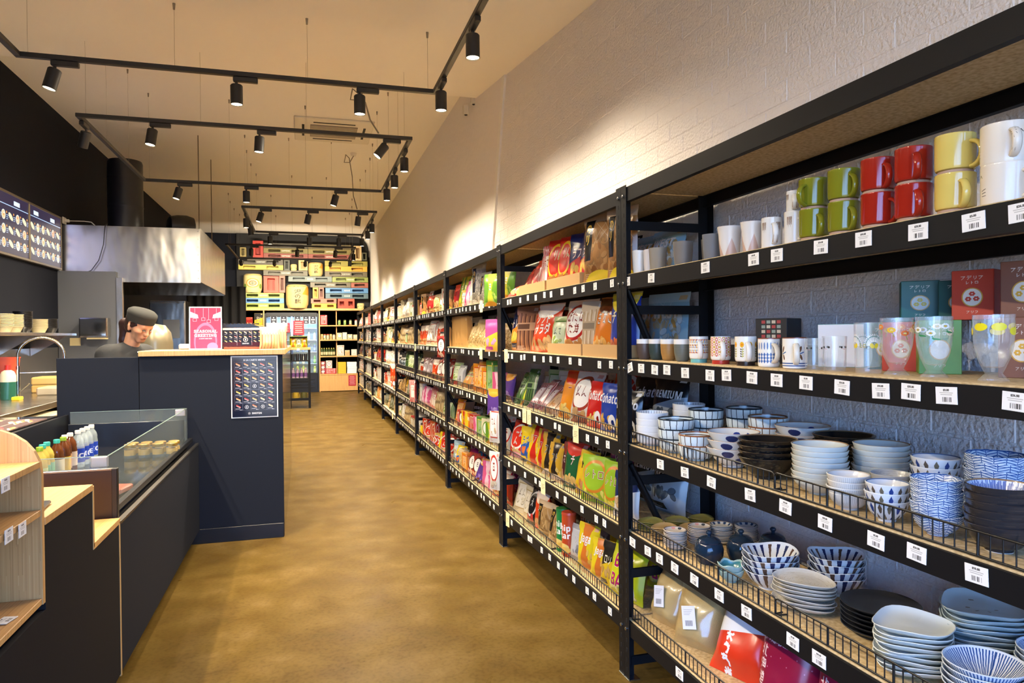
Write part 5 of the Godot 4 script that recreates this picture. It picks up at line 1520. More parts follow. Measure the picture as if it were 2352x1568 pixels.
func build_counter() -> void:
	var navy := M("navy laminate"); var oak := M("oak"); var dc := 5.167
	# service counter
	var t := thing("service_counter", "tall charcoal service counter with oak ledge and black skirting", "counter", V(-0.85, 0, 6.0))
	var o := t.position
	part(t, "front_panel", MB.new().rbox(V(-0.605, 0.69, dc + 0.012) - o, Vector3(0.906, 1.18, 0.024), 0.002), navy)
	part(t, "front_panel", MB.new().rbox(V(-1.30, 0.689, dc + 0.012) - o, Vector3(0.478, 1.178, 0.024), 0.002), navy)
	part(t, "skirting", MB.new().rbox(V(-0.85, 0.05, dc + 0.008) - o, Vector3(1.39, 0.1, 0.02), 0.002), M("skirting black", rgb("131211"), 0.3))
	part(t, "side_panel", MB.new().span(V(-0.172, 0.0, dc + 0.024) - o, V(-0.152, 1.28, 7.9) - o), M("gloss black", rgb("1b1a1a"), 0.08))
	part(t, "ledge", MB.new().rbox(V(-0.596, 1.2995, dc + 0.28) - o, Vector3(0.926, 0.037, 0.60), 0.003), oak)
	part(t, "ledge", MB.new().rbox(V(-0.31, 1.2995, dc + 1.45) - o, Vector3(0.354, 0.037, 1.72), 0.003), oak)
	part(t, "worktop", MB.new().span(V(-1.5, 0.86, dc + 0.03) - o, V(-0.5, 0.90, dc + 0.36) - o), M("stainless"))
	part(t, "inner_panel", MB.new().span(V(-0.52, 0.0, dc + 0.6) - o, V(-0.5, 1.28, 7.9) - o), navy)
	# things on the ledge and the front
	solid("menu_poster", "dark laminated sushi menu poster with white border on the counter front", "poster", MB.new().box(Vector3.ZERO, Vector3(0.292, 0.414, 0.0015)), menu_poster(), V(-0.337, 1.0605, dc - 0.003))
	solid("poster_border", "white laminated sheet carrying the sushi menu on the counter front", "laminated sheet", MB.new().box(Vector3.ZERO, Vector3(0.306, 0.428, 0.0014)), M("paper white"), V(-0.337, 1.0605, dc - 0.0012))
	var gp := pen(420, 594, rgb("8f1f34"))
	gp.oval(210, 480, 150, 260, rgb("a8617f")); gp.oval(210, 500, 128, 240, rgb("962c46")); gp.oval(300, 560, 70, 60, rgb("a8789c"))
	gp.poly([Vector2(0, 60), Vector2(110, 110), Vector2(120, 160), Vector2(0, 150)], rgb("b9b0c4")); gp.poly([Vector2(420, 60), Vector2(310, 110), Vector2(300, 160), Vector2(420, 150)], rgb("b9b0c4"))
	for q in [[70, 140], [180, 130], [250, 160], [350, 130]]:
		gp.rect(q[0], 20, 3, q[1], rgb("e9c9cc")); gp.rect(q[0] - 22, 20 + q[1], 46, 3, rgb("e9c9cc")); gp.rect(q[0] - 22, 60 + q[1], 46, 3, rgb("e9c9cc")); gp.rect(q[0] - 22, 20 + q[1], 3, 42, rgb("e9c9cc")); gp.rect(q[0] + 22, 20 + q[1], 3, 42, rgb("e9c9cc"))
	gp.text("SEASONAL", 210, 362, 54, rgb("efe6ea"), true, fonts[2].get_rids()[0])
	gp.text("GREETING", 210, 420, 54, rgb("efe6ea"), true, fonts[2].get_rids()[0])
	gp.text("A HAPPY NEW YEAR", 210, 452, 18, rgb("e2c4cc"), true)
	for e in [[0, 0, 420, 12], [0, 582, 420, 12], [0, 0, 12, 594], [408, 0, 12, 594]]: gp.rect(e[0], e[1], e[2], e[3], rgb("e9e6e4"))
	var st := thing("greeting_sign", "red season's greeting sign in a clear stand on the oak ledge", "sign", V(-0.677, 1.319, 5.40))
	part(st, "print", MB.new().box(Vector3(0, 0.153, 0), Vector3(0.214, 0.302, 0.001)), printed("greeting", gp, 0.3), Vector3.ZERO, Vector3(-0.06, 0, 0))
	part(st, "clear_holder", MB.new().box(Vector3(0, 0.154, -0.002), Vector3(0.22, 0.308, 0.0012)), M("glass"), Vector3.ZERO, Vector3(-0.06, 0, 0))
	part(st, "foot", MB.new().box(Vector3(0, 0.0012, -0.03), Vector3(0.22, 0.0024, 0.08)), M("glass"))
	var mp := pen(512, 256, rgb("171a26"))
	var g := RandomNumberGenerator.new()
	g.seed = 5
	for c in 8:
		for r in 3:
			sushi(mp, g, 40 + c * 62, 60 + r * 60, 30)
			mp.rect(20 + c * 62, 84 + r * 60, 34, 4, rgb("8f8c96"))
	mp.rect(0, 0, 512, 26, rgb("d9c8b0")); mp.rect(0, 196, 512, 60, rgb("3a1218"))
	for e in [[180, 40, 3, 200], [370, 40, 3, 200], [180, 40, 190, 3]]: mp.rect(e[0], e[1], e[2], e[3], rgb("9a97a4"))
	mp.rect(232, 128, 130, 110, rgb("171a26")); logo(mp, 290, 160, 30, rgb("e6e2da"), rgb("171a26"))
	mp.text("SHOTEN", 290, 222, 22, rgb("c9c4cc"), true)
	var mb := thing("menu_holder", "long dark menu board of sushi pictures on the ledge", "menu", V(-0.433, 1.319, 5.46))
	part(mb, "board", MB.new().rbox(Vector3(0, 0.085, 0), Vector3(0.278, 0.14, 0.012), 0.002), printed("ledge menu", mp, 0.2), Vector3.ZERO, Vector3(-0.15, 0, 0))
	part(mb, "base_strip", MB.new().rbox(Vector3(0.01, 0.007, 0.008), Vector3(0.272, 0.014, 0.05), 0.002), M("orange strip", rgb("b5471f"), 0.4))
	var pr := thing("receipt_printer", "dark ribbed counter machine with sloping lid behind the menu board", "machine", V(-0.45, 1.319, 5.68))
	part(pr, "casing", MB.new().prism(PackedVector2Array([Vector2(-0.16, 0), Vector2(0.2, 0), Vector2(0.2, 0.09), Vector2(0.12, 0.165), Vector2(0.06, 0.185), Vector2(-0.16, 0.18)]), -0.1, 0.1), M("black plastic"))
	for i in 9: part(pr, "rib", MB.new().box(Vector3(-0.13 + i * 0.026, 0.186, 0), Vector3(0.008, 0.006, 0.17)), M("black plastic"))
	solid("white_device", "small white rounded device at the back of the ledge", "device", MB.new().rbox(Vector3(0, 0.02, 0), Vector3(0.16, 0.04, 0.1), 0.008), M("white plastic", rgb("d8d3c6"), 0.4), V(-0.80, 1.319, 5.62))
	# wrapped packs in a clear bag at the ledge corner
	var wp := pen(256, 256, rgb("d9cba6"))
	for i in 7:
		wp.rect(i * 38, 70, 18, 186, rgb("cdb88a")); wp.rect(i * 38 + 20, 90, 10, 166, [rgb("b5563a"), rgb("8a9a4a"), rgb("c98a72")][i % 3])
	wp.rect(0, 0, 256, 60, rgb("e3d9b8"))
	var wm := printed("wrapped packs", wp, 0.3)
	for q in [[-0.245, 5.42, 0.15, 0.16, 0.25, "front clear bag of wrapped packs at the ledge corner"], [-0.20, 5.54, 0.15, 0.19, 0.1, "rear taller clear bag of wrapped packs at the ledge corner"]]:
		solid("wrapped_pack_bag", q[5], "bag", pillow(q[2], q[3], 0.06, 1), wm, V(q[0], 1.319, q[1]), q[4])
	solid("dark_carton", "dark carton standing behind the wrapped packs on the ledge", "box", MB.new().rbox(Vector3(0, 0.075, 0), Vector3(0.10, 0.15, 0.12), 0.002), M("dark carton", rgb("2c2826"), 0.5), V(-0.20, 1.319, 6.3))
	# bench with glass display case
	var xb := -0.6993
	var bench := thing("display_bench", "long charcoal bench carrying the glass display case", "bench", V(-1.1, 0, 4.1))
	o = bench.position
	part(bench, "front_panel", MB.new().rbox(V(xb - 0.01, 0.388, 4.105) - o, Vector3(0.02, 0.575, 2.10), 0.002), navy)
	part(bench, "metal_trim", MB.new().rbox(V(xb - 0.008, 0.684, 4.105) - o, Vector3(0.022, 0.014, 2.10), 0.002), M("brushed trim", rgb("8f8a82"), 0.3, 1.0))
	part(bench, "deck", MB.new().span(V(-1.5, 0.55, 3.09) - o, V(xb - 0.022, 0.665, 5.15) - o), M("gloss black"))
	part(bench, "kickboard", MB.new().span(V(-1.45, 0, 3.2) - o, V(-0.79, 0.55, 5.15) - o), M("skirting black"))
	var cs := thing("display_case", "open-topped glass display case with dark base on the bench", "display case", V(-1.1, 0.665, 4.13))
	o = cs.position
	part(cs, "base_plate", MB.new().rbox(V(-1.12, 0.682, 4.12) - o, Vector3(0.70, 0.034, 2.04), 0.002), M("gloss black"))
	part(cs, "front_rail", MB.new().rbox(V(-0.745, 0.715, 4.12) - o, Vector3(0.025, 0.03, 2.04), 0.003), M("black plastic"))
	part(cs, "end_panel", MB.new().rbox(V(-1.12, 0.777, 3.085) - o, Vector3(0.78, 0.22, 0.02), 0.002), M("brown laminate", rgb("2c1b14"), 0.35))
	part(cs, "end_strip", MB.new().rbox(V(-1.12, 0.89, 3.085) - o, Vector3(0.79, 0.008, 0.024), 0.001), M("brushed trim"))
	part(cs, "corner_post", MB.new().rbox(V(-0.722, 0.78, 3.085) - o, Vector3(0.02, 0.228, 0.028), 0.002), M("black plastic"))
	part(cs, "back_panel", MB.new().rbox(V(-1.475, 0.79, 4.12) - o, Vector3(0.02, 0.25, 2.04), 0.002), M("black plastic"))
	part(cs, "far_panel", MB.new().rbox(V(-1.12, 0.77, 5.11) - o, Vector3(0.68, 0.17, 0.014), 0.002), M("black plastic"))
	part(cs, "front_glass", MB.new().box(V(-0.765, 0.815, 4.14) - o, Vector3(0.006, 0.23, 1.96)), M("glass"))
	part(cs, "end_glass", MB.new().box(V(-1.11, 0.815, 3.163) - o, Vector3(0.68, 0.23, 0.006)), M("glass"))
	part(cs, "end_glass", MB.new().box(V(-1.11, 0.815, 5.118) - o, Vector3(0.68, 0.23, 0.006)), M("glass"))
	part(cs, "top_edge", MB.new().box(V(-0.765, 0.931, 4.14) - o, Vector3(0.006, 0.002, 1.96)), M("glass edge", rgb("8fa39c"), 0.15))
	part(cs, "top_edge", MB.new().box(V(-1.11, 0.931, 3.163) - o, Vector3(0.68, 0.002, 0.006)), M("glass edge"))
	part(cs, "top_edge", MB.new().box(V(-1.11, 0.931, 5.118) - o, Vector3(0.68, 0.002, 0.006)), M("glass edge"))
	for d in [3.185, 5.095]:
		part(cs, "glass_clip", MB.new().rbox(V(-0.80, 0.905, d) - o, Vector3(0.062, 0.045, 0.018), 0.004), M("clip", rgb("b9aba0"), 0.3, 0.4))
	# bottles standing in the case
	var pet := M("pet clear", Color(0.85, 0.9, 0.9, 0.25), 0.06, 0.0, {"transparency": BaseMaterial3D.TRANSPARENCY_ALPHA})
	var tea := M("pet tea", rgb("b5a04a"), 0.1); var brown := M("pet brown", rgb("5a2f14"), 0.1)
	var bl := pen(128, 64, rgb("1f3fa8"))
	bl.text("ICE", 32, 44, 30, rgb("d9e0ef"), true); bl.text("ICE", 96, 44, 30, rgb("d9e0ef"), true)
	var blue := printed("blue label", bl, 0.35)
	var ranks := [["8fae2a", tea, "green-tea bottle with lime cap", "c9b45a"], ["8fae2a", tea, "green-tea bottle with lime cap", "b9c48a"], ["3fae98", tea, "tea bottle with teal cap", "6fa07a"], ["3fae98", tea, "tea bottle with teal cap", "7fae8a"], ["3fae98", brown, "brown tea bottle with teal cap", "c9c0a0"], ["8fae2a", brown, "brown tea bottle with lime cap", "c9a83a"], ["d9d4cc", brown, "cola-brown bottle with white cap", "b08a6a"], ["d9d4cc", brown, "cola-brown bottle with white cap", "c9b8a4"]]
	for i in ranks.size():
		var q: Array = ranks[i]
		bottle("%s, %s from the near end of the display case" % [q[2], ORD[i]], V(-1.20 + 0.012 * sin(i * 1.7), 0.699, 3.66 + i * 0.085), q[1], q[0], M("label " + q[3], rgb(q[3]), 0.4), "bottles in the display case")
	for i in 4:
		bottle("clear water bottle with blue label, %s of four in the display case" % ORD[i], V(-1.20, 0.699, 4.36 + i * 0.085), pet, "d9d4cc", blue, "bottles in the display case")
	for i in 4:
		for k in 2:
			var j := thing("mustard_jar", "small gold-lidded glass jar of mustard, %s from left, %s row" % [ORD[i], ["front", "back"][k]], "jar", V(-0.992 + i * 0.075, 0.699, 4.58 + k * 0.075), 0, "gold-lidded jars")
			part(j, "glass_body", MB.new().lathe([Vector2(0, 0), Vector2(0.03, 0), Vector2(0.032, 0.004), Vector2(0.032, 0.06), Vector2(0.028, 0.066), Vector2(0, 0.066)], 18), M("glass"))
			part(j, "mustard", MB.new().lathe([Vector2(0, 0.018), Vector2(0.0305, 0.018), Vector2(0.0305, 0.05), Vector2(0, 0.05)], 18), M("mustard", rgb("a98a3c"), 0.6))
			part(j, "lid", MB.new().lathe([Vector2(0, 0.064), Vector2(0.031, 0.064), Vector2(0.032, 0.068), Vector2(0.032, 0.08), Vector2(0.028, 0.083), Vector2(0, 0.083)], 18), M("gold lid", rgb("b8964c"), 0.3, 0.7))
	var tr := M("food tray", rgb("c9c4b4"), 0.3)
	solid("food_pack", "white-lidded pack of food in the near corner of the display case", "food pack", MB.new().rbox(Vector3(0, 0.018, 0), Vector3(0.12, 0.036, 0.16), 0.006), tr, V(-0.90, 0.70, 3.45), 0.2)
	solid("food_pack", "pinkish pack of sliced fish beside the white-lidded pack", "food pack", MB.new().rbox(Vector3(0, 0.014, 0), Vector3(0.11, 0.028, 0.13), 0.006), M("fish pack", rgb("a8624e"), 0.2), V(-0.84, 0.70, 3.58), -0.2)
	solid("food_pack", "second white pack near the end panel of the display case", "food pack", MB.new().rbox(Vector3(0, 0.018, 0), Vector3(0.1, 0.036, 0.12), 0.006), tr, V(-1.03, 0.70, 3.36), 0.5)
	# work surface behind the case with printed mat
	var wk := thing("preparation_table", "dark preparation table behind the display case", "table", V(-1.75, 0, 4.3))
	o = wk.position
	part(wk, "table_top", MB.new().rbox(V(-1.75, 0.90, 4.25) - o, Vector3(0.48, 0.03, 1.7), 0.003), M("gloss black"))
	for q in [[-1.94, 3.5], [-1.56, 3.5], [-1.94, 5.0], [-1.56, 5.0]]:
		part(wk, "leg", MB.new().span(V(q[0] - 0.02, 0, q[1] - 0.02) - o, V(q[0] + 0.02, 0.885, q[1] + 0.02) - o), M("stainless"))
	var mt := pen(512, 256, rgb("5a4a4a"))
	for i in 60: sushi(mt, g, g.randf() * 512, g.randf() * 256, 40)
	for i in 4: mt.rect(i * 128, 0, 5, 256, rgb("c9beb4"))
	solid("menu_mat", "printed mat of sushi pictures on the preparation table", "mat", MB.new().box(Vector3(0, 0.0015, 0), Vector3(0.44, 0.003, 0.95)), printed("menu mat", mt, 0.35), V(-1.74, 0.9155, 4.45))
	var sc := thing("kitchen_scale", "cream metal kitchen machine with blue display light under the sink bench", "machine", V(-1.95, 0, 6.2))
	part(sc, "casing", MB.new().rbox(Vector3(-0.12, 0.77, 0), Vector3(0.4, 0.10, 0.66), 0.008), M("cream steel", rgb("b5a98c"), 0.4, 0.3))
	part(sc, "display", MB.new().box(Vector3(0.081, 0.78, -0.27), Vector3(0.002, 0.025, 0.05)), M("blue display", rgb("1f2fb0"), 0.2, 0.0, {"emission_enabled": true, "emission": Color(0.1, 0.15, 1.0), "emission_energy_multiplier": 0.8}))
	part(sc, "stand", MB.new().span(Vector3(-0.3, 0, -0.3), Vector3(0.06, 0.72, 0.3)), M("black plastic"))
	# stepped cabinet with oak tops
	var ca := thing("step_cabinet", "charcoal stepped cabinet with oak tops beside the display bench", "cabinet", V(-1.05, 0, 2.2))
	o = ca.position
	var turn := Transform3D(Basis(Vector3(0, 0, -1), Vector3(0, 1, 0), Vector3(1, 0, 0)), Vector3.ZERO)
	var outline := PackedVector2Array([Vector2(0.9, 0.1), Vector2(3.036, 0.1), Vector2(3.036, 0.682), Vector2(2.692, 0.682), Vector2(2.692, 0.886), Vector2(2.236, 0.886), Vector2(2.236, 0.65), Vector2(0.9, 0.65)])
	var body := MB.new().prism(outline, -1.40, xb - 0.001).moved(turn)
	body.moved(Transform3D(Basis(), -o))
	part(ca, "carcass", body, M("charcoal laminate", rgb("1f1e20"), 0.7, 0.0, {"metallic_specular": 0.2}))
	part(ca, "kickboard", MB.new().span(V(-1.36, 0, 0.95) - o, V(-0.75, 0.1, 3.0) - o), M("skirting black"))
	part(ca, "castor", MB.new().lathe([Vector2(0, -0.012), Vector2(0.03, -0.012), Vector2(0.035, 0), Vector2(0.03, 0.012), Vector2(0, 0.012)], 16), M("black plastic"), V(-0.73, 0.036, 2.98) - o, Vector3(0, 0, PI / 2))
	part(ca, "upper_top", MB.new().rbox(V(-1.05, 0.896, 2.464) - o, Vector3(0.704, 0.022, 0.456), 0.001), oak)
	part(ca, "lower_top", MB.new().rbox(V(-1.05, 0.693, 2.872) - o, Vector3(0.704, 0.022, 0.354), 0.001), oak)
	part(ca, "riser", MB.new().rbox(V(-1.05, 0.795, 2.699) - o, Vector3(0.704, 0.21, 0.014), 0.001), oak)
	part(ca, "end_board", MB.new().rbox(V(-1.05, 0.39, 3.043) - o, Vector3(0.704, 0.60, 0.014), 0.001), oak)
	var tb := thing("card_tray", "black tray with a pale pad on the oak upper step", "tray", V(-0.79, 0.907, 2.34), 0.1)
	part(tb, "tray", MB.new().rbox(Vector3(-0.02, 0.006, 0), Vector3(0.16, 0.012, 0.14), 0.004), M("black plastic"))
	part(tb, "pad", MB.new().rbox(Vector3(0.0, 0.014, 0.03), Vector3(0.09, 0.005, 0.06), 0.002), M("oak"))
	# oak rack with arched end
	var rk := thing("oak_rack", "small oak display rack with arched end panel at the picture's left edge", "rack", V(-0.83, 0.65, 1.75))
	o = rk.position
	for d in [2.222, 1.30]:
		var arch := PackedVector2Array([Vector2(-0.13, 0.022), Vector2(0.131, 0.022), Vector2(0.131, 0.38)])
		for i in range(1, 12): arch.append(Vector2(0.131 * cos(PI * i / 12.0), 0.38 + 0.13 * sin(PI * i / 12.0)))
		arch.append(Vector2(-0.131, 0.38))
		part(rk, "end_panel", MB.new().prism(arch, -0.009, 0.009), oak, V(-0.83, 0.65, d) - o)
	for y in [0.681, 0.925, 1.058]:
		part(rk, "shelf", MB.new().rbox(V(-0.83, y, 1.76) - o, Vector3(0.258, 0.017, 0.902), 0.001), oak)
	part(rk, "back_panel", MB.new().span(V(-0.955, 0.67, 1.31) - o, V(-0.945, 1.1, 2.21) - o), M("grey card", rgb("6f6a66"), 0.7))
	for q in [[0.917, 2.07], [0.925, 1.985], [1.052, 1.97]]:
		part(rk, "price_tag", shapes_tag(), tag_material(1), V(-0.6975, q[0], q[1]) - o, Vector3(0, PI / 2, 0))
	for q in [[2.06, 0.3], [1.92, 0.25]]:
		part(rk, "price_tag", shapes_tag(), tag_material(2), V(-0.735, 0.692, q[0]) - o, Vector3(-PI / 2, PI / 2 - 0.2, 0))
	for q in [[51, -0.83, 0.6895, 2.10, 0.13, 0.07, "purple sweet box lying nearest the arched panel of the oak rack"], [51, -0.83, 0.6895, 1.98, 0.13, 0.09, "purple and orange sweet box behind the first on the rack"], [47, -0.81, 0.6895, 1.87, 0.12, 0.08, "orange sweet box at the picture's left edge on the rack"], [54, -0.85, 1.067, 2.0, 0.12, 0.10, "white and red box on the top shelf of the oak rack"]]:
		set_pack(q[0], "box", q[4], q[5], V(q[1], q[2], q[3]), PI / 2 - 0.25, 0, q[6])

func shapes_tag() -> ArrayMesh:
	if not shapes.has("tag"): shapes["tag"] = MB.new().rbox(Vector3.ZERO, Vector3(0.05, 0.035, 0.0012), 0.0004).mesh()
	return shapes["tag"]

# ---------------------------------------------------------------- kitchen along the left wall
func menu_screen(k: int) -> StandardMaterial3D:
	var p := pen(512, 288, rgb("1c1838"))
	var g := RandomNumberGenerator.new()
	g.seed = 60 + k
	p.rect(0, 52, 512, 4, rgb("a9c4ea"))
	p.rect(60, 22, 74, 22, rgb("c9e2f4")); p.rect(330, 22, 74, 22, rgb("c9e2f4"))
	for c in 6:
		for r in 3:
			var x := 40 + c * 84.0; var y := 106 + r * 66.0
			if c % 3 == 0 or (c + r) % 5 == 0: p.oval(x, y, 30, 14, rgb("d9cfa8"), 0.5)
			else:
				p.oval(x, y, 24, 24, rgb("c9d2cf")); p.oval(x, y, 20, 20, [rgb("d9a070"), rgb("cf8a72"), rgb("d9b48a"), rgb("c9cdb8")][g.randi() % 4])
				for i in 5: p.oval(x + g.randf_range(-12, 12), y + g.randf_range(-12, 12), 5, 4, [rgb("c9603a"), rgb("e0c06a"), rgb("dfe6dc")][i % 3])
			p.oval(x + 36, y - 16, 6, 6, rgb("d9903a"))
			for j in 3: p.rect(x + 30, y - 4 + j * 9, 30 - j * 5, 4, rgb("9ab0cc"))
	var m := M("menu screen %d" % k, rgb("0b0b10"), 0.3)
	var t := p.tex()
	m.emission_enabled = true
	m.emission = Color.BLACK
	m.emission_texture = t
	m.emission_energy_multiplier = 1.1
	return m

func build_kitchen() -> void:
	var ss := M("stainless"); var xl := -2.72
	for k in 2:
		var d0: float = [7.18, 8.25][k]; var d1: float = [8.24, 9.22][k]
		var t := thing("menu_screen", "lit menu screen of dishes on the navy wall, %s" % ["cut by the picture's left edge", "the one nearer the kitchen panel"][k], "screen", V(xl, 2.5, (d0 + d1) / 2), 0, "menu screens")
		var l := d1 - d0
		part(t, "screen", MB.new().quad_box(Vector3.ZERO, l - 0.03, 0.565), menu_screen(k), Vector3(0.042, 0, 0), Vector3(0, PI / 2, 0))
		part(t, "back_case", MB.new().box(Vector3(0.02, 0, 0), Vector3(0.04, 0.585, l)), M("black plastic"))
		for s in [-1, 1]:
			part(t, "frame_rail", MB.new().rbox(Vector3(0.025, s * 0.293, 0), Vector3(0.05, 0.024, l), 0.003), M("screen frame", rgb("7a6f5f"), 0.35, 0.7))
			part(t, "frame_stile", MB.new().rbox(Vector3(0.025, 0, s * (l / 2 - 0.006)), Vector3(0.05, 0.565, 0.012), 0.003), M("screen frame"))
		var al := AreaLight3D.new()
		al.name = "screen_light"
		t.add_child(al, true)
		al.position = Vector3(0.06, 0, 0)
		al.rotation = Vector3(0, -PI / 2, 0)
		al.area_size = Vector2(l - 0.05, 0.55)
		al.light_color = Color(0.55, 0.62, 1.0)
		al.light_energy = 0.10
		al.area_range = 12.0
		al.shadow_enabled = true
	# partition stub with a stainless end, and the extraction hood beyond it
	var pa := structure("wall_partition", MB.new().span(V(xl, 0, 9.224), V(-2.12, 2.19, 9.27)), M("kitchen panel"))
	part(pa, "end_cladding", MB.new().rbox(V(-2.085, 1.06, 9.245), Vector3(0.07, 2.12, 0.06), 0.004), ss)
	var hd := thing("extraction_hood", "large stainless extraction hood over the kitchen", "hood", V(-1.95, 2.06, 10.6))
	var o := hd.position
	part(hd, "front_plate", MB.new().rbox(V(-1.955, 2.40, 9.29) - o, Vector3(1.49, 0.66, 0.012), 0.002), ss)
	part(hd, "side_plate", MB.new().rbox(V(-1.212, 2.41, 10.65) - o, Vector3(0.012, 0.66, 2.70), 0.002), ss)
	part(hd, "top_plate", MB.new().span(V(-2.71, 2.72, 9.30) - o, V(-1.22, 2.735, 12.0) - o), ss)
	part(hd, "back_plate", MB.new().span(V(-2.71, 2.07, 11.99) - o, V(-1.22, 2.73, 12.0) - o), ss)
	part(hd, "filter_bank", MB.new().span(V(-2.70, 2.40, 9.31) - o, V(-1.23, 2.42, 11.98) - o), M("black plastic"))
	for i in 7: part(hd, "rivet", MB.new().lathe([Vector2(0, 0), Vector2(0.006, 0), Vector2(0.004, 0.003), Vector2(0, 0.004)], 8), M("bolt"), V(-1.235, 2.13 + i * 0.095, 9.283) - o, Vector3(-PI / 2, 0, 0) + Vector3(PI, 0, 0))
	for d in [9.9, 11.2]: part(hd, "hanging_rod", MB.new().tube([V(-1.30, 2.735, d) - o, V(-1.30, 4.03, d) - o], 0.006, 6), M("rod", rgb("6b5f4a"), 0.4, 0.6))
	solid("exhaust_duct", "black round exhaust duct rising from the hood", "duct", MB.new().lathe([Vector2(0, 0), Vector2(0.198, 0), Vector2(0.2, 0.01), Vector2(0.2, 0.3), Vector2(0.203, 0.305), Vector2(0.203, 0.325), Vector2(0.2, 0.33), Vector2(0.2, 0.66), Vector2(0.203, 0.665), Vector2(0.203, 0.685), Vector2(0.2, 0.69), Vector2(0.2, 0.86), Vector2(0.19, 0.89), Vector2(0, 0.9)], 32), M("duct black", rgb("111218"), 0.4), V(-2.14, 2.735, 9.834))
	var fm := thing("fan_motor", "rounded black fan motor lying on top of the hood", "motor", V(-1.56, 2.735, 10.25))
	part(fm, "casing", MB.new().lathe([Vector2(0, -0.17), Vector2(0.09, -0.17), Vector2(0.125, -0.15), Vector2(0.15, -0.06), Vector2(0.155, 0.05), Vector2(0.13, 0.14), Vector2(0.08, 0.16), Vector2(0, 0.16)], 24), M("duct black"), Vector3(0, 0.155, 0), Vector3(0, 0.4, -PI / 2))
	part(fm, "foot", MB.new().box(Vector3(0, 0.01, 0), Vector3(0.2, 0.02, 0.16)), M("duct black"))
	# wall sockets, plugs and cables by the hood
	for q in [[2.80, 9.45, "upper white wall socket with plug above the hood's left end"], [2.17, 9.30, "lower white wall socket with black plug at the screen corner"]]:
		var so := thing("wall_socket", q[2], "socket", V(-2.715, q[0], q[1]))
		part(so, "plate", MB.new().rbox(Vector3(0.006, 0, 0), Vector3(0.012, 0.08, 0.12), 0.003), M("white plastic"))
		part(so, "plug", MB.new().rbox(Vector3(0.035, 0, 0), Vector3(0.05, 0.035, 0.04), 0.006), M("white plastic") if q[0] > 2.5 else M("black plastic"))
	solid("power_cable", "thin dark cable drooping across the hood front", "cable", MB.new().tube([V(-2.66, 2.17, 9.25), V(-2.5, 2.15, 9.24), V(-2.38, 2.2, 9.24), V(-2.30, 2.32, 9.24), V(-2.25, 2.5, 9.24), V(-2.23, 2.72, 9.24), V(-2.22, 2.76, 9.3)], 0.005, 6), M("black plastic"))
	solid("power_cable", "white plug cable above the hood's left end", "cable", MB.new().tube([V(-2.66, 2.8, 9.45), V(-2.5, 2.8, 9.44), V(-2.42, 2.79, 9.43), V(-2.38, 2.75, 9.42)], 0.006, 6), M("white plastic"))
	# dark back kitchen: steel fridge and black curtain
	var fr := thing("steel_fridge", "tall stainless kitchen fridge under the hood", "fridge", V(-2.1, 0, 12.6))
	part(fr, "cabinet", MB.new().rbox(Vector3(0, 1.0, -0.02), Vector3(0.52, 2.0, 0.6), 0.006), ss)
	part(fr, "door", MB.new().rbox(Vector3(0.0, 1.02, 0.30), Vector3(0.50, 1.9, 0.03), 0.005), ss)
	part(fr, "notice", MB.new().box(Vector3(0.06, 1.55, 0.3165), Vector3(0.24, 0.3, 0.001)), M("grey notice", rgb("8a9096"), 0.5))
	var folds := PackedVector3Array()
	for j in 2:
		for i in 49: folds.append(Vector3(i * 0.02, j * 2.3, 0.03 * sin(i * 0.9)))
	solid("black_curtain", "black curtain hanging at the end of the kitchen", "curtain", MB.new().sheet(folds, 48, 1), M("curtain", rgb("0d0d10"), 0.9), V(-1.95, 0, 13.2))
	# sink bench along the wall
	var be := thing("sink_bench", "stainless sink bench along the navy wall", "bench", V(-2.33, 0, 7.2))
	o = be.position
	part(be, "bench_top", MB.new().rbox(V(-2.33, 0.872, 7.2) - o, Vector3(0.76, 0.05, 3.9), 0.004), ss)
	part(be, "splashback", MB.new().rbox(V(-2.71, 1.1, 7.2) - o, Vector3(0.012, 0.42, 3.9), 0.002), ss)
	for q in [[-2.0, 5.4], [-2.0, 7.1], [-2.0, 9.0]]:
		part(be, "leg", MB.new().tube([V(q[0], 0, q[1]) - o, V(q[0], 0.85, q[1]) - o], 0.02, 8), ss)
	var tp := thing("spring_tap", "chrome kitchen tap with spring hose arching over the sink", "tap", V(-2.345, 0.897, 6.914))
	part(tp, "column", MB.new().tube([Vector3(0, 0, 0), Vector3(0, 0.28, 0)], 0.014, 10), M("chrome"))
	var hose := []
	for i in 21:
		var a := PI * i / 20.0
		hose.append(Vector3(0.16 - 0.16 * cos(a), 0.36 + 0.16 * sin(a), -0.1 * (1 - cos(a)) / 2))
	hose.push_front(Vector3(0, 0.27, 0)); hose.append(Vector3(0.325, 0.2, -0.1))
	part(tp, "hose", MB.new().tube(hose, 0.009, 8), M("chrome"))
	var coil := MB.new()
	for i in range(1, hose.size() - 1):
		for s in 3:
			var a: Vector3 = hose[i].lerp(hose[i + 1], s / 3.0)
			var dir: Vector3 = (hose[i + 1] - hose[i]).normalized()
			coil.tube([a - dir * 0.002, a + dir * 0.002], 0.0135, 8)
	var sp := part(tp, "spring", coil, M("spring", rgb("8f7f5f"), 0.3, 1.0))
	sp.set_meta("kind", "stuff")
	part(tp, "spout_arm", MB.new().tube([Vector3(0, 0.22, 0), Vector3(0.32, 0.22, -0.1)], 0.007, 8), M("chrome"))
	part(tp, "spray_head", MB.new().tube([Vector3(0.325, 0.2, -0.1), Vector3(0.325, 0.1, -0.1)], 0.016, 10), M("chrome"))
	part(tp, "lever", MB.new().tube([Vector3(0.01, 0.06, 0), Vector3(0.09, 0.13, 0.02)], 0.006, 6), M("chrome"))
	var dt := thing("detergent_bottle", "white detergent bottle with green liquid and red cap by the sink", "bottle", V(-2.40, 0.897, 6.86))
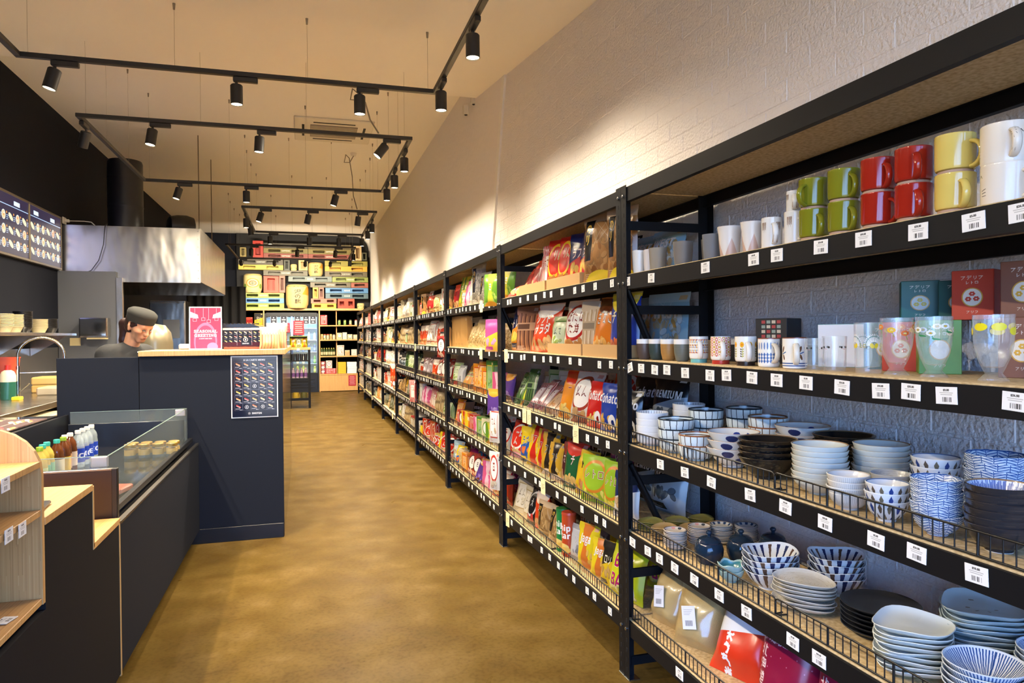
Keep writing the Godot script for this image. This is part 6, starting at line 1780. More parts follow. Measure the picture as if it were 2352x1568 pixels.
	part(dt, "liquid_part", MB.new().lathe([Vector2(0, 0), Vector2(0.055, 0), Vector2(0.058, 0.01), Vector2(0.058, 0.15), Vector2(0, 0.15)], 18), M("green liquid", rgb("1f4f40"), 0.25))
	part(dt, "upper_part", MB.new().lathe([Vector2(0, 0.15), Vector2(0.058, 0.15), Vector2(0.058, 0.2), Vector2(0.045, 0.235), Vector2(0.022, 0.25), Vector2(0, 0.25)], 18), M("milk plastic", rgb("c9c0a4"), 0.4))
	part(dt, "cap", MB.new().lathe([Vector2(0, 0.248), Vector2(0.024, 0.248), Vector2(0.022, 0.29), Vector2(0, 0.292)], 14), M("red cap", rgb("b5221c"), 0.4))
	solid("red_bucket", "translucent red plastic bucket standing at the back of the sink", "bucket", MB.new().lathe([Vector2(0, 0), Vector2(0.08, 0), Vector2(0.115, 0.34), Vector2(0.12, 0.34), Vector2(0.12, 0.35), Vector2(0.105, 0.35), Vector2(0.075, 0.01), Vector2(0, 0.01)], 20), M("red bucket", rgb("b5442c"), 0.45), V(-2.56, 0.897, 7.25))
	for q in [[-2.36, 7.72, 0.0, "b59a5c", "lower yellow-beige food tub by the tap"], [-2.36, 7.72, 0.075, "bfa566", "upper yellow-beige food tub stacked by the tap"], [-2.2, 7.35, 0.0, "b0a489", "clear beige tub in front of the stacked tubs"], [-2.30, 8.15, 0.0, "a08a58", "beige tub farther along the sink bench"]]:
		solid("food_tub", q[4], "tub", MB.new().rbox(Vector3(0, 0.037, 0), Vector3(0.22, 0.073, 0.28), 0.012), M("tub " + q[3], rgb(q[3]), 0.35), V(q[0], 0.897 + q[2], q[1]), 0, "food tubs")
	solid("yellow_sponge", "yellow sponge beside the detergent bottle", "sponge", MB.new().rbox(Vector3(0, 0.015, 0), Vector3(0.06, 0.03, 0.09), 0.005), M("sponge", rgb("cfae1f"), 0.9), V(-2.30, 0.897, 6.76))
	# wall shelf with stacked takeaway bowls
	var sh := thing("wall_shelf", "stainless wall shelf holding stacked takeaway bowls", "shelf", V(-2.53, 1.45, 7.4))
	part(sh, "shelf_plate", MB.new().rbox(Vector3(0, 0, 0), Vector3(0.36, 0.03, 2.3), 0.004), ss)
	for z in [-0.9, 0.0, 0.9]: part(sh, "bracket", MB.new().prism(PackedVector2Array([Vector2(-0.17, -0.015), Vector2(-0.17, -0.22), Vector2(0.16, -0.015)]), -0.004, 0.004), ss, Vector3(0, 0, z))
	var cupm := MB.new().lathe([Vector2(0, 0), Vector2(0.05, 0), Vector2(0.075, 0.05), Vector2(0.078, 0.05), Vector2(0.078, 0.054), Vector2(0.07, 0.05), Vector2(0.047, 0.004), Vector2(0, 0.004)], 18).mesh()
	var clear := M("clear tub", rgb("c2b48c"), 0.25)
	for q in [[6.62, -2.45, 7, true, "black bowl stack at the picture's left edge"], [6.86, -2.43, 9, false, "tall clear bowl stack, left"], [7.08, -2.43, 9, false, "tall clear bowl stack, right"], [7.35, -2.45, 12, true, "tall black bowl stack"], [7.75, -2.45, 7, false, "short clear bowl stack"], [8.10, -2.47, 8, true, "black bowl stack at the shelf's far end"], [7.0, -2.62, 12, true, "rear black bowl stack"]]:
		for i in q[2]:
			solid("takeaway_bowl", "%s takeaway bowl, %s from bottom, %s" % ["black" if q[3] else "clear", ORD[i], q[4]], "bowl", cupm, M("black plastic") if q[3] else clear, V(q[1], 1.466 + i * 0.0125, q[0]), 0, "stacked takeaway bowls")
	# things on the partition
	var td := thing("towel_dispenser", "stainless paper towel dispenser on the grey partition", "dispenser", V(-2.32, 1.42, 9.12))
	part(td, "casing", MB.new().rbox(Vector3(0, 0.11, 0), Vector3(0.29, 0.23, 0.14), 0.01), ss)
	part(td, "cover", MB.new().rbox(Vector3(0, 0.115, 0.075), Vector3(0.27, 0.2, 0.012), 0.004), M("chrome"))
	part(td, "paper", MB.new().box(Vector3(0.03, -0.012, 0.02), Vector3(0.2, 0.02, 0.08)), M("cream paper", rgb("c9b98a"), 0.8))
	solid("cream_notice", "cream notice stuck below the shelf end on the partition", "notice", MB.new().box(Vector3.ZERO, Vector3(0.11, 0.09, 0.001)), M("cream paper"), V(-2.55, 1.37, 9.222))
	solid("red_packet", "red packet standing on the bench behind the counter", "packet", pillow(0.1, 0.16, 0.04, 2), pack_material(20), V(-2.12, 0.897, 8.6), 0.3)
	solid("steel_machine", "rounded beige steel machine behind the person", "machine", MB.new().lathe([Vector2(0, 0), Vector2(0.14, 0), Vector2(0.15, 0.02), Vector2(0.15, 0.46), Vector2(0.135, 0.55), Vector2(0.09, 0.615), Vector2(0, 0.63)], 28), M("beige steel", rgb("8a8068"), 0.3, 0.6), V(-1.26, 0.90, 6.75))
	var pb := thing("back_bench", "stainless bench behind the service counter", "bench", V(-1.25, 0, 6.8))
	part(pb, "bench_top", MB.new().rbox(Vector3(0, 0.88, 0), Vector3(0.7, 0.04, 0.6), 0.004), ss)
	for q in [[-0.32, -0.26], [0.32, -0.26], [-0.32, 0.26], [0.32, 0.26]]: part(pb, "leg", MB.new().tube([Vector3(q[0], 0, q[1]), Vector3(q[0], 0.86, q[1])], 0.018, 8), ss)

# ---------------------------------------------------------------- far end of the shop
func crate(label: String, x0: float, y0: float, x1: float, y1: float, col: String, word: String, holes: int) -> void:
	var w := x1 - x0; var h := y1 - y0
	var t := thing("drink_crate", label, "crate", V((x0 + x1) / 2, y0, 18.62), 0, "stacked drink crates")
	var m := M("crate " + col, rgb(col), 0.5)
	var s := MB.new()
	var e := 0.26 * h if h < w else 0.14 * h
	s.box(Vector3(0, e / 2, 0), Vector3(w, e, 0.24)); s.box(Vector3(0, h - e / 2, 0), Vector3(w, e, 0.24))
	var open: float = w * (0.27 if holes == 2 else 0.6) if h < w else w * 0.5
	var cs: Array = [-w * 0.26, w * 0.26] if holes == 2 else [0.0]
	var at := -w / 2
	for c in cs:
		s.span(Vector3(at, e, -0.12), Vector3(c - open / 2, h - e, 0.12))
		at = c + open / 2
	s.span(Vector3(at, e, -0.12), Vector3(w / 2, h - e, 0.12))
	part(t, "shell", s, m)
	part(t, "back_wall", MB.new().span(Vector3(-w / 2 + 0.002, e, -0.12), Vector3(w / 2 - 0.002, h - e, -0.115)), m)
	if word:
		var tm := TextMesh.new()
		tm.text = word
		var f: SystemFont = fonts[1]
		tm.font = f
		tm.font_size = 24
		tm.pixel_size = minf(0.0022, w * 0.2 / (word.length() * 16.0))
		tm.depth = 0.002
		part(t, "lettering", tm, M("crate letters", rgb("d6d2c4"), 0.6), Vector3(0, h / 2, 0.121))

func barrel(label: String, x: float, y: float, r: float, h: float, d: float, big: bool) -> void:
	if not mats.has("barrel wrap"):
		var p := pen(512, 256, rgb("cdb678"))
		var g := RandomNumberGenerator.new()
		g.seed = 9
		for i in 260: p.rect(g.randf() * 512, g.randf() * 256, 2, g.randf_range(20, 80), rgb("cdb678").lerp(rgb("b0944e"), g.randf() * 0.6))
		for s in [0, 256]:
			p.poly([Vector2(s + 200, 30), Vector2(s + 256, 20), Vector2(s + 256, 120), Vector2(s + 160, 110)], rgb("c08a2a"))
			for j in 9: p.line(Vector2(s + 20, 60 + j * 16), Vector2(s + 190, 130 + j * 12), 1.5, rgb("a8842f"))
			p.kana("天大", s + 92, 12, 26, 3, rgb("4a3a22"))
			p.kana("沢の鶴", s + 104, 50, 54, 5.5, rgb("2a2018"), true)
		printed("barrel wrap", p, 0.7)
		var q := pen(512, 256, rgb("cfc184"))
		for s in [0, 256]:
			q.oval(s + 128, 128, 62, 62, rgb("b9822a")); q.oval(s + 128, 128, 52, 52, rgb("d9cf9a")); q.oval(s + 128, 128, 34, 34, rgb("c4542a")); q.oval(s + 128, 128, 26, 26, rgb("d9cf9a"))
			q.kana("国", s + 108, 108, 40, 4, rgb("4a3a22"))
			q.oval(s + 50, 170, 20, 34, rgb("6f8a3a")); q.oval(s + 206, 170, 20, 34, rgb("6f8a3a"))
		printed("barrel wrap round", q, 0.7)
	var t := thing("sake_barrel", label, "barrel", V(x, y, d), 0.05, "straw-wrapped barrels")
	part(t, "wrapping", MB.new().lathe([Vector3(0, 0, 1), Vector3(r * 0.80, 0, 1), Vector3(r * 0.86, h * 0.03, 0.97), Vector3(r * 0.88, h * 0.09, 0.92), Vector3(r * 0.97, h * 0.16, 0.85), Vector3(r, h * 0.35, 0.65), Vector3(r, h * 0.8, 0.2), Vector3(r * 0.96, h * 0.92, 0.08), Vector3(r * 0.8, h * 0.99, 0.01), Vector3(0, h, 0)], 28), mats["barrel wrap" if big else "barrel wrap round"])
	part(t, "rope", MB.new().lathe([Vector2(r * 0.97, h * 0.905), Vector2(r * 1.0, h * 0.915), Vector2(r * 0.97, h * 0.93)], 28), M("rope", rgb("b09a5c"), 0.8))

func build_back() -> void:
	var oak := M("oak"); var d0 := 18.5
	# black arched panel behind the crates, light wall around it
	var ar := PackedVector2Array([Vector2(-1.62, 0), Vector2(1.64, 0), Vector2(1.64, 3.66)])
	for i in range(1, 9): ar.append(Vector2(1.28 + 0.36 * cos(PI / 2 * i / 8.0), 3.66 + 0.36 * sin(PI / 2 * i / 8.0)))
	ar.append(Vector2(-1.62, 4.02))
	structure("wall_arch", MB.new().prism(ar, -0.02, 0.02), M("arch black", rgb("0f0f12"), 0.7), V(0, 0, 18.86))
	var sp := MB.new().span(V(1.2, 3.5, 18.89), V(1.69, 4.03, 18.95))
	structure("wall_end", sp, M("wall paint"))
	# bookcase
	var bc := thing("oak_bookcase", "wide oak bookcase across the back of the shop", "bookcase", V(0, 0, 18.7))
	var o := bc.position
	part(bc, "top_board", MB.new().rbox(V(-0.005, 2.098, 18.69) - o, Vector3(2.96, 0.054, 0.40), 0.003), oak)
	for x in [-1.46, -0.975, 0.36, 1.46]: part(bc, "upright", MB.new().rbox(V(x, 1.035, 18.69) - o, Vector3(0.03, 2.07, 0.38), 0.002), oak)
	for q in [[1.69, 2.07], [1.32, 1.675], [0.905, 1.305], [0.44, 0.89]]: part(bc, "divider", MB.new().rbox(V(0.787, (q[0] + q[1]) / 2, 18.74) - o, Vector3(0.022, q[1] - q[0], 0.26), 0.002), oak)
	for y in [1.683, 1.315, 0.895, 0.435]: part(bc, "shelf", MB.new().rbox(V(0.91, y, 18.69) - o, Vector3(1.07, 0.03, 0.38), 0.002), oak)
	part(bc, "shelf", MB.new().rbox(V(-1.218, 1.69, 18.69) - o, Vector3(0.455, 0.03, 0.38), 0.002), oak)
	part(bc, "drawer_front", MB.new().rbox(V(0.91, 0.215, 18.515) - o, Vector3(1.07, 0.40, 0.02), 0.002), oak)
	part(bc, "back_board", MB.new().span(V(-1.46, 0, 18.84) - o, V(1.46, 2.07, 18.842) - o), M("arch black"))
	# oak-lined opening to the left
	var po := structure("door_1", MB.new().rbox(V(-1.715, 2.55, 18.62), Vector3(0.51, 0.045, 0.2), 0.004), oak)
	part(po, "door_jamb", MB.new().rbox(V(-1.495, 1.27, 18.62), Vector3(0.04, 2.54, 0.2), 0.004), oak)
	# crates: label colour word, extents, colour, lettering
	var cr := [["green crate, upper left above blue one", -1.47, 2.385, -0.49, 2.51, "8a9440", "SAPPORO", 2], ["blue crate between two green crates at left", -1.47, 2.255, -0.49, 2.38, "4f7fb0", "KIRIN", 2], ["green crate lowest at left on the bookcase", -1.47, 2.126, -0.49, 2.25, "8f9a3c", "SAPPORO", 2],
		["bright red crate beside the left barrel", -0.97, 2.52, -0.61, 2.93, "c43a1c", "", 1], ["brown crate on end beside the red crate", -0.60, 2.52, -0.46, 2.94, "8a5440", "", 1], ["yellow crate under a dark one at upper left", -1.55, 3.085, -0.50, 3.205, "b5a03a", "", 2], ["grey-brown crate above the yellow one at left", -1.55, 3.21, -0.50, 3.34, "4a4438", "SUNTORY", 2],
		["dark grey crate above the red crate", -0.97, 2.945, 0.09, 3.075, "55503f", "SUNTORY", 2], ["slate crate below the dark grey one", -0.38, 2.80, 0.68, 2.935, "5f6a66", "KIRIN", 2], ["dark crate left of a small brown one", 0.15, 2.66, 1.15, 2.79, "5a5240", "SAPPORO", 2], ["moss green crate at the right edge", 0.69, 2.80, 1.59, 2.93, "78823a", "ORION", 2],
		["small brown crate at the right edge", 1.16, 2.66, 1.59, 2.79, "8a4a38", "", 1], ["blue crate at right above slate one", 0.52, 2.52, 1.59, 2.65, "4a7aa8", "ASAHI", 2], ["slate blue crate at right under the blue one", 0.52, 2.38, 1.59, 2.51, "48606a", "ASAHI", 2], ["golden yellow crate at upper right", 0.51, 3.075, 1.57, 3.205, "c9952a", "", 2], ["olive crate above the golden one", 0.51, 3.21, 1.58, 3.34, "8a8030", "", 2],
		["grey-brown crate under the golden one", 0.51, 2.94, 1.57, 3.07, "5f5640", "SUNTORY", 2], ["yellow crate on end beside the large barrel", 0.21, 2.38, 0.34, 2.655, "c9a02a", "", 1], ["brown crate on end beside the yellow one", 0.35, 2.38, 0.48, 2.655, "8a5440", "", 1], ["pinkish brown crate right of the large barrel", 0.16, 2.255, 0.79, 2.375, "a8604a", "", 2], ["yellow crate lowest right of the large barrel", 0.18, 2.126, 0.78, 2.25, "d0a428", "", 2],
		["orange-red crate low at right on the bookcase", 0.82, 2.126, 1.24, 2.372, "b83a1e", "", 2], ["tall red crate at the top left", -1.21, 3.39, -0.97, 3.80, "a82a1c", "", 1], ["dark topmost crate, left half", -0.96, 3.635, 0.10, 3.755, "3a362c", "", 2], ["dark topmost crate, right half", 0.11, 3.635, 1.17, 3.755, "5a4f30", "", 2], ["olive crate second from top, left", -0.96, 3.505, 0.10, 3.63, "6f6434", "SAPPORO", 2], ["olive crate second from top, right", 0.11, 3.505, 1.17, 3.63, "756832", "SAPPORO", 2],
		["dull red crate third from top, left", -0.96, 3.375, 0.10, 3.50, "7a3a30", "SAPPORO", 2], ["dull red crate third from top, right", 0.11, 3.375, 1.17, 3.50, "7f3c30", "SAPPORO", 2], ["small pale wooden crate at top left", -1.51, 3.40, -1.37, 3.63, "8a7a44", "", 1], ["pale wooden crate beside the small barrel", -0.13, 3.085, 0.09, 3.34, "bfa066", "", 1], ["pale wooden crate at top right", 1.24, 3.36, 1.43, 3.74, "c4a878", "", 1], ["narrow dark crate left of the small barrel", -0.48, 3.08, -0.345, 3.34, "3f4238", "", 1], ["small grey crate at the top right edge", 1.44, 3.37, 1.56, 3.57, "4a4a34", "", 1]]
	for q in cr: crate("plastic drink crate, " + q[0] if not "wooden" in q[0] else q[0], q[1], q[2], q[3], q[4], q[5], q[6], q[7])
	barrel("straw barrel with round red emblem, standing on green crates", -1.225, 2.512, 0.22, 0.47, 18.60, false)
	barrel("largest straw barrel with black brush lettering, middle of bookcase", -0.17, 2.126, 0.275, 0.60, 18.58, true)
	barrel("medium straw barrel with brush lettering, high on the crates", 0.285, 2.945, 0.18, 0.35, 18.60, true)
	barrel("tiny straw barrel beside the pale wooden crate", -0.25, 3.08, 0.08, 0.165, 18.60, false)
	barrel("tiny straw barrel at the right end of the bookcase", 1.40, 2.126, 0.09, 0.14, 18.60, false)
	# glass-door drinks fridge
	var fr := thing("drinks_fridge", "black two-door glass drinks fridge with blue-lit inside", "fridge", V(-0.31, 0, 18.62))
	o = fr.position
	for x in [-0.94, 0.32]: part(fr, "side_wall", MB.new().rbox(V(x, 1.0, 18.66) - o, Vector3(0.04, 2.0, 0.34), 0.003), M("black plastic"))
	part(fr, "top_fascia", MB.new().rbox(V(-0.31, 1.97, 18.66) - o, Vector3(1.22, 0.10, 0.34), 0.003), M("black plastic"))
	part(fr, "base_grille", MB.new().rbox(V(-0.31, 0.24, 18.66) - o, Vector3(1.22, 0.48, 0.34), 0.003), M("black plastic"))
	part(fr, "back_liner", MB.new().span(V(-0.92, 0.48, 18.82) - o, V(0.30, 1.92, 18.83) - o), M("fridge liner", rgb("5a86b8"), 0.5))
	for i in 4: part(fr, "louvre", MB.new().box(V(-0.31, 0.12 + i * 0.07, 18.488) - o, Vector3(1.1, 0.02, 0.006)), M("gloss black"))
	for y in [0.72, 1.02, 1.32, 1.62]: part(fr, "wire_shelf", MB.new().box(V(-0.31, y, 18.70) - o, Vector3(1.2, 0.012, 0.24)), M("chrome"))
	for x in [-0.625, 0.005]:
		var dr := part(fr, "door", MB.new().box(V(x, 1.2, 18.52) - o, Vector3(0.60, 1.44, 0.006)), M("glass"))
		for s in [-1, 1]:
			part(dr, "door_stile", MB.new().rbox(V(x + s * 0.305, 1.2, 18.515) - o, Vector3(0.03, 1.46, 0.03), 0.003), M("chrome"))
			part(dr, "door_rail", MB.new().rbox(V(x, 1.2 + s * 0.72, 18.515) - o, Vector3(0.60, 0.03, 0.03), 0.003), M("black plastic"))
	for x in [-0.62, 0.0]:
		var al := AreaLight3D.new()
		al.name = "fridge_light"
		fr.add_child(al, true)
		al.position = V(x, 1.90, 18.62) - o
		al.rotation = Vector3(-PI / 2, 0, 0)
		al.area_size = Vector2(0.5, 0.05)
		al.light_color = Color(0.75, 0.88, 1.0)
		al.light_energy = 0.5
		al.shadow_enabled = true
		part(fr, "light_tube", MB.new().box(V(x, 1.912, 18.62) - o, Vector3(0.5, 0.012, 0.04)), M("fridge tube", Color(0.9, 0.95, 1), 0.4, 0.0, {"emission_enabled": true, "emission": Color(0.75, 0.9, 1.0), "emission_energy_multiplier": 3.0}))
	var rows := [[0.49, ["8fae2a", "8fae2a", "c9b42a", "d9d9d9"], "lowest"], [0.727, ["3f9a4a", "c9d2c4", "3f9a4a", "d9e0d4"], "second"], [1.027, ["2a5ab0", "2a5ab0", "c42a2a", "b9c4cf"], "third"], [1.327, ["b9c4cf", "c9a02a", "5a3a2a", "b52a3a"], "fourth"]]
	for k in rows.size():
		for i in 8:
			var col: String = rows[k][1][i / 2]
			bottle("chilled drink bottle, %s from right on %s fridge shelf" % [ORD[i], rows[k][2]], V(0.24 - i * 0.14, rows[k][0], 18.66), M("pet " + col, rgb(col), 0.2), "d9d4cc" if i % 3 else "3f9a4a", M("fl " + col, rgb(col).lightened(0.4), 0.4), "bottles in the drinks fridge")
	var sg := pen(96, 128, rgb("1f2230"))
	for e in [[0, 0, 96, 5], [0, 123, 96, 5], [0, 0, 5, 128], [91, 0, 5, 128]]: sg.rect(e[0], e[1], e[2], e[3], rgb("d6d6da"))
	sg.oval(48, 26, 9, 9, rgb("d6d6da")); sg.text("DRINK", 48, 62, 19, rgb("e2e2e6"), true); sg.rect(22, 70, 52, 4, rgb("a9a9b2")); sg.text("3%", 48, 108, 28, rgb("c9c9d0"), true)
	var sm := printed("black sign", sg, 0.3)
	var k := 0
	for x in [-0.74, -0.50, -0.17, 0.035, 0.205]:
		solid("fridge_sign", "small black framed sign on the drinks fridge door, %s from left" % ORD[k], "sign", MB.new().box(Vector3.ZERO, Vector3(0.155, 0.20, 0.002)), sm, V(x, 1.83, 18.495), 0, "black fridge signs")
		k += 1
	var rs := pen(128, 160, rgb("a8242e"))
	for j in 6: rs.rect(24 - (j % 2) * 6, 20 + j * 22, 80 + (j % 2) * 12, 6, rgb("e0b8b4"))
	var rm := printed("red sign", rs, 0.35)
	solid("red_notice", "red notice on the fridge door behind the wrapped packs", "notice", MB.new().box(Vector3.ZERO, Vector3(0.27, 0.24, 0.002)), rm, V(-0.49, 1.64, 18.494))
	solid("red_notice", "larger red notice in the middle of the fridge doors", "notice", MB.new().box(Vector3.ZERO, Vector3(0.26, 0.36, 0.002)), rm, V(-0.145, 1.635, 18.494))
	solid("red_notice", "red notice low on the oak drawer front", "notice", MB.new().box(Vector3.ZERO, Vector3(0.19, 0.27, 0.002)), rm, V(1.16, 0.27, 18.503))
	# goods on the bookcase
	var goods := [[2, "box", 0.2, 0.2, -1.34, 1.706, "red printed gift box on the bookcase's left shelf"], [38, "box", 0.2, 0.3, -1.10, 1.706, "black and yellow gift box on the bookcase's left shelf"], [45, "box", 0.17, 0.26, 0.47, 1.70, "dark red box standing on the top right shelf"],
		[49, "box", 0.12, 0.11, 0.44, 0.452, "red and cream box in the lower stack, bottom"], [49, "box", 0.12, 0.11, 0.44, 0.563, "red and cream box in the lower stack, middle"], [49, "box", 0.12, 0.1, 0.44, 0.674, "red and cream box in the lower stack, top"], [54, "box", 0.15, 0.2, 0.59, 0.592, "cream picture box on the red box, lower shelf"], [45, "box", 0.28, 0.14, 0.63, 0.452, "long red box on the lower shelf"],
		[44, "box", 0.18, 0.27, 0.88, 0.912, "white picture box standing on the third shelf"], [41, "box", 0.12, 0.14, 1.05, 0.912, "cream box right of the white picture box"], [63, "box", 0.14, 0.16, 1.22, 0.912, "white box at the end of the third shelf"], [60, "box", 0.12, 0.17, 0.86, 1.332, "cream leaf box on the second shelf"], [63, "box", 0.11, 0.18, 0.99, 1.332, "white box on the second shelf"], [60, "box", 0.12, 0.13, 1.12, 1.332, "low cream box on the second shelf"], [55, "box", 0.12, 0.12, 1.26, 1.332, "beige box ending the second shelf"]]
	for q in goods: set_pack(q[0], q[1], q[2], q[3], V(q[4], q[5], 18.60), 0.0, 0.0, q[6])
	for i in 5:
		solid("yellow_packet", "yellow flat box, %s from bottom of the yellow pile" % ORD[i], "box", MB.new().rbox(Vector3(0, 0.03, 0), Vector3(0.20, 0.058, 0.24), 0.003), M("yellow card", rgb("c9a81f"), 0.5), V(0.91, 0.452 + i * 0.059, 18.64), 0, "yellow boxes")
		solid("white_packet", "white flat packet, %s from bottom of the white pile" % ORD[i], "box", MB.new().rbox(Vector3(0, 0.03, 0), Vector3(0.24, 0.056, 0.24), 0.004), M("white card", rgb("dfe0e4"), 0.6), V(1.16, 0.452 + i * 0.059, 18.64), 0.04 * (i % 3 - 1), "white packets")
	for i in 4:
		set_pack([58, 58, 10, 63][i], "jar", 0.1, 0.13, V(0.86 + i * 0.14, 1.70, 18.62), 0, 0, "%s lidded tub on the top right shelf, %s along" % [["green", "green", "pale green", "white"][i], ORD[i]])
	for i in 5:
		set_pack([41, 60, 57, 41, 55][i], "jar", 0.08, 0.13, V(0.42 + i * 0.075, 1.332, 18.60 + (i % 2) * 0.06), 0, 0, "small jar of seasoning on the second shelf, %s along" % ORD[i])
	for i in 6:
		bottle("small green sauce bottle on the third shelf, %s along" % ORD[i], V(0.415 + i * 0.06, 0.912, 18.58 + (i % 2) * 0.07), M("pet green", rgb("33401f"), 0.15), "c9b45a", M("label cream", rgb("b9b08a"), 0.5), "small sauce bottles")
	# black stand with oak top in the aisle
	var sd := thing("aisle_stand", "black shelf stand with oak top at the counter's far end", "stand", V(-0.105, 0, 14.57))
	for q in [[-0.185, 0.185], [0.185, 0.185], [-0.185, -0.185], [0.185, -0.185]]:
		part(sd, "post", MB.new().span(Vector3(q[0] - 0.022, 0, q[1] - 0.022), Vector3(q[0] + 0.022, 1.15, q[1] + 0.022)), M("black steel"))
	part(sd, "oak_top", MB.new().rbox(Vector3(0, 1.172, 0), Vector3(0.42, 0.044, 0.44), 0.003), oak)
	for y in [0.165, 0.58, 0.93]:
		part(sd, "shelf", MB.new().rbox(Vector3(0, y, 0), Vector3(0.33, 0.02, 0.40), 0.002), M("black steel"))
	for y in [0.17, 0.52]: part(sd, "shelf_lip", MB.new().rbox(Vector3(0, y + 0.01, 0.205), Vector3(0.33, 0.05, 0.006), 0.001), M("black steel"))
	part(sd, "price_tag", shapes_tag(), tag_material(3), Vector3(-0.02, 1.16, 0.222))
	var bx := thing("snack_display_box", "green-rimmed display box of yellow snack bags on the aisle stand", "box", V(-0.12, 1.194, 14.50))
	for q in [[Vector3(0, 0.11, -0.10), Vector3(0.34, 0.22, 0.006)], [Vector3(-0.167, 0.11, 0), Vector3(0.006, 0.22, 0.2)], [Vector3(0.167, 0.11, 0), Vector3(0.006, 0.22, 0.2)], [Vector3(0, 0.003, 0), Vector3(0.34, 0.006, 0.2)], [Vector3(0, 0.22, 0.0), Vector3(0.34, 0.012, 0.2)]]: part(bx, "carton_side", MB.new().box(q[0], q[1]), M("green card", rgb("6a7a1f"), 0.5))
	for i in 3: set_pack([37, 60, 37][i], "bag", 0.11, 0.18, V(-0.22 + i * 0.105, 1.203, 14.47), 0.0, -0.1, "%s snack bag in the green display box, %s" % [["yellow", "cream", "yellow"][i], ["left", "middle", "right"][i]])
	for i in 4:
		bottle("purple labelled bottle on the aisle stand, %s from left" % ORD[i], V(-0.225 + i * 0.078, 0.591, 14.46), M("pet mauve", rgb("9a8492"), 0.2), "c9b48a", M("label purple", rgb("5a3a6a"), 0.4), "bottles on the aisle stand")
		solid("dark_tub", "dark grey tub on the aisle stand's upper shelf, %s from left" % ORD[i], "tub", MB.new().lathe([Vector2(0, 0), Vector2(0.033, 0), Vector2(0.037, 0.12), Vector2(0.03, 0.13), Vector2(0, 0.13)], 14), M("dark tub", rgb("2c2c30"), 0.4), V(-0.225 + i * 0.078, 0.941, 14.46), 0, "dark tubs on the aisle stand")
	for i in 2: mug("large_mug", "large %s mug on the stand's lowest shelf" % ["mustard yellow", "olive"][i], V(-0.18 + i * 0.15, 0.176, 14.50), 0.06, 0.13, M("large mug %d" % i, [rgb("a5882f"), rgb("55502a")][i], 0.3), null, -0.5)
	# ceiling cassette and fittings
	var ac := thing("ceiling_cassette", "white ceiling air-conditioning cassette with louvred grille", "air conditioner", V(0.38, 4.03, 9.22))
	var wh := M("cassette white", rgb("d9d2c4"), 0.5)
	part(ac, "panel", MB.new().rbox(Vector3(0, -0.012, 0), Vector3(0.95, 0.024, 1.0), 0.008), wh)
	part(ac, "grille_frame", MB.new().box(Vector3(0, -0.026, 0), Vector3(0.57, 0.006, 0.52)), M("grille dark", rgb("5f564a"), 0.6))
	for i in 14: part(ac, "louvre", MB.new().box(Vector3(0, -0.031, -0.24 + i * 0.037), Vector3(0.56, 0.006, 0.016)), M("louvre", rgb("b0a48e"), 0.5))
	for q in [[0.0, -0.36, 0.5, 0.03], [0.0, 0.36, 0.5, 0.03], [-0.37, 0, 0.03, 0.5], [0.37, 0, 0.03, 0.5]]: part(ac, "air_slot", MB.new().box(Vector3(q[0], -0.0255, q[1]), Vector3(q[2], 0.003, q[3])), M("slot"))
	for q in [[0.62, 7.6, 6.05, "near the second ring's right corner"], [0.70, 10.3, 9.73, "above the third ring"]]:
		var c := thing("ceiling_cable", "grey looping power cable with white ceiling plug, " + q[3], "cable", V(q[0], 4.03, q[1]))
		part(c, "ceiling_plug", MB.new().lathe([Vector2(0, -0.04), Vector2(0.035, -0.04), Vector2(0.045, 0), Vector2(0, 0)], 14), wh)
		var dz: float = q[1] - q[2]
		part(c, "cord", MB.new().tube([Vector3(0, -0.04, 0), Vector3(-0.06, -0.16, 0.1), Vector3(-0.14, -0.18, 0.16), Vector3(-0.12, -0.08, 0.2), Vector3(-0.08, -0.15, 0.3), Vector3(-0.04, -0.4, dz * 0.5), Vector3(-0.04, -0.7, dz * 0.8), Vector3(0, -0.9, dz)], 0.007, 6), M("grey cord", rgb("7a7264"), 0.5))
	for q in [[1.60, 3.70, 7.0, "left white alarm sensor near the slanting wall joint"], [1.66, 3.78, 6.9, "right white plug-in fitting near the slanting wall joint"]]:
		var se := thing("wall_sensor", q[3], "sensor", V(q[0], q[1], q[2]))
		part(se, "case", MB.new().rbox(Vector3.ZERO, Vector3(0.06, 0.10, 0.06), 0.01), wh)
		part(se, "lens", MB.new().lathe([Vector2(0, -0.06), Vector2(0.015, -0.055), Vector2(0.018, -0.05), Vector2(0, -0.05)], 10), M("slot"))

# ---------------------------------------------------------------- the person behind the counter
func field(p: Vector3, bones: Array, k: float) -> float:
	var m := 1.0
	for b in bones:
		var a: Vector3 = b[0]
		var ab: Vector3 = b[1] - a
		var t := clampf((p - a).dot(ab) / maxf(ab.length_squared(), 1e-9), 0.0, 1.0)
		var d := p.distance_to(a + ab * t) - lerpf(b[2], b[3], t)
		var h := maxf(k - absf(m - d), 0.0) / k
		m = minf(m, d) - h * h * k * 0.25
	return m

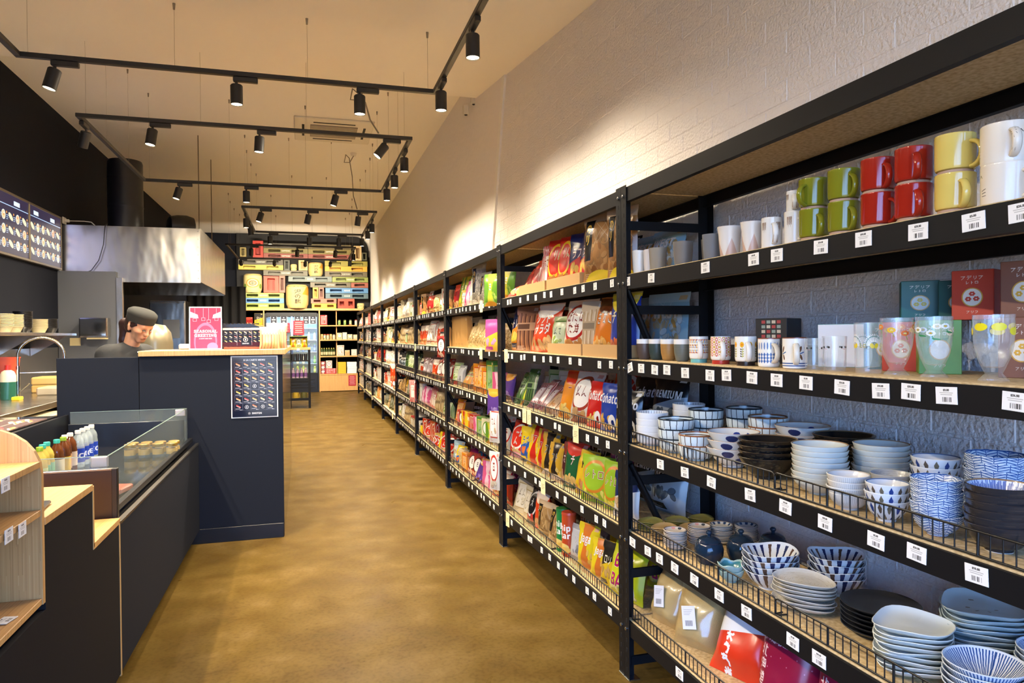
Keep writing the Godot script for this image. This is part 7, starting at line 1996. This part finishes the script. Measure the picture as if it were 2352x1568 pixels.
# one vertex in each cell that the surface crosses, one quad round each crossed edge
func nets(mb: MB, bones: Array, lo: Vector3, hi: Vector3, cell: float, k: float) -> void:
	var n := Vector3i(((hi - lo) / cell).ceil())
	var sx := n.x + 1; var sy := n.y + 1
	var f := PackedFloat32Array()
	f.resize(sx * sy * (n.z + 1))
	var i := 0
	for z in n.z + 1:
		for y in n.y + 1:
			for x in n.x + 1:
				f[i] = field(lo + Vector3(x, y, z) * cell, bones, k)
				i += 1
	var id := {}
	var st := [1, sx, sx * sy]
	for z in n.z:
		for y in n.y:
			for x in n.x:
				var at := x + y * sx + z * sx * sy
				var sum := Vector3.ZERO
				var count := 0
				var inside := 0
				for c in 8:
					if f[at + (c & 1) + ((c >> 1) & 1) * sx + ((c >> 2) & 1) * sx * sy] < 0.0: inside += 1
				if inside == 0 or inside == 8: continue
				for ax in 3:
					var u := (ax + 1) % 3; var w := (ax + 2) % 3
					for c in 4:
						var off := Vector3.ZERO
						off[u] = c & 1; off[w] = c >> 1
						var j: int = at + (c & 1) * st[u] + (c >> 1) * st[w]
						var a := f[j]; var b := f[j + st[ax]]
						if (a < 0.0) != (b < 0.0):
							off[ax] = a / (a - b)
							sum += off
							count += 1
				id[at] = mb.pt(lo + (Vector3(x, y, z) + sum / count) * cell)
	for at in id:
		for ax in 3:
			var u: int = st[(ax + 1) % 3]; var w: int = st[(ax + 2) % 3]
			var a := f[at]; var b := f[at + st[ax]]
			if (a < 0.0) == (b < 0.0): continue
			if not (id.has(at - u) and id.has(at - w) and id.has(at - u - w)): continue
			var q := [id[at - u - w], id[at - w], id[at], id[at - u]]
			if a < 0.0:
				mb.tri(q[0], q[1], q[2]); mb.tri(q[0], q[2], q[3])
			else:
				mb.tri(q[0], q[2], q[1]); mb.tri(q[0], q[3], q[2])

func build_person() -> void:
	# the body is laid out facing +z, then turned towards the right of the picture
	var t := thing("person", "person in black work shirt and black flat cap looking down behind the counter", "person", V(-1.30, 0, 5.87), 0.95)
	var skin := M("skin", rgb("c08d6c"), 0.5, 0.0, {"subsurf_scatter_enabled": true, "subsurf_scatter_strength": 0.08})
	var cloth := M("black cotton", rgb("1d1d1f"), 0.85)
	var neck := Vector3(0, 1.345, 0.07)
	var hc := Vector3(0, 1.50, 0.15)        # middle of the head, bowed forwards
	var tilt := Basis(Vector3.RIGHT, 0.48)
	var torso := [[Vector3(0, 0.90, 0), Vector3(0, 1.10, 0.0), 0.15, 0.145], [Vector3(-0.06, 1.10, 0.0), Vector3(-0.08, 1.24, 0.015), 0.105, 0.10], [Vector3(0.06, 1.10, 0.0), Vector3(0.08, 1.24, 0.015), 0.105, 0.10], [Vector3(-0.15, 1.285, 0.02), Vector3(0.15, 1.285, 0.02), 0.058, 0.058], [Vector3(0, 1.27, 0.02), neck, 0.085, 0.052]]
	var arms := []
	var hands := []
	for s in [-1.0, 1.0]:
		var sh := Vector3(s * 0.175, 1.275, 0.02); var el := Vector3(s * 0.235, 1.03, 0.10); var wr := Vector3(s * 0.13, 0.985, 0.32)
		arms.append([sh, el, 0.058, 0.043]); arms.append([el, wr, 0.041, 0.027])
		var palm := wr + Vector3(-s * 0.02, -0.005, 0.05)
		hands.append([wr, palm, 0.026, 0.026])
		hands.append([palm + Vector3(-0.022, 0, 0.01), palm + Vector3(0.022, 0, 0.01), 0.018, 0.018])
		for k in 4:
			var a := palm + Vector3((k - 1.5) * 0.019, 0, 0.025)
			var l: float = [0.03, 0.034, 0.032, 0.025][k if s > 0 else 3 - k]
			hands.append([a, a + Vector3(0, -0.004, l), 0.009, 0.0085]); hands.append([a + Vector3(0, -0.004, l), a + Vector3(0, -0.03, l * 1.7), 0.0085, 0.0075])
		hands.append([palm + Vector3(-s * 0.028, 0, -0.01), palm + Vector3(-s * 0.05, -0.008, 0.02), 0.011, 0.0095]); hands.append([palm + Vector3(-s * 0.05, -0.008, 0.02), palm + Vector3(-s * 0.045, -0.02, 0.045), 0.0095, 0.008])
	var legs := []
	for s in [-1.0, 1.0]:
		legs.append([Vector3(s * 0.085, 0.88, 0), Vector3(s * 0.09, 0.48, 0.015), 0.092, 0.06]); legs.append([Vector3(s * 0.09, 0.48, 0.015), Vector3(s * 0.095, 0.09, -0.01), 0.058, 0.038]); legs.append([Vector3(s * 0.095, 0.05, -0.03), Vector3(s * 0.10, 0.035, 0.16), 0.042, 0.032])
	# head: skull, brow, cheeks, jaw, chin, nose, lips, ears
	var head := []
	for b in [[Vector3(0, 0.035, -0.018), Vector3(0, 0.03, 0.012), 0.083, 0.08], [Vector3(0, -0.02, 0.015), Vector3(0, -0.06, 0.035), 0.066, 0.047], [Vector3(-0.036, -0.022, 0.048), Vector3(-0.022, -0.07, 0.05), 0.034, 0.022], [Vector3(0.036, -0.022, 0.048), Vector3(0.022, -0.07, 0.05), 0.034, 0.022], [Vector3(-0.016, -0.096, 0.06), Vector3(0.016, -0.096, 0.06), 0.018, 0.018], [Vector3(-0.03, 0.022, 0.066), Vector3(0.03, 0.022, 0.066), 0.022, 0.022],
			[Vector3(0, 0.004, 0.086), Vector3(0, -0.032, 0.099), 0.008, 0.0105], [Vector3(-0.010, -0.035, 0.09), Vector3(0.010, -0.035, 0.09), 0.008, 0.008], [Vector3(-0.015, -0.064, 0.081), Vector3(0.015, -0.064, 0.081), 0.0075, 0.0075],
			[Vector3(-0.078, -0.005, -0.008), Vector3(-0.078, -0.035, -0.002), 0.013, 0.009], [Vector3(0.078, -0.005, -0.008), Vector3(0.078, -0.035, -0.002), 0.013, 0.009]]:
		head.append([hc + tilt * b[0], hc + tilt * b[1], b[2], b[3]])
	var nk := [[neck - Vector3(0, 0.05, 0.02), hc + tilt * Vector3(0, -0.05, -0.02), 0.056, 0.052]]
	var m := MB.new()
	nets(m, torso + arms + hands.slice(0, 2), Vector3(-0.34, 0.72, -0.2), Vector3(0.34, 1.36, 0.42), 0.02, 0.04)
	nets(m, legs, Vector3(-0.22, 0.0, -0.12), Vector3(0.22, 0.94, 0.22), 0.024, 0.03)
	nets(m, hands, Vector3(-0.24, 0.90, 0.28), Vector3(0.24, 1.03, 0.50), 0.007, 0.008)
	nets(m, head + nk, hc + Vector3(-0.12, -0.20, -0.16), hc + Vector3(0.12, 0.14, 0.16), 0.0052, 0.016)
	var body := part(t, "body", m, skin)
	body.set_meta("label", "bowed head and bare neck of the person")
	# clothing
	var shirt := []
	for b in torso.slice(0, 4) + arms: shirt.append([b[0], b[1], b[2] + 0.012, b[3] + 0.012])
	shirt.append([Vector3(0, 1.27, 0.02), neck - Vector3(0, 0.028, 0.012), 0.095, 0.068])
	var sm := MB.new()
	nets(sm, shirt, Vector3(-0.36, 0.72, -0.22), Vector3(0.36, 1.40, 0.40), 0.016, 0.045)
	part(t, "shirt", sm, cloth)
	var tr := []
	for b in legs.slice(0, 2) + legs.slice(3, 5): tr.append([b[0], b[1], b[2] + 0.012, b[3] + 0.014])
	var tm := MB.new()
	nets(tm, tr, Vector3(-0.24, 0.04, -0.14), Vector3(0.24, 1.0, 0.16), 0.024, 0.03)
	part(t, "trousers", tm, cloth)
	part(t, "collar_button", MB.new().lathe([Vector2(0, 0), Vector2(0.005, 0), Vector2(0.004, 0.003), Vector2(0, 0.003)], 10), M("bolt"), neck + Vector3(0.0, -0.045, 0.058), Vector3(1.2, 0, 0))
	# cap: band and soft flat crown
	var cap := part(t, "cap", MB.new().lathe([Vector2(0.088, -0.022), Vector2(0.0925, -0.022), Vector2(0.096, 0.002), Vector2(0.099, 0.03), Vector2(0.100, 0.034), Vector2(0.097, 0.05), Vector2(0.078, 0.066), Vector2(0.045, 0.074), Vector2(0, 0.077)], 32, Vector3.ZERO, {"sz": 1.12, "sx": 0.97}), M("cap cotton", rgb("1c1b18"), 0.9), hc + tilt * Vector3(0, 0.052, -0.006))
	cap.basis = tilt * Basis(Vector3.RIGHT, -0.12)
	# hair: cap of hair below the band and a low ponytail
	var hair := []
	for b in [[Vector3(0, 0.03, -0.03), Vector3(0, -0.02, -0.035), 0.084, 0.073], [Vector3(0.055, 0.025, 0.03), Vector3(0.07, 0.0, 0.005), 0.026, 0.016], [Vector3(-0.055, 0.025, 0.03), Vector3(-0.07, 0.0, 0.005), 0.026, 0.016], [Vector3(0, -0.02, -0.095), Vector3(0.0, -0.05, -0.125), 0.026, 0.04], [Vector3(0.0, -0.05, -0.125), Vector3(0.0, -0.14, -0.13), 0.042, 0.03], [Vector3(0.0, -0.14, -0.13), Vector3(0.0, -0.20, -0.12), 0.03, 0.012]]:
		hair.append([hc + tilt * b[0], hc + (tilt * b[1] if b[1].y > -0.1 else Basis(Vector3.RIGHT, 0.2) * b[1]), b[2], b[3]])
	hair[5][0] = hair[4][1]
	var hm := MB.new()
	nets(hm, hair, hc + Vector3(-0.13, -0.26, -0.24), hc + Vector3(0.13, 0.12, 0.10), 0.0075, 0.02)
	part(t, "hair", hm, M("hair", rgb("2a1512"), 0.45))
	# eyes, brows and lips
	for s in [-1.0, 1.0]:
		var e := part(body, "eye", MB.new().lathe([Vector2(0, -0.003), Vector2(0.008, -0.002), Vector2(0.0125, 0), Vector2(0.008, 0.0025), Vector2(0, 0.003)], 12), M("lash", rgb("1a0f0c"), 0.4), hc + tilt * Vector3(s * 0.031, 0.0, 0.0845))
		e.basis = tilt * Basis(Vector3.RIGHT, 0.25) * Basis(Vector3(0, 0, 1), -s * 0.1)
		var bw := part(body, "eyebrow", MB.new().rbox(Vector3.ZERO, Vector3(0.028, 0.004, 0.006), 0.0018), M("hair"), hc + tilt * Vector3(s * 0.032, 0.022, 0.0845))
		bw.basis = tilt * Basis(Vector3(0, 1, 0), s * 0.3)
	var lp := part(body, "lips", MB.new().lathe([Vector2(0, -0.0055), Vector2(0.012, -0.004), Vector2(0.019, 0), Vector2(0.012, 0.004), Vector2(0, 0.005)], 14, Vector3.ZERO, {"sz": 0.42}), M("lips", rgb("8f3a34"), 0.4), hc + tilt * Vector3(0, -0.0645, 0.0845))
	lp.basis = tilt
